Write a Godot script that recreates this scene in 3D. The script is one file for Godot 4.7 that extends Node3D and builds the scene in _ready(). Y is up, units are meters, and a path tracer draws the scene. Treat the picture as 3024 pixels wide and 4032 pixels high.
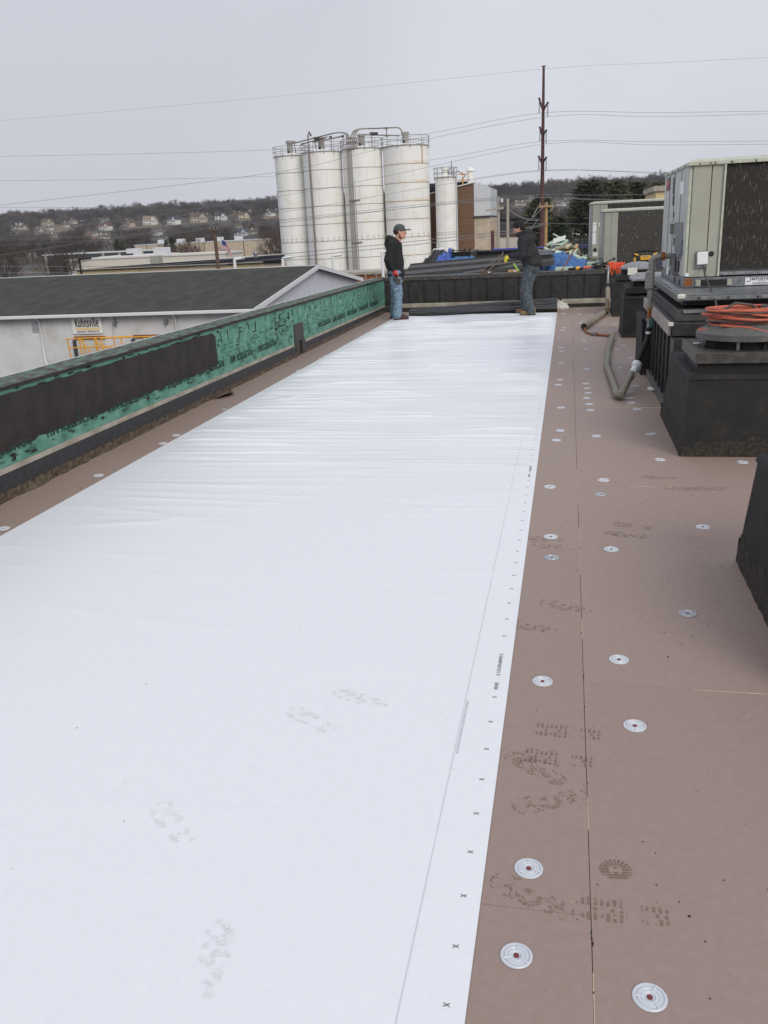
extends Node3D
# A flat commercial roof being re-covered: white membrane, brown boards, parapets, rooftop units, two roofers,
# silos and a wooded hillside with houses behind.

var M := {}
var taken := {}

class MB:
	var v := PackedVector3Array()
	var n := PackedVector3Array()
	var uv := PackedVector2Array()
	var c := PackedColorArray()
	var idx := PackedInt32Array()
	var col := Color(1, 1, 1)
	var colored := false
	func vert(p: Vector3, nn: Vector3, u := Vector2.ZERO) -> int:
		v.append(p); n.append(nn); uv.append(u); c.append(col)
		return v.size() - 1
	func tri(a: Vector3, b: Vector3, d: Vector3) -> void:
		var nn := (b - a).cross(d - a).normalized()
		var i := vert(a, nn); vert(b, nn); vert(d, nn)
		idx.append_array(PackedInt32Array([i, i + 2, i + 1]))
	func quad(a: Vector3, b: Vector3, d: Vector3, e: Vector3) -> void:
		var nn := (d - a).cross(e - b).normalized()
		var i := vert(a, nn, Vector2(0, 1)); vert(b, nn, Vector2(1, 1)); vert(d, nn, Vector2(1, 0)); vert(e, nn, Vector2(0, 0))
		idx.append_array(PackedInt32Array([i, i + 2, i + 1, i, i + 3, i + 2]))
	func quad_out(a: Vector3, b: Vector3, d: Vector3, e: Vector3, out: Vector3) -> void:
		if (d - a).cross(e - b).dot(out) < 0.0:
			quad(a, e, d, b)
		else:
			quad(a, b, d, e)
	# eight corners: bottom ring 0-3, top ring 4-7
	func hexa(p: Array) -> void:
		var m := Vector3.ZERO
		for q in p:
			m += q
		m /= 8.0
		for f in [[0, 1, 2, 3], [4, 5, 6, 7], [0, 1, 5, 4], [1, 2, 6, 5], [2, 3, 7, 6], [3, 0, 4, 7]]:
			var a: Vector3 = p[f[0]]; var b: Vector3 = p[f[1]]; var d: Vector3 = p[f[2]]; var e: Vector3 = p[f[3]]
			quad_out(a, b, d, e, (a + b + d + e) * 0.25 - m)
	# frustum: bottom rectangle x0 x1 z0 z1 at y0, top rectangle at y1
	func frustum(b: Array, y0: float, t: Array, y1: float) -> void:
		hexa([Vector3(b[0], y0, b[2]), Vector3(b[1], y0, b[2]), Vector3(b[1], y0, b[3]), Vector3(b[0], y0, b[3]),
			Vector3(t[0], y1, t[2]), Vector3(t[1], y1, t[2]), Vector3(t[1], y1, t[3]), Vector3(t[0], y1, t[3])])
	func box(ce: Vector3, s: Vector3, bev := 0.0, bs := Basis()) -> void:
		var h := s * 0.5
		if bev <= 0.0:
			var p := []
			for yy in [-1, 1]:
				for q in [[-1, -1], [1, -1], [1, 1], [-1, 1]]:
					p.append(ce + bs * Vector3(q[0] * h.x, yy * h.y, q[1] * h.z))
			hexa(p)
			return
		var bb: float = min(bev, min(h.x, min(h.y, h.z)) * 0.9)
		var pt := func(sx: int, sy: int, sz: int, ax: int) -> Vector3:
			var q := Vector3(sx * (h.x - (0.0 if ax == 0 else bb)), sy * (h.y - (0.0 if ax == 1 else bb)), sz * (h.z - (0.0 if ax == 2 else bb)))
			return ce + bs * q
		for s1 in [-1, 1]:
			quad_out(pt.call(s1, -1, -1, 0), pt.call(s1, 1, -1, 0), pt.call(s1, 1, 1, 0), pt.call(s1, -1, 1, 0), bs * Vector3(s1, 0, 0))
			quad_out(pt.call(-1, s1, -1, 1), pt.call(1, s1, -1, 1), pt.call(1, s1, 1, 1), pt.call(-1, s1, 1, 1), bs * Vector3(0, s1, 0))
			quad_out(pt.call(-1, -1, s1, 2), pt.call(1, -1, s1, 2), pt.call(1, 1, s1, 2), pt.call(-1, 1, s1, 2), bs * Vector3(0, 0, s1))
			for s2 in [-1, 1]:
				quad_out(pt.call(s1, s2, -1, 0), pt.call(s1, s2, 1, 0), pt.call(s1, s2, 1, 1), pt.call(s1, s2, -1, 1), bs * Vector3(s1, s2, 0))
				quad_out(pt.call(s1, -1, s2, 0), pt.call(s1, 1, s2, 0), pt.call(s1, 1, s2, 2), pt.call(s1, -1, s2, 2), bs * Vector3(s1, 0, s2))
				quad_out(pt.call(-1, s1, s2, 1), pt.call(1, s1, s2, 1), pt.call(1, s1, s2, 2), pt.call(-1, s1, s2, 2), bs * Vector3(0, s1, s2))
				for s3 in [-1, 1]:
					var a: Vector3 = pt.call(s1, s2, s3, 0); var b: Vector3 = pt.call(s1, s2, s3, 1); var d: Vector3 = pt.call(s1, s2, s3, 2)
					if (b - a).cross(d - a).dot(bs * Vector3(s1, s2, s3)) < 0.0:
						tri(a, d, b)
					else:
						tri(a, b, d)
	func tube(pts: Array, r0: float, r1: float, sides := 8, caps := true) -> void:
		var k := pts.size()
		if k < 2:
			return
		var rings := []
		var ref := Vector3.UP
		var d0: Vector3 = (pts[1] - pts[0]).normalized()
		if abs(d0.dot(ref)) > 0.95:
			ref = Vector3.RIGHT
		var side := d0.cross(ref).normalized()
		for i in k:
			var d: Vector3
			if i == 0: d = pts[1] - pts[0]
			elif i == k - 1: d = pts[i] - pts[i - 1]
			else: d = (pts[i + 1] - pts[i]).normalized() + (pts[i] - pts[i - 1]).normalized()
			d = d.normalized()
			side = (side - d * d.dot(side)).normalized()
			var up := side.cross(d).normalized()
			var r: float = lerp(r0, r1, float(i) / float(k - 1))
			var ring := PackedInt32Array()
			for j in sides:
				var a := TAU * j / sides
				var nn := side * cos(a) + up * sin(a)
				ring.append(vert(pts[i] + nn * r, nn))
			rings.append(ring)
		for i in k - 1:
			for j in sides:
				var j2 := (j + 1) % sides
				idx.append_array(PackedInt32Array([rings[i][j], rings[i][j2], rings[i + 1][j2], rings[i][j], rings[i + 1][j2], rings[i + 1][j]]))
		if caps and sides > 3:
			for e in [0, k - 1]:
				var d: Vector3 = (pts[0] - pts[1]).normalized() if e == 0 else (pts[k - 1] - pts[k - 2]).normalized()
				var ce := vert(pts[e], d)
				var f := PackedInt32Array()
				for j in sides:
					f.append(vert(v[rings[e][j]], d))
				for j in sides:
					if e == 0: idx.append_array(PackedInt32Array([ce, f[(j + 1) % sides], f[j]]))
					else: idx.append_array(PackedInt32Array([ce, f[j], f[(j + 1) % sides]]))
	# profile of (radius, height) pairs, hard edges between segments
	func lathe(prof: Array, sides: int, o := Vector3.ZERO, bs := Basis()) -> void:
		for i in prof.size() - 1:
			var a: Vector2 = prof[i]; var b: Vector2 = prof[i + 1]
			var t := b - a
			var nr := Vector2(t.y, -t.x).normalized()
			var start := v.size()
			for j in sides + 1:
				var an := TAU * j / sides
				var rd := Vector3(cos(an), 0, sin(an))
				var nn := bs * (rd * nr.x + Vector3(0, nr.y, 0))
				vert(o + bs * (rd * a.x + Vector3(0, a.y, 0)), nn, Vector2(float(j) / sides, a.y))
				vert(o + bs * (rd * b.x + Vector3(0, b.y, 0)), nn, Vector2(float(j) / sides, b.y))
			for j in sides:
				var q := start + j * 2
				if a.x > 0.00001:
					idx.append_array(PackedInt32Array([q, q + 2, q + 1] if false else [q, q + 2, q + 3]))
					if b.x > 0.00001:
						idx.append_array(PackedInt32Array([q, q + 3, q + 1]))
				else:
					idx.append_array(PackedInt32Array([q, q + 3, q + 1]))
	# regular grid of points p[row][col] as one smooth sheet
	func sheet(rows: Array, flip := false) -> void:
		var start := v.size()
		var nr := rows.size(); var nc: int = rows[0].size()
		for i in nr:
			for j in nc:
				var du: Vector3 = rows[i][min(j + 1, nc - 1)] - rows[i][max(j - 1, 0)]
				var dv: Vector3 = rows[min(i + 1, nr - 1)][j] - rows[max(i - 1, 0)][j]
				var nn := du.cross(dv).normalized()
				if flip: nn = -nn
				vert(rows[i][j], nn, Vector2(float(j) / (nc - 1), float(i) / (nr - 1)))
		for i in nr - 1:
			for j in nc - 1:
				var a := start + i * nc + j
				if flip: idx.append_array(PackedInt32Array([a, a + 1, a + nc + 1, a, a + nc + 1, a + nc]))
				else: idx.append_array(PackedInt32Array([a, a + nc + 1, a + 1, a, a + nc, a + nc + 1]))
	func mesh() -> ArrayMesh:
		# wind every triangle clockwise about its normal
		for i in range(0, idx.size(), 3):
			var a := v[idx[i]]
			if (v[idx[i + 1]] - a).cross(v[idx[i + 2]] - a).dot(n[idx[i]]) > 0.0:
				var w := idx[i + 1]
				idx[i + 1] = idx[i + 2]; idx[i + 2] = w
		var arr := []
		arr.resize(Mesh.ARRAY_MAX)
		arr[Mesh.ARRAY_VERTEX] = v; arr[Mesh.ARRAY_NORMAL] = n; arr[Mesh.ARRAY_TEX_UV] = uv
		if colored: arr[Mesh.ARRAY_COLOR] = c
		arr[Mesh.ARRAY_INDEX] = idx
		var m := ArrayMesh.new()
		m.add_surface_from_arrays(Mesh.PRIMITIVE_TRIANGLES, arr)
		return m

# distance field on a grid, meshed as surface nets
class Field:
	var o: Vector3; var cs: float; var nx: int; var ny: int; var nz: int
	var f := PackedFloat32Array()
	func _init(lo: Vector3, hi: Vector3, cell: float) -> void:
		o = lo; cs = cell
		nx = int((hi.x - lo.x) / cell) + 2; ny = int((hi.y - lo.y) / cell) + 2; nz = int((hi.z - lo.z) / cell) + 2
		f.resize(nx * ny * nz); f.fill(0.2)
	func cap(a: Vector3, b: Vector3, ra: float, rb: float, k := 0.03, sq := Vector3.ONE) -> void:
		# sq squashes space about the bone, so flattened limbs and torsos come out of the same call
		var isq := Vector3(1.0 / sq.x, 1.0 / sq.y, 1.0 / sq.z)
		var mr: float = max(ra, rb) * max(sq.x, max(sq.y, sq.z)) + k + cs * 2.0
		var lo := a.min(b) - Vector3.ONE * mr - o
		var hi := a.max(b) + Vector3.ONE * mr - o
		var x0: int = clampi(int(lo.x / cs), 0, nx - 1); var x1: int = clampi(int(hi.x / cs) + 1, 0, nx - 1)
		var y0: int = clampi(int(lo.y / cs), 0, ny - 1); var y1: int = clampi(int(hi.y / cs) + 1, 0, ny - 1)
		var z0: int = clampi(int(lo.z / cs), 0, nz - 1); var z1: int = clampi(int(hi.z / cs) + 1, 0, nz - 1)
		var ab := (b - a) * isq
		var l2: float = max(ab.length_squared(), 1e-9)
		var back: float = min(sq.x, min(sq.y, sq.z))
		for z in range(z0, z1 + 1):
			for y in range(y0, y1 + 1):
				var row := (z * ny + y) * nx
				for x in range(x0, x1 + 1):
					var p := (o + Vector3(x, y, z) * cs - a) * isq
					var t: float = clampf(p.dot(ab) / l2, 0.0, 1.0)
					var d: float = ((p - ab * t).length() - (ra + (rb - ra) * t)) * back
					var q: float = f[row + x]
					var hh: float = max(k - abs(q - d), 0.0) / k
					f[row + x] = min(q, d) - hh * hh * k * 0.25
	func ball(ce: Vector3, r: Vector3, k := 0.02) -> void:
		cap(ce, ce + Vector3(0, 0.0001, 0), r.x, r.x, k, Vector3(1.0, r.y / r.x, r.z / r.x))
	func rough(ns: FastNoiseLite, amp: float, stretch := Vector3.ONE) -> void:
		for z in nz:
			for y in ny:
				var row := (z * ny + y) * nx
				for x in nx:
					if abs(f[row + x]) < 0.08:
						f[row + x] += ns.get_noise_3dv((o + Vector3(x, y, z) * cs) * stretch) * amp
	func net(mb: MB) -> void:
		var vi := PackedInt32Array()
		vi.resize(nx * ny * nz); vi.fill(-1)
		var sx := 1; var sy := nx; var sz := nx * ny
		var off := [0, sx, sy, sx + sy, sz, sx + sz, sy + sz, sx + sy + sz]
		var cor := [Vector3(0, 0, 0), Vector3(1, 0, 0), Vector3(0, 1, 0), Vector3(1, 1, 0), Vector3(0, 0, 1), Vector3(1, 0, 1), Vector3(0, 1, 1), Vector3(1, 1, 1)]
		var edges := [[0, 1], [2, 3], [4, 5], [6, 7], [0, 2], [1, 3], [4, 6], [5, 7], [0, 4], [1, 5], [2, 6], [3, 7]]
		for z in nz - 1:
			for y in ny - 1:
				var row := (z * ny + y) * nx
				for x in nx - 1:
					var i := row + x
					if f[i] > 0.15 and f[i + 1] > 0.15:
						continue
					var mask := 0
					for q in 8:
						if f[i + off[q]] < 0.0: mask |= 1 << q
					if mask == 0 or mask == 255:
						continue
					var s := Vector3.ZERO; var cnt := 0
					for e in edges:
						var fa: float = f[i + off[e[0]]]; var fb: float = f[i + off[e[1]]]
						if (fa < 0.0) != (fb < 0.0):
							s += (cor[e[0]] as Vector3).lerp(cor[e[1]], fa / (fa - fb)); cnt += 1
					var gx: float = f[i + 1] - f[i] + f[i + sy + 1] - f[i + sy] + f[i + sz + 1] - f[i + sz]
					var gy: float = f[i + sy] - f[i] + f[i + sy + 1] - f[i + 1] + f[i + sz + sy] - f[i + sz]
					var gz: float = f[i + sz] - f[i] + f[i + sz + 1] - f[i + 1] + f[i + sz + sy] - f[i + sy]
					vi[i] = mb.vert(o + (Vector3(x, y, z) + s / cnt) * cs, Vector3(gx, gy, gz).normalized())
		for z in range(1, nz - 1):
			for y in range(1, ny - 1):
				var row := (z * ny + y) * nx
				for x in range(1, nx - 1):
					var i := row + x
					var a: bool = f[i] < 0.0
					for ax in 3:
						var st: int = [sx, sy, sz][ax]
						var b: bool = f[i + st] < 0.0
						if a == b: continue
						var u: int = [sy, sz, sx][ax]; var w: int = [sz, sx, sy][ax]
						var q0 := vi[i]; var q1 := vi[i - u]; var q2 := vi[i - u - w]; var q3 := vi[i - w]
						if q0 < 0 or q1 < 0 or q2 < 0 or q3 < 0: continue
						if a: mb.idx.append_array(PackedInt32Array([q0, q2, q1, q0, q3, q2]))
						else: mb.idx.append_array(PackedInt32Array([q0, q1, q2, q0, q2, q3]))

# ---------- naming and placing ----------
func numbered(called: String) -> String:
	if not taken.has(called):
		taken[called] = 0
		return called
	taken[called] += 1
	return "%s_%03d" % [called, taken[called]]

func meta(o: Node, label: String, category: String, group := "") -> void:
	o.set_meta("label", label); o.set_meta("category", category)
	if group: o.set_meta("group", group)

func thing(called: String, label: String, category: String, at := Vector3.ZERO, turn := 0.0, group := "") -> Node3D:
	var o := Node3D.new()
	o.name = numbered(called); add_child(o)
	o.position = at; o.rotation.y = turn
	meta(o, label, category, group)
	return o

func inst(called: String, m: Mesh, mt: Material, parent: Node, xf := Transform3D()) -> MeshInstance3D:
	var o := MeshInstance3D.new()
	o.name = numbered(called) if parent == self else called
	o.mesh = m; o.material_override = mt; o.transform = xf
	parent.add_child(o, true)
	return o

func part(called: String, mb: MB, mt: Material, parent: Node) -> MeshInstance3D:
	return inst(called, mb.mesh(), mt, parent)

func struct(called: String, mb: MB, mt: Material) -> MeshInstance3D:
	var o := part(called, mb, mt, self)
	o.set_meta("kind", "structure")
	return o

func one(called: String, mb: MB, mt: Material, label: String, category: String, group := "") -> MeshInstance3D:
	var o := part(called, mb, mt, self)
	meta(o, label, category, group)
	return o

func pbox(called: String, ce: Vector3, s: Vector3, mt: Material, parent: Node, bev := 0.0, bs := Basis()) -> MeshInstance3D:
	var mb := MB.new(); mb.box(ce, s, bev, bs)
	return part(called, mb, mt, parent)

func ptube(called: String, pts: Array, r0: float, r1: float, mt: Material, parent: Node, sides := 10) -> MeshInstance3D:
	var mb := MB.new(); mb.tube(pts, r0, r1, sides)
	return part(called, mb, mt, parent)

func rgb(r: int, g: int, b: int) -> Color:
	return Color(r / 255.0, g / 255.0, b / 255.0)

func noise(fr: float, sd: int, oct := 4, type := FastNoiseLite.TYPE_SIMPLEX_SMOOTH) -> FastNoiseLite:
	var f := FastNoiseLite.new()
	f.noise_type = type; f.seed = sd; f.frequency = fr; f.fractal_octaves = oct
	return f

func ramp(cols: Array) -> Gradient:
	var g := Gradient.new()
	var of := PackedFloat32Array(); var cc := PackedColorArray()
	for q in cols:
		of.append(q[0]); cc.append(q[1])
	g.offsets = of; g.colors = cc
	return g

func ntex(cols: Array, fr: float, sd: int, oct := 4, type := FastNoiseLite.TYPE_SIMPLEX_SMOOTH, size := 512) -> NoiseTexture2D:
	var t := NoiseTexture2D.new()
	t.width = size; t.height = size; t.seamless = true; t.noise = noise(fr, sd, oct, type); t.color_ramp = ramp(cols)
	return t

var bumps := {}
func bump(fr: float, sd: int, st: float, oct := 4, type := FastNoiseLite.TYPE_SIMPLEX_SMOOTH) -> NoiseTexture2D:
	var key := "%f %d %f %d" % [fr, sd, st, oct]
	if bumps.has(key): return bumps[key]
	var t := NoiseTexture2D.new()
	t.width = 512; t.height = 512; t.seamless = true; t.noise = noise(fr, sd, oct, type); t.as_normal_map = true; t.bump_strength = st
	bumps[key] = t
	return t

func plain(c: Color, rough := 0.7, metal := 0.0) -> StandardMaterial3D:
	var m := StandardMaterial3D.new()
	m.albedo_color = c; m.roughness = rough; m.metallic = metal
	return m

func mottled(t: Texture2D, scale: Vector3, rough := 0.7, metal := 0.0, nm: Texture2D = null, ns := 1.0) -> StandardMaterial3D:
	var m := plain(Color(1, 1, 1), rough, metal)
	m.albedo_texture = t
	m.uv1_triplanar = true; m.uv1_world_triplanar = true; m.uv1_scale = scale
	if nm:
		m.normal_enabled = true; m.normal_texture = nm; m.normal_scale = ns
	return m

# two close tones of one colour, patchy
func tone(c: Color, spread: float, fr: float, sd: int, scale: float, rough := 0.7, metal := 0.0) -> StandardMaterial3D:
	var a := Color(c.r * (1 - spread), c.g * (1 - spread), c.b * (1 - spread))
	var b := Color(min(c.r * (1 + spread), 1.0), min(c.g * (1 + spread), 1.0), min(c.b * (1 + spread), 1.0))
	return mottled(ntex([[0.25, a], [0.5, c], [0.75, b]], fr, sd), Vector3.ONE * scale, rough, metal)

func text_mesh(s: String, size: float, depth := 0.001, bold := false) -> TextMesh:
	var t := TextMesh.new()
	var f := SystemFont.new()
	f.font_names = PackedStringArray(["Droid Sans"])
	if bold: f.font_weight = 700
	t.font = f; t.text = s; t.font_size = 64; t.pixel_size = size / 64.0; t.depth = depth
	return t

func _ready() -> void:
	# ---------- camera, sky, sun, exposure ----------
	var cam := Camera3D.new()
	cam.name = "camera"
	cam.transform = Transform3D(Basis(Vector3(0.978702, -0.045920, -0.200083), Vector3(-0.019795, 0.949008, -0.314631), Vector3(0.204329, 0.311891, 0.927887)), Vector3(0, 1.65, 0))
	cam.fov = 61.62; cam.near = 0.05; cam.far = 4000.0
	add_child(cam); cam.current = true
	var env := Environment.new()
	env.background_mode = Environment.BG_SKY
	var sk := ProceduralSkyMaterial.new()
	sk.sky_top_color = rgb(208, 212, 224); sk.sky_horizon_color = rgb(185, 187, 195)
	sk.sky_curve = 0.6; sk.sky_energy_multiplier = 1.0
	sk.ground_bottom_color = rgb(96, 94, 92); sk.ground_horizon_color = rgb(150, 150, 152); sk.ground_curve = 0.1
	var cover := NoiseTexture2D.new()
	cover.width = 1024; cover.height = 512; cover.seamless = true
	cover.noise = noise(0.006, 31, 4)
	cover.color_ramp = ramp([[0.25, Color(1, 1, 1, 0.0)], [0.75, Color(1, 1, 1, 0.075)]])
	sk.sky_cover = cover
	var sky := Sky.new(); sky.sky_material = sk
	env.sky = sky
	env.tonemap_mode = Environment.TONE_MAPPER_LINEAR
	env.tonemap_exposure = 1.2
	env.sdfgi_enabled = true; env.ssao_enabled = true; env.ssil_enabled = true
	env.fog_enabled = true; env.fog_density = 0.00014; env.fog_light_color = rgb(190, 193, 203)
	var we := WorldEnvironment.new(); we.name = "world_environment"; we.environment = env
	add_child(we)
	var sun := DirectionalLight3D.new()
	sun.name = "sun"
	sun.light_energy = 0.5; sun.light_angular_distance = 32.0; sun.light_color = Color(1.0, 0.98, 0.95)
	sun.shadow_enabled = true
	add_child(sun)
	sun.look_at_from_position(Vector3(17, 20, 23), Vector3.ZERO)

	materials()
	terrain()
	roof()
	membrane()
	left_parapet()
	back_parapet()
	neighbour()
	silos()
	far_buildings()
	rooftop_units()
	pipes()
	rear_roof()
	power_lines()
	hillside()
	trees()
	worker_one()
	worker_two()
	plates()
	small_things()

func materials() -> void:
	M.board = mottled(ntex([[0.2, rgb(144, 126, 116)], [0.42, rgb(146, 128, 118)], [0.6, rgb(147, 128, 119)], [0.8, rgb(149, 130, 121)]], 0.04, 3, 8, FastNoiseLite.TYPE_SIMPLEX_SMOOTH, 1024), Vector3.ONE * 0.55, 0.55, 0.0, bump(0.16, 8, 1.6, 3), 0.05)
	M.board_b = mottled(ntex([[0.2, rgb(144, 124, 115)], [0.45, rgb(146, 127, 119)], [0.8, rgb(148, 130, 121)]], 0.05, 14, 8, FastNoiseLite.TYPE_SIMPLEX_SMOOTH, 1024), Vector3.ONE * 0.45, 0.55, 0.0, bump(0.16, 8, 1.6, 3), 0.05)
	M.board_c = mottled(ntex([[0.2, rgb(142, 123, 114)], [0.5, rgb(144, 125, 117)], [0.8, rgb(146, 128, 120)]], 0.045, 23, 8, FastNoiseLite.TYPE_SIMPLEX_SMOOTH, 1024), Vector3.ONE * 0.5, 0.55, 0.0, bump(0.16, 8, 1.6, 3), 0.05)
	M.foam = tone(rgb(198, 184, 156), 0.08, 0.02, 5, 2.0, 0.9)
	M.dirt = mottled(ntex([[0.3, rgb(98, 85, 72)], [0.6, rgb(116, 102, 90)]], 0.04, 6, 4), Vector3.ONE * 3.0, 0.95)
	M.grime = plain(rgb(38, 33, 28), 0.95)
	M.tpo = mottled(ntex([[0.2, rgb(219, 222, 227)], [0.6, rgb(221, 224, 229)], [0.9, rgb(222, 225, 229)]], 0.06, 2, 5), Vector3.ONE * 0.6, 0.32)
	M.tpo_black = tone(rgb(38, 40, 45), 0.12, 0.03, 12, 1.5, 0.42)
	M.ink = plain(rgb(92, 94, 100), 0.8)
	M.ink_faint = plain(rgb(182, 184, 190), 0.8)
	M.lap = plain(rgb(198, 200, 205), 0.6)
	M.plate = plain(rgb(196, 201, 208), 0.4, 0.1)
	M.plate_worn = plain(rgb(166, 171, 178), 0.36, 0.3)
	M.screw = plain(rgb(112, 38, 46), 0.5)
	M.bitumen = mottled(ntex([[0.2, rgb(36, 32, 30)], [0.5, rgb(42, 37, 35)], [0.8, rgb(48, 43, 40)]], 0.006, 17, 5), Vector3.ONE * 1.2, 0.85, 0.0, bump(0.05, 4, 4.0), 0.5)
	M.curb = mottled(ntex([[0.2, rgb(21, 21, 22)], [0.5, rgb(27, 27, 28)], [0.72, rgb(33, 32, 30)], [0.92, rgb(44, 40, 35)]], 0.01, 27, 5), Vector3.ONE * 1.0, 0.8, 0.0, bump(0.05, 5, 2.0), 0.25)
	M.curb_foot = mottled(ntex([[0.2, rgb(36, 33, 30)], [0.5, rgb(50, 45, 39)], [0.8, rgb(67, 59, 50)]], 0.025, 28, 5), Vector3.ONE * 1.6, 0.95, 0.0, bump(0.06, 5, 6.0), 0.8)
	M.green = mottled(ntex([[0.1, rgb(58, 94, 84)], [0.32, rgb(82, 132, 117)], [0.6, rgb(91, 143, 127)], [0.9, rgb(112, 157, 143)]], 0.012, 41, 5), Vector3(1, 1, 0.7), 0.7)
	M.cap_top = mottled(ntex([[0.15, rgb(48, 50, 47)], [0.4, rgb(72, 72, 66)], [0.58, rgb(92, 92, 84)], [0.72, rgb(68, 128, 110)], [0.9, rgb(104, 104, 96)]], 0.02, 43, 5), Vector3(1.4, 1.4, 0.5), 0.85)
	M.cream = mottled(ntex([[0.2, rgb(146, 140, 128)], [0.5, rgb(160, 154, 142)], [0.85, rgb(172, 167, 156)]], 0.008, 44, 4), Vector3.ONE, 0.55)
	M.black_band = tone(rgb(44, 45, 49), 0.15, 0.03, 45, 1.0, 0.6)
	M.brown_strip = mottled(ntex([[0.2, rgb(56, 48, 40)], [0.5, rgb(80, 69, 56)], [0.8, rgb(104, 92, 76)]], 0.03, 46, 5), Vector3.ONE, 0.95)
	M.black_metal = mottled(ntex([[0.2, rgb(36, 36, 37)], [0.5, rgb(43, 43, 44)], [0.85, rgb(54, 52, 50)]], 0.014, 47, 5), Vector3.ONE * 0.9, 0.5)
	M.coping = mottled(ntex([[0.2, rgb(52, 51, 49)], [0.5, rgb(64, 62, 59)], [0.85, rgb(84, 80, 75)]], 0.02, 48, 5), Vector3.ONE, 0.5)
	M.grey_metal = tone(rgb(120, 124, 130), 0.1, 0.02, 49, 1.0, 0.42, 0.4)
	M.galv = mottled(ntex([[0.2, rgb(112, 116, 120)], [0.5, rgb(132, 136, 140)], [0.8, rgb(150, 154, 158)]], 0.02, 50, 3, FastNoiseLite.TYPE_CELLULAR), Vector3.ONE * 2.0, 0.42, 0.5)
	M.unit = mottled(ntex([[0.2, rgb(156, 157, 145)], [0.5, rgb(159, 160, 148)], [0.8, rgb(162, 163, 151)]], 0.008, 51, 4), Vector3.ONE * 0.8, 0.5)
	M.unit_side = mottled(ntex([[0.2, rgb(166, 169, 168)], [0.5, rgb(178, 181, 180)], [0.8, rgb(187, 190, 189)]], 0.012, 52, 4), Vector3(0.8, 0.3, 0.8), 0.42)
	M.unit_top = tone(rgb(178, 182, 168), 0.05, 0.02, 53, 1.0, 0.5)
	M.coil = mottled(ntex([[0.0, rgb(34, 31, 29)], [0.6, rgb(44, 41, 38)], [0.76, rgb(58, 55, 51)], [0.86, rgb(112, 110, 105)], [1.0, rgb(190, 188, 182)]], 0.02, 54, 6), Vector3(5.0, 0.8, 5.0), 0.75)
	M.coil_b = mottled(ntex([[0.0, rgb(58, 55, 53)], [0.7, rgb(68, 65, 62)], [0.84, rgb(84, 81, 77)], [0.9, rgb(176, 174, 168)], [1.0, rgb(205, 203, 197)]], 0.02, 55, 3), Vector3(1.3, 0.9, 1.3), 0.75)
	M.rust = mottled(ntex([[0.2, rgb(92, 52, 32)], [0.5, rgb(134, 80, 44)], [0.8, rgb(160, 108, 66)]], 0.04, 56, 4), Vector3.ONE * 3.0, 0.9)
	M.white = plain(rgb(222, 224, 226), 0.5)
	M.sticker = plain(rgb(226, 227, 230), 0.4)
	M.dark = plain(rgb(22, 22, 23), 0.7)
	M.rubber = plain(rgb(32, 32, 33), 0.6)
	M.pvc = mottled(ntex([[0.2, rgb(101, 95, 83)], [0.5, rgb(126, 121, 106)], [0.8, rgb(144, 139, 124)]], 0.03, 57, 4), Vector3.ONE * 2.0, 0.6)
	M.pvc_white = tone(rgb(206, 204, 196), 0.05, 0.03, 58, 3.0, 0.5)
	M.pipe_grey = mottled(ntex([[0.2, rgb(104, 104, 102)], [0.5, rgb(126, 126, 124)], [0.8, rgb(146, 145, 142)]], 0.03, 59, 4), Vector3.ONE * 4.0, 0.5, 0.3)
	M.hood = mottled(ntex([[0.2, rgb(112, 112, 114)], [0.5, rgb(132, 132, 136)], [0.8, rgb(150, 150, 154)]], 0.02, 60, 4), Vector3.ONE * 2.0, 0.5, 0.2)
	M.hood_dark = mottled(ntex([[0.2, rgb(80, 80, 79)], [0.5, rgb(88, 88, 87)], [0.8, rgb(96, 95, 93)]], 0.012, 61, 4), Vector3.ONE * 2.0, 0.6)
	M.orange_hose = tone(rgb(178, 92, 70), 0.1, 0.05, 62, 4.0, 0.55)
	M.orange_cord = plain(rgb(236, 92, 48), 0.5)
	M.tarp = mottled(ntex([[0.2, rgb(34, 72, 126)], [0.5, rgb(46, 94, 152)], [0.85, rgb(70, 120, 172)]], 0.02, 63, 4), Vector3.ONE, 0.45)
	M.tarp_b = mottled(ntex([[0.2, rgb(46, 70, 146)], [0.5, rgb(60, 88, 170)], [0.85, rgb(80, 108, 184)]], 0.02, 64, 4), Vector3.ONE, 0.45)
	M.silo = mottled(ntex([[0.15, rgb(228, 225, 214)], [0.35, rgb(233, 233, 229)], [0.6, rgb(236, 236, 234)], [0.9, rgb(239, 239, 237)]], 0.01, 65, 4), Vector3.ONE * 0.12, 0.55)
	M.silo_seam = plain(rgb(160, 157, 150), 0.7)
	M.silo_seam_rust = tone(rgb(178, 152, 126), 0.15, 0.05, 66, 0.5, 0.85)
	M.silo_fit = tone(rgb(150, 148, 142), 0.1, 0.05, 67, 0.5, 0.7)
	M.pipe_brown = tone(rgb(128, 116, 112), 0.12, 0.04, 68, 0.3, 0.6)
	M.brick = mottled(ntex([[0.2, rgb(102, 78, 62)], [0.5, rgb(118, 91, 72)], [0.8, rgb(133, 105, 84)]], 0.03, 69, 5), Vector3(0.3, 1.2, 0.3), 0.9)
	M.steel_red = tone(rgb(84, 52, 50), 0.14, 0.02, 70, 0.5, 0.7)
	M.wood_pole = tone(rgb(94, 76, 64), 0.12, 0.03, 71, 1.0, 0.9)
	M.wood_grey = tone(rgb(164, 158, 148), 0.08, 0.03, 72, 1.0, 0.9)
	M.wood_new = tone(rgb(176, 142, 98), 0.08, 0.03, 73, 1.0, 0.85)
	M.wire = plain(rgb(122, 124, 129), 0.6)
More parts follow.
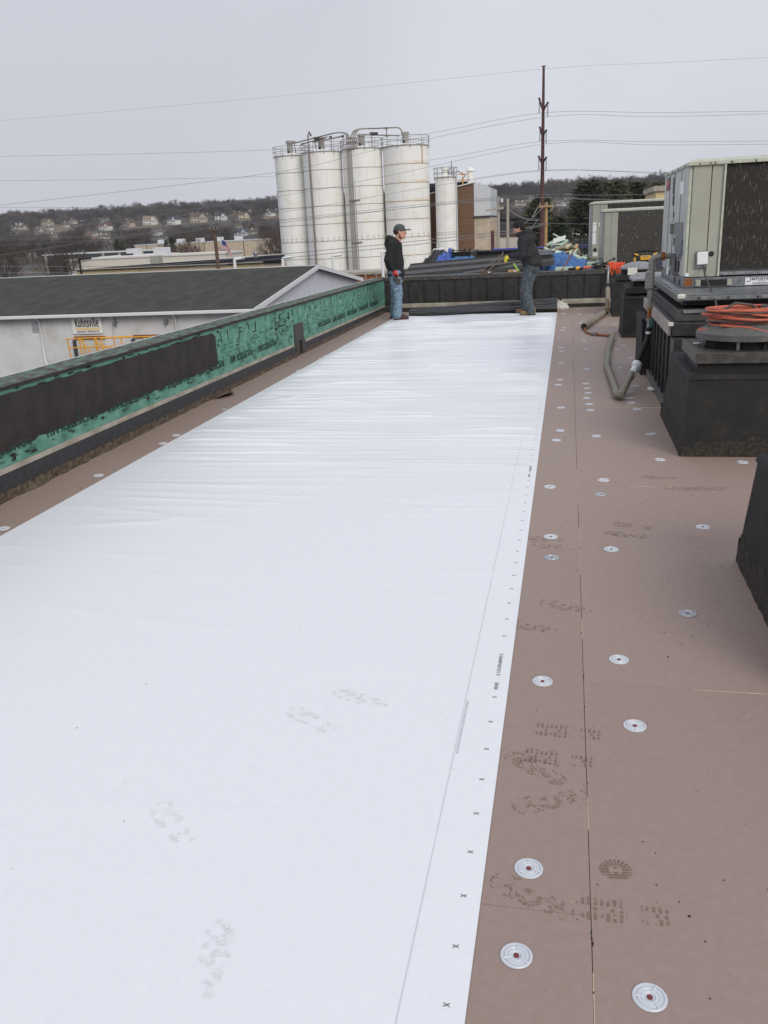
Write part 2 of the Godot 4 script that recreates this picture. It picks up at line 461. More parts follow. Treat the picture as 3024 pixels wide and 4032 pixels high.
	M.insulator = plain(rgb(120, 128, 122), 0.35)
	M.asphalt = tone(rgb(84, 84, 84), 0.12, 0.02, 74, 0.15, 0.95)
	M.shingle = mottled(ntex([[0.15, rgb(38, 40, 35)], [0.45, rgb(48, 51, 44)], [0.7, rgb(55, 57, 50)], [0.9, rgb(65, 66, 59)]], 0.012, 75, 5), Vector3(0.16, 0.16, 0.1), 0.95, 0.0, bump(0.2, 75, 3.0, 2), 0.5)
	M.block_wall = mottled(ntex([[0.1, rgb(186, 185, 179)], [0.4, rgb(199, 199, 200)], [0.7, rgb(205, 205, 207)], [0.95, rgb(211, 211, 212)]], 0.008, 76, 5), Vector3.ONE * 0.12, 0.85)
	M.gable = tone(rgb(200, 202, 212), 0.02, 0.01, 77, 0.2, 0.6)
	M.trim_white = plain(rgb(212, 212, 216), 0.6)
	M.yellow_steel = tone(rgb(218, 158, 52), 0.08, 0.05, 78, 1.0, 0.6)
	M.tan_metal = tone(rgb(196, 180, 146), 0.05, 0.02, 79, 0.3, 0.6)
	M.roof_black = tone(rgb(36, 37, 41), 0.15, 0.02, 80, 0.1, 1.0)
	M.roof_black.metallic_specular = 0.1
	M.tan_wall = tone(rgb(186, 172, 152), 0.05, 0.02, 81, 0.1, 0.8)
	M.pale_roof = plain(rgb(210, 208, 204), 0.7)
	M.dark_wall = plain(rgb(62, 62, 66), 0.8)
	M.pale_grey = plain(rgb(192, 196, 200), 0.6)
	M.scrap_pale = tone(rgb(176, 196, 184), 0.1, 0.05, 82, 3.0, 0.85)
	M.scrap_tan = tone(rgb(164, 150, 120), 0.12, 0.05, 83, 3.0, 0.9)
	M.scrap_grey = tone(rgb(104, 96, 84), 0.15, 0.05, 84, 3.0, 0.9)
	M.scrap_white = tone(rgb(210, 216, 208), 0.05, 0.05, 85, 3.0, 0.85)

# ---------- ground and hills ----------
var KNOTS := [[0, -6.0], [200, -6.0], [320, -5.0], [420, -2.5], [520, 1.0], [620, 7.0], [720, 14.0], [820, 21.0], [920, 26.0], [1020, 28.0], [1300, 24.0], [4000, 20.0]]

func hill(z: float) -> float:
	var d := -z
	for i in KNOTS.size() - 1:
		if d <= KNOTS[i + 1][0]:
			return lerp(float(KNOTS[i][1]), float(KNOTS[i + 1][1]), clampf((d - KNOTS[i][0]) / float(KNOTS[i + 1][0] - KNOTS[i][0]), 0.0, 1.0))
	return 20.0

func terrain() -> void:
	var mb := MB.new()
	mb.colored = true
	var ns := noise(0.012, 91, 4)
	var xs := []; var zs := []
	var x := -1500.0
	while x <= 900.0:
		xs.append(x); x += 20.0
	var z := 260.0
	while z >= -1600.0:
		zs.append(z); z -= 14.0
	for zz in zs:
		for xx in xs:
			var y := hill(zz)
			var d: float = -zz
			var q := ns.get_noise_2d(xx, zz)
			var cc := Color(0.042, 0.037, 0.03)
			if d < 230.0:
				cc = Color(0.09, 0.09, 0.088)
			elif q > 0.2:
				cc = Color(0.15, 0.108, 0.062)
			elif q > 0.1:
				cc = Color(0.07, 0.066, 0.04)
			mb.col = cc
			mb.vert(Vector3(xx, y, zz), Vector3.UP, Vector2(xx, zz))
	var nc := xs.size()
	for i in zs.size() - 1:
		for j in nc - 1:
			var a := i * nc + j
			mb.idx.append_array(PackedInt32Array([a, a + nc + 1, a + 1, a, a + nc, a + nc + 1]))
	var m := plain(Color(1, 1, 1), 0.95)
	m.vertex_color_use_as_albedo = true
	struct("ground", mb, m)
	# paved yard between the buildings
	var yd := MB.new()
	yd.quad(Vector3(-120, -5.99, 60), Vector3(60, -5.99, 60), Vector3(60, -5.99, -64), Vector3(-120, -5.99, -64))
	struct("paved_yard", yd, M.asphalt)

# ---------- the roof we stand on ----------
func roof() -> void:
	var rt := Node3D.new()
	rt.name = "roof"; add_child(rt); rt.set_meta("kind", "structure")
	pbox("insulation_layer", Vector3(4.1, -0.05, -7.7), Vector3(15.8, 0.07, 21.2), M.foam, rt)
	pbox("roof_deck", Vector3(4.1, -0.24, -7.7), Vector3(16.2, 0.3, 21.6), M.dark_wall, rt)
	pbox("building_wall", Vector3(4.1, -3.19, -7.7), Vector3(15.6, 5.6, 21.0), M.block_wall, rt)
	var rng := RandomNumberGenerator.new(); rng.seed = 5
	var board := func(x0: float, x1: float, za: float, zb: float, wa := 0.0, wb := 0.0) -> void:
		# za is the near edge, zb the far edge; wa / wb pull the far corners in, where a joint has opened into a wedge
		var g := 0.0007
		var t: float = rng.randf_range(-0.0003, 0.0001)
		var mb := MB.new()
		mb.hexa([Vector3(x0 + g, -0.014, za - g), Vector3(x1 - g, -0.014, za - g), Vector3(x1 - g, -0.014, zb + g + wb), Vector3(x0 + g, -0.014, zb + g + wa),
			Vector3(x0 + g, t, za - g), Vector3(x1 - g, t, za - g), Vector3(x1 - g, t, zb + g + wb), Vector3(x0 + g, t, zb + g + wa)])
		part("cover_board", mb, [M.board, M.board_b, M.board_c][rng.randi() % 3], rt)
	for cl in [[-3.785, -2.49, 0.6], [-2.486, -1.204, -0.7], [-1.2, 0.0872, 0.0]]:
		var z: float = 3.385 + cl[2]
		if z > 2.8: z -= 2.58
		board.call(cl[0], cl[1], 2.8, z)
		while z > -17.9:
			var e: float = max(z - 2.58, -18.05)
			board.call(cl[0], cl[1], z, e)
			z = e
	for cl in [[0.0879, 1.376], [1.38, 2.666], [2.67, 3.956]]:
		var zs := [2.8, 2.22, -0.36, -2.94, -5.53, -8.1, -8.648, -9.23, -10.51, -12.98, -15.45, -18.05]
		for i in zs.size() - 1:
			var w := 0.0
			if i == 3: w = 0.004
			if i == 4: w = 0.05
			if i == 5: w = 0.006
			board.call(cl[0], cl[1], zs[i], zs[i + 1], 0.0 if i != 5 else 0.004, w if cl[0] < 1.0 else 0.0)
	# ragged dirt in the long joint and along the kerbs
	var dj := MB.new()
	for i in 120:
		var z := rng.randf_range(-16.0, -1.2)
		var s := rng.randf_range(0.001, 0.0042)
		var o := Vector3(0.0875 + rng.randf_range(-0.003, 0.003), 0.0007, z)
		var p := []
		for k in 5:
			var a := TAU * k / 5 + rng.randf()
			p.append(o + Vector3(cos(a) * s * rng.randf_range(0.4, 1.0), 0, sin(a) * s * 2.2))
		for k in 3:
			dj.tri(p[0], p[k + 2], p[k + 1])
	var dn := part("joint_dirt", dj, M.grime, rt); dn.set_meta("kind", "stuff")
	# cream foam showing where joints have opened
	var pale := func(x0: float, x1: float, z0: float, z1: float, w0: float, w1: float) -> void:
		var pj := MB.new()
		var n := 14
		for k in n:
			var a := k / float(n); var b := (k + 1) / float(n)
			var ja := rng.randf_range(0.5, 1.0)
			var p0 := Vector3(lerp(x0, x1, a), 0.0004, lerp(z0, z1, a)); var p1 := Vector3(lerp(x0, x1, b), 0.0004, lerp(z0, z1, b))
			var sd := (p1 - p0).cross(Vector3.UP).normalized()
			pj.quad_out(p0, p1, p1 + sd * lerp(w0, w1, b), p0 + sd * lerp(w0, w1, a) * ja, Vector3.UP)
		part("open_joint", pj, M.foam, rt)
	pale.call(0.48, 1.3, -2.939, -2.94, 0.003, 0.006); pale.call(0.4, 0.68, -5.53, -5.53, 0.006, 0.007)
	pale.call(0.13, 0.86, -8.1, -8.07, 0.003, 0.03); pale.call(0.1, 0.29, -8.648, -8.648, 0.008, 0.008); pale.call(0.34, 0.5, -8.648, -8.645, 0.008, 0.009); pale.call(0.6, 0.72, -8.64, -8.638, 0.006, 0.008)
	pale.call(0.16, 0.27, -9.23, -9.23, 0.007, 0.009); pale.call(0.29, 0.4, -9.23, -9.225, 0.009, 0.007); pale.call(-0.17, 0.05, -6.95, -6.955, 0.006, 0.007)
	for q in [[-4.0, -4.7], [-5.1, -5.9], [-2.1, -2.25], [-1.3, -1.6], [-11.2, -12.4], [-13.5, -14.4], [-16.0, -17.0], [-3.3, -3.5]]:
		pale.call(0.0872, 0.0876, q[0], q[1], 0.0016, 0.0022)
	# loose grit and crumbs lying about on the boards
	var gt := MB.new(); var gl := MB.new()
	for i in 300:
		var near := rng.randf()
		var z := -1.2 - pow(near, 1.6) * 13.0
		var x := rng.randf_range(-0.17, 0.78)
		if rng.randf() < 0.12: x = rng.randf_range(-3.74, -3.36)
		var s := rng.randf_range(0.0007, 0.0026)
		if rng.randf() < 0.05: s *= 1.7
		var g2: MB = gl if rng.randf() < 0.12 else gt
		g2.box(Vector3(x, 0.0004 + s * 0.4, z), Vector3(s * rng.randf_range(0.8, 2.2), s, s * rng.randf_range(0.8, 2.0)), s * 0.25, Basis(Vector3.UP, rng.randf() * TAU))
	var g1 := part("grit", gt, M.grime, rt); g1.set_meta("kind", "stuff")
	var g3 := part("foam_crumbs", gl, M.foam, rt); g3.set_meta("kind", "stuff")
	# boot prints left in dried mud
	var prints := [print_mat(0, 5, rgb(120, 105, 94), 0.12), print_mat(1, 6, rgb(126, 110, 100), 0.0), print_mat(2, 7, rgb(112, 98, 86), 0.5), print_mat(1, 8, rgb(122, 107, 96), -0.12)]
	for b in [[0.03, -2.6, 1.5, 0], [0.0, -2.44, 1.5, 0], [-0.07, -2.38, 0.9, 1], [-0.02, -2.22, 2.0, 3], [0.15, -2.0, 0.1, 2], [0.17, -1.8, 1.55, 0], [-0.06, -1.82, 1.1, 3],
			[0.38, -4.75, 1.2, 0], [0.34, -4.6, 1.3, 1], [-0.1, -4.5, 1.5, 1], [-0.09, -4.4, 1.4, 3], [0.62, -5.75, 1.5, 1], [0.7, -5.5, 1.3, 3], [0.88, -5.5, 1.5, 1], [0.02, -3.62, 1.2, 3], [-0.13, -3.4, 1.3, 3]]:
		part("boot_print", print_quad(Vector3(b[0], 0.0006, b[1]), b[2]), prints[b[3]], rt)

func print_quad(o: Vector3, turn: float) -> MB:
	var m := MB.new()
	var bs := Basis(Vector3.UP, turn)
	m.quad(o + bs * Vector3(-0.05, 0, 0.125), o + bs * Vector3(0.05, 0, 0.125), o + bs * Vector3(0.05, 0, -0.125), o + bs * Vector3(-0.05, 0, -0.125))
	return m

# mud left by a boot sole: lug pattern worn through by grain, cut out of the sheet
func print_mat(kind: int, seed_: int, c: Color, left: float) -> StandardMaterial3D:
	var im := Image.create(110, 300, false, Image.FORMAT_RGBA8)
	var fine := noise(0.16, seed_, 3); var wide := noise(0.02, seed_ + 50, 2); var cell := noise(0.07, seed_ + 90, 1, FastNoiseLite.TYPE_CELLULAR)
	cell.cellular_return_type = FastNoiseLite.RETURN_DISTANCE2_SUB
	for y in 300:
		for x in 110:
			var u := (x - 55) * 0.001; var v := (y - 150) * 0.001
			var hw: float = 0.043 if v < 0.02 else 0.034
			if v < -0.1: hw *= sqrt(max(1.0 - pow((-v - 0.1) / 0.045, 2.0), 0.0))
			if v > 0.1: hw *= sqrt(max(1.0 - pow((v - 0.1) / 0.04, 2.0), 0.0))
			var on: bool = abs(u) < hw
			if kind == 0:
				on = on and ((fmod(v + 0.3, 0.019) < 0.0105 and abs(u) > 0.012) or (abs(u) < 0.007 and fmod(v + 0.3, 0.026) < 0.011)) and not (v > 0.005 and v < 0.05)
			elif kind == 1:
				on = on and cell.get_noise_2d(x, y * 0.8) > -0.78
			else:
				var a := atan2(v - 0.06, u)
				var r := Vector2(u, v - 0.06).length()
				on = r < 0.048 and r > 0.02 and v < 0.1 and ((v > 0.06 and fmod(v, 0.0115) < 0.0068) or (v <= 0.06 and fmod(a + 7.0, 0.3) < 0.17))
				on = on or Vector2(u, v - 0.05).length() < 0.006 or Vector2(u, v - 0.075).length() < 0.006
			var wear: float = left + wide.get_noise_2d(x, y) * 1.3 + fine.get_noise_2d(x, y) * 0.9
			var t: float = clampf(1.0 + fine.get_noise_2d(x + 400.0, y) * (0.16 if c.r < 0.7 else 0.02), 0.7, 1.1)
			im.set_pixel(x, y, Color(c.r * t, c.g * t, c.b * t, 1.0 if on and wear > 0.05 else 0.0))
	var m := plain(Color(1, 1, 1), 0.95)
	m.albedo_texture = ImageTexture.create_from_image(im)
	m.transparency = BaseMaterial3D.TRANSPARENCY_ALPHA_SCISSOR; m.alpha_scissor_threshold = 0.5
	return m

# ---------- white membrane ----------
var wn_a: FastNoiseLite
var wn_b: FastNoiseLite
var wn_c: FastNoiseLite

func wave(x: float, z: float) -> float:
	var d := -z
	var a: float = smoothstep(3.4, 9.0, d)
	var broad: float = wn_a.get_noise_2d(x * 0.16 + 3.0, z * 1.3) * 0.5 + 0.5
	var r1: float = pow(1.0 - abs(wn_b.get_noise_2d(x * 0.17, z * 3.3 + x * 0.1)), 4.5)
	var r2: float = pow(1.0 - abs(wn_c.get_noise_2d(x * 0.24 + 40.0, z * 1.7 - x * 0.07)), 10.0)
	var fade: float = clampf((wn_a.get_noise_2d(x * 0.55 + 90.0, z * 0.9) + 0.45) * 1.4, 0.0, 1.0)
	var e: float = smoothstep(0.0, 0.14, -0.185 - x) * smoothstep(0.0, 0.2, x + 3.32) # flatter along both edges
	return 0.0045 + (a * (broad * 0.01 + r1 * 0.015 * (0.3 + 0.7 * fade)) + (0.14 + 0.86 * a) * r2 * 0.017 * fade) * (0.16 + 0.84 * e)

func membrane() -> void:
	wn_a = noise(1.0, 201, 2); wn_b = noise(1.0, 202, 2); wn_c = noise(1.0, 203, 1)
	var t := thing("roof_membrane", "white roofing membrane rolled out over the brown boards, wrinkled at its far end", "membrane")
	var rows := []
	var z := 2.6
	while z > -17.02:
		var row := []
		var zz := z
		for j in 65:
			var x: float = lerp(-3.318, -0.188, j / 64.0)
			row.append(Vector3(x, wave(x, zz), zz))
		rows.append(row)
		z -= 0.05 if z > -3.0 else (0.02 if z > -6.0 else 0.0145)
	var mb := MB.new()
	mb.sheet(rows, true)
	# turned-down edges, so the sheet has its thickness
	for e in [0, 64]:
		for i in range(0, rows.size() - 1):
			var a: Vector3 = rows[i][e]; var b: Vector3 = rows[i + 1][e]
			mb.quad_out(a, b, Vector3(b.x, 0.0012, b.z), Vector3(a.x, 0.0012, a.z), Vector3(-1 if e == 0 else 1, 0, 0))
	part("sheet", mb, M.tpo, t)
	var ln := MB.new()
	var q := 2.0
	while q > -7.0:
		var q2 := q - 0.06
		var xa := -0.336 - 0.0012; var xb := -0.336 + 0.0012
		ln.quad_out(Vector3(xa, wave(-0.336, q) + 0.0012, q), Vector3(xb, wave(-0.336, q) + 0.0012, q), Vector3(xb, wave(-0.336, q2) + 0.0012, q2), Vector3(xa, wave(-0.336, q2) + 0.0012, q2), Vector3.UP)
		q = q2
	part("lap_line", ln, M.lap, t)
	var bs := Basis(Vector3(0, 0, 1), Vector3(1, 0, 0), Vector3(0, 1, 0))
	var put := func(m: Mesh, x: float, zz: float, mt: Material, called: String) -> void:
		var o := inst(called, m, mt, t, Transform3D(bs, Vector3(x, wave(x, zz) + 0.0014, zz)))
		o.set_meta("label", "black stamped lettering along the membrane's edge")
	var xm := text_mesh("X", 0.021, 0.0004)
	var k := 0
	while k < 46:
		var zz := -1.457 - k * 0.1665 + 0.1665 * 4
		put.call(xm, -0.233, zz, M.ink, "stamped_mark")
		k += 1
	put.call(text_mesh("10AAW190513C1", 0.019, 0.0004), -0.233, -3.04, M.ink, "stamped_lettering")
	put.call(text_mesh("04:04", 0.021, 0.0004), -0.233, -2.87, M.ink, "stamped_lettering")
	put.call(text_mesh("10AAW190513C1 ASTM D6878 TPO 60 MIL MADE IN USA 04:04 CCW", 0.011, 0.0004), -0.327, -2.585, M.ink_faint, "stamped_lettering")
	put.call(text_mesh("10AAW190513C1", 0.019, 0.0004), -0.233, -5.9, M.ink, "stamped_lettering")
	put.call(text_mesh("04:04", 0.021, 0.0004), -0.233, -5.73, M.ink, "stamped_lettering")
	# specks and faint sole marks on the white sheet
	var rng := RandomNumberGenerator.new(); rng.seed = 77
	var sp := MB.new()
	for i in 60:
		var x := rng.randf_range(-2.6, -0.3); var zz := -1.4 - pow(rng.randf(), 1.5) * 8.0
		var s := rng.randf_range(0.0008, 0.0026)
		sp.box(Vector3(x, wave(x, zz) + 0.001, zz), Vector3(s * 2.0, 0.001, s), 0.0, Basis(Vector3.UP, rng.randf() * 3.0))
	var so := part("dirt_specks", sp, M.grime, t); so.set_meta("kind", "stuff")
	var faint := [print_mat(1, 15, rgb(216, 218, 221), -0.15), print_mat(0, 16, rgb(216, 218, 221), -0.05), print_mat(1, 17, rgb(215, 217, 220), -0.2)]
	for b in [[-0.72, -2.72, 1.2], [-0.86, -2.55, 1.0], [-1.12, -1.95, 0.8], [-0.8, -1.5, 0.2]]:
		part("faint_boot_print", print_quad(Vector3(b[0], wave(b[0], b[1]) + 0.0022, b[1]), b[2]), faint[int(abs(b[1]) * 10.0) % 3], t)
	# the rest of the roll, black side out, lying against the far wall
	var r := thing("membrane_roll", "black backed end of the membrane roll lying along the dark metal wall", "roll", Vector3(0, 0, 0))
	var ns := noise(1.6, 211, 3)
	var prof := func(lo: float, hi: float, cz: float, cy0: float, cy1: float, ra: float, rb: float, called: String) -> void:
		var rw := []
		for i in 61:
			var u := i / 60.0
			var x: float = lerp(lo, hi, u)
			var ring := []
			var rr: float = lerp(ra, rb, u)
			for j in 19:
				var a := -TAU * j / 18.0
				var bump_r: float = rr * (1.0 + 0.1 * ns.get_noise_2d(x * 1.1, sin(a) * 1.5 + cz))
				ring.append(Vector3(x, max(lerp(cy0, cy1, u) + sin(a) * bump_r, 0.006), cz + u * -0.22 + cos(a) * bump_r * 1.25))
			rw.append(ring)
		var m2 := MB.new(); m2.sheet(rw)
		for e in [0, 60]:
			for j in 18:
				var ce: Vector3 = (rw[e][0] + rw[e][9]) * 0.5
				m2.tri(ce, rw[e][j], rw[e][j + 1])
		part(called, m2, M.tpo_black, r)
	prof.call(-3.04, -0.19, -17.02, 0.066, 0.07, 0.068, 0.072, "roll")
	prof.call(-3.04, -0.2, -17.22, 0.075, 0.15, 0.062, 0.1, "loose_fold")

# ---------- green parapet ----------
func ptop(z: float) -> float:
	return 0.765 - (-z - 5.0) * 0.0058

func left_parapet() -> void:
	var t := thing("green_parapet", "low parapet wall faced in green underlayment with black tar patches and printed lettering", "parapet")
	var X := -3.765
	var slab := func(mb: MB, x0: float, x1: float, za: float, zb: float, fa: Callable, fb: Callable) -> void:
		mb.hexa([Vector3(x0, fa.call(za), za), Vector3(x1, fa.call(za), za), Vector3(x1, fa.call(zb), zb), Vector3(x0, fa.call(zb), zb),
			Vector3(x0, fb.call(za), za), Vector3(x1, fb.call(za), za), Vector3(x1, fb.call(zb), zb), Vector3(x0, fb.call(zb), zb)])
	var core := MB.new()
	var under := func(z: float) -> float: return ptop(z) - 0.03
	var zero := func(_z: float) -> float: return -0.05
	slab.call(core, X - 0.21, X - 0.004, 2.8, -11.9, zero, under)
	slab.call(core, X - 0.21, X - 0.004, -12.04, -18.4, zero, under)
	slab.call(core, X - 0.21, X - 0.004, -11.9, -12.04, func(_z: float) -> float: return 0.2, under)
	slab.call(core, X - 0.205, X - 0.17, -11.9, -12.04, zero, func(_z: float) -> float: return 0.2)
	part("core", core, M.dark_wall, t)
	# green face, slightly uneven, in pieces either side of the scupper
	var ns := noise(0.9, 301, 3)
	for seg in [[2.8, -11.9, 0.06], [-11.9, -12.04, 0.2], [-12.04, -18.2, 0.06]]:
		var rows := []
		for i in 9:
			var row := []
			var steps := int((seg[0] - seg[1]) / 0.12) + 2
			for j in steps:
				var z: float = lerp(seg[0], seg[1], j / float(steps - 1))
				var y: float = lerp(seg[2], ptop(z) - 0.028, i / 8.0)
				row.append(Vector3(X + ns.get_noise_2d(z * 1.5, y * 3.0) * 0.004, y, z))
			rows.append(row)
		var mb := MB.new(); mb.sheet(rows, true)
		part("underlayment", mb, M.green, t)
	# printed wording, upside down
	var big := text_mesh("POLYSTICK MU", 0.106, 0.001, true)
	var rot := Basis(Vector3(0, 0, 1), Vector3(0, -1, 0), Vector3(1, 0, 0)) # reads upside down from the roof
	var z := -4.1
	var ink := plain(rgb(26, 56, 47), 0.8)
	var ink_b := plain(rgb(46, 104, 88), 0.8)
	while z > -17.6:
		var y: float = ptop(z) - 0.455
		if abs(z + 11.95) > 0.55:
			var o := inst("printed_lettering", big, ink, t, Transform3D(rot.scaled(Vector3(1, 1, 1)), Vector3(X + 0.0055, y + 0.035, z)))
			o.set_meta("label", "black printed wording upside down")
		z -= 0.93
	# lines of fine print too small to read
	var fpm := MB.new()
	var pr := RandomNumberGenerator.new(); pr.seed = 8
	for row in [0.335, 0.372, 0.41, 0.455, 0.5]:
		var zz := -9.05
		while zz > -17.9:
			var ln := pr.randf_range(0.02, 0.16)
			var yy: float = row - (-zz - 9.0) * 0.0058
			if pr.randf() < 0.62 and abs(zz + 11.95) > 0.3:
				fpm.quad_out(Vector3(X + 0.0058, yy, zz), Vector3(X + 0.0058, yy, zz - ln), Vector3(X + 0.0058, yy + 0.011, zz - ln), Vector3(X + 0.0058, yy + 0.011, zz), Vector3.RIGHT)
			zz -= ln + pr.randf_range(0.02, 0.12)
	var fpo := part("fine_print", fpm, ink_b, t); fpo.set_meta("kind", "stuff")
	# dark vertical tar runs below the cap, and smears
	var rng := RandomNumberGenerator.new(); rng.seed = 12
	var runs := MB.new()
	var blob := func(zc: float, yc: float, hw: float, hh: float, n: int) -> void:
		var p := []
		for k in n:
			var a := TAU * k / n
			p.append(Vector3(X + 0.0062, yc + sin(a) * hh * rng.randf_range(0.7, 1.15), zc + cos(a) * hw * rng.randf_range(0.55, 1.2)))
		for k in n - 2:
			runs.tri(p[0], p[k + 1], p[k + 2])
	z = -9.1
	while z > -18.0:
		var top: float = ptop(z) - 0.06
		var ln := rng.randf_range(0.06, 0.17)
		blob.call(z, top - ln * 0.5, rng.randf_range(0.006, 0.02), ln * 0.5, 8)
		z -= rng.randf_range(0.16, 0.4)
	for i in 150:
		var zz := rng.randf_range(-17.8, -9.0)
		blob.call(zz, rng.randf_range(0.22, ptop(zz) - 0.08), rng.randf_range(0.01, 0.07), rng.randf_range(0.003, 0.009), 7)
	for i in 90:
		var zz := -11.2 + rng.randfn(0.0, 0.2)
		blob.call(zz, clampf(0.5 + rng.randfn(0.0, 0.06), 0.3, 0.64), rng.randf_range(0.008, 0.03), rng.randf_range(0.003, 0.012), 7)
	for i in 60:
		var zz := rng.randf_range(-9.0, -3.5)
		blob.call(zz, rng.randf_range(0.24, 0.34), rng.randf_range(0.01, 0.05), rng.randf_range(0.003, 0.012), 8)
	for i in 40:
		var zz := rng.randf_range(-9.2, -3.5)
		blob.call(zz, ptop(zz) - rng.randf_range(0.03, 0.075), rng.randf_range(0.02, 0.08), rng.randf_range(0.003, 0.01), 8)
	var ro := part("tar_runs", runs, M.grime, t); ro.set_meta("kind", "stuff")
	# tar patches with torn outlines
	var pn := noise(2.2, 303, 4)
	for pt in [[2.0, -6.055], [-6.06, -8.95]]:
		var mb := MB.new()
		var steps := int((pt[0] - pt[1]) / 0.04)
		var rows := [[], [], [], [], [], []]
		for j in steps + 1:
			var u := j / float(steps)
			var zz: float = lerp(float(pt[0]), float(pt[1]), u)
			var hi: float = ptop(zz) - 0.066 + pn.get_noise_2d(zz * 2.0, 1.0) * 0.011
			var lo: float = lerp(0.33, 0.305, clampf((-zz - 5.0) / 4.0, 0.0, 1.0)) + pn.get_noise_2d(zz * 3.0, 9.0) * 0.026
			var k := clampf(1.0 - (zz + 8.95) / 0.12, 0.0, 1.0)
			if k > 0.0:
				hi -= k * k * 0.05; lo += k * k * 0.04
			for i in 6:
				var y: float = lerp(lo, hi, i / 5.0)
				rows[i].append(Vector3(X + 0.012 + pn.get_noise_2d(zz * 3.0, y * 6.0) * 0.004 - (0.008 if i == 0 or i == 5 or j == 0 or j == steps else 0.0), y, zz + pn.get_noise_2d(y * 9.0, 4.0) * 0.02))
		mb.sheet(rows, true)
		part("tar_patch", mb, M.bitumen, t)
	# cap and its drip edges
	var cp := MB.new()
	var rows2 := []
	for i in 7:
		var row := []
		var u := i / 6.0
		for j in 140:
			var zz: float = lerp(2.8, -18.3, j / 139.0)
			var x: float = lerp(X + 0.022, X - 0.235, u)
			var y: float = ptop(zz) + ns.get_noise_2d(zz * 2.0, u * 2.0) * 0.006 - (0.008 if i == 0 else 0.0)
			row.append(Vector3(x, y, zz))
		rows2.append(row)
	cp.sheet(rows2, false)
	part("cap", cp, M.cap_top, t)
	var lip := MB.new()
	slab.call(lip, X + 0.004, X + 0.02, 2.8, -18.25, func(q: float) -> float: return ptop(q) - 0.034, func(q: float) -> float: return ptop(q) - 0.009)
	part("cap_edge", lip, M.bitumen, t)
	var lip2 := MB.new()
	slab.call(lip2, X - 0.25, X - 0.236, 2.8, -18.3, func(q: float) -> float: return ptop(q) - 0.1, func(q: float) -> float: return ptop(q) + 0.004)
	part("outer_drip_edge", lip2, M.pale_grey, t)
	# base: pale termination bar, black flashing, torn brown strip
	var by := func(q: float) -> float: return lerp(0.222, 0.15, clampf((-q - 5.0) / 13.0, -0.3, 1.0))
	for seg in [[2.8, -6.2], [-6.205, -8.4], [-8.405, -11.7], [-12.2, -15.1], [-15.105, -18.1]]:
		var mb := MB.new()
		slab.call(mb, X + 0.002, X + 0.013, seg[0], seg[1], func(q: float) -> float: return by.call(q) - 0.038, by)
		part("termination_bar", mb, M.cream, t)
	for seg in [[2.8, -7.3], [-7.305, -11.7], [-12.2, -18.1]]:
		var mb := MB.new()
		mb.hexa([Vector3(X, by.call(seg[0]) - 0.15, seg[0]), Vector3(X + 0.03, by.call(seg[0]) - 0.15, seg[0]), Vector3(X + 0.03, by.call(seg[1]) - 0.14, seg[1]), Vector3(X, by.call(seg[1]) - 0.14, seg[1]),
			Vector3(X, by.call(seg[0]) - 0.039, seg[0]), Vector3(X + 0.01, by.call(seg[0]) - 0.039, seg[0]), Vector3(X + 0.01, by.call(seg[1]) - 0.039, seg[1]), Vector3(X, by.call(seg[1]) - 0.039, seg[1])])
		part("base_flashing", mb, M.black_band, t)
	for seg in [[2.8, -11.86], [-12.06, -18.1]]:
		var rows3 := [[], [], [], []]
		var steps := int((seg[0] - seg[1]) / 0.05)
		for j in steps + 1:
			var zz: float = lerp(float(seg[0]), float(seg[1]), j / float(steps))
			var tear: float = pn.get_noise_2d(zz * 1.3, 30.0)
			rows3[0].append(Vector3(X + 0.03 + max(tear, 0.0) * 0.05, 0.001, zz))
			rows3[1].append(Vector3(X + 0.028 + pn.get_noise_2d(zz * 4.0, 50.0) * 0.008, 0.03 + tear * 0.012, zz))
			rows3[2].append(Vector3(X + 0.03 + pn.get_noise_2d(zz * 4.0, 70.0) * 0.006, 0.055 + tear * 0.01, zz))
			rows3[3].append(Vector3(X + 0.02, by.call(zz) - 0.125 + tear * 0.03, zz))
		var mb := MB.new(); mb.sheet(rows3, true)
		part("torn_membrane_strip", mb, M.brown_strip, t)
	# scupper: sheet metal surround, its slot filled by a black block as painted shade
	var sc := MB.new()
	sc.box(Vector3(X + 0.012, 0.32, -11.965), Vector3(0.014, 0.24, 0.42), 0.002)
	sc.box(Vector3(X + 0.02, 0.1, -11.82), Vector3(0.026, 0.2, 0.13), 0.002)
	sc.box(Vector3(X + 0.02, 0.1, -12.12), Vector3(0.026, 0.2, 0.13), 0.002)
	part("scupper_flashing", sc, tone(rgb(66, 63, 61), 0.15, 0.04, 305, 2.0, 0.7), t)
	pbox("scupper_slot_shade", Vector3(X - 0.07, 0.1, -11.97), Vector3(0.15, 0.2, 0.15), M.dark, t)
	# a curl of torn old membrane at the foot of the wall
	var cl := thing("membrane_scrap", "torn dark scrap of old membrane curling off the parapet foot", "scrap")
	var rw := []
	for i in 6:
		var row := []
		for j in 12:
			var u := j / 11.0
			row.append(Vector3(X + 0.05 + i * 0.028 * sin(PI * u) + 0.01, 0.006 + 0.02 * sin(u * 5.0) * (i / 5.0) * sin(PI * u) + 0.004 * i, -8.55 - u * 0.5))
		rw.append(row)
	var cm := MB.new(); cm.sheet(rw, true)
	part("flap", cm, M.brown_strip, cl)

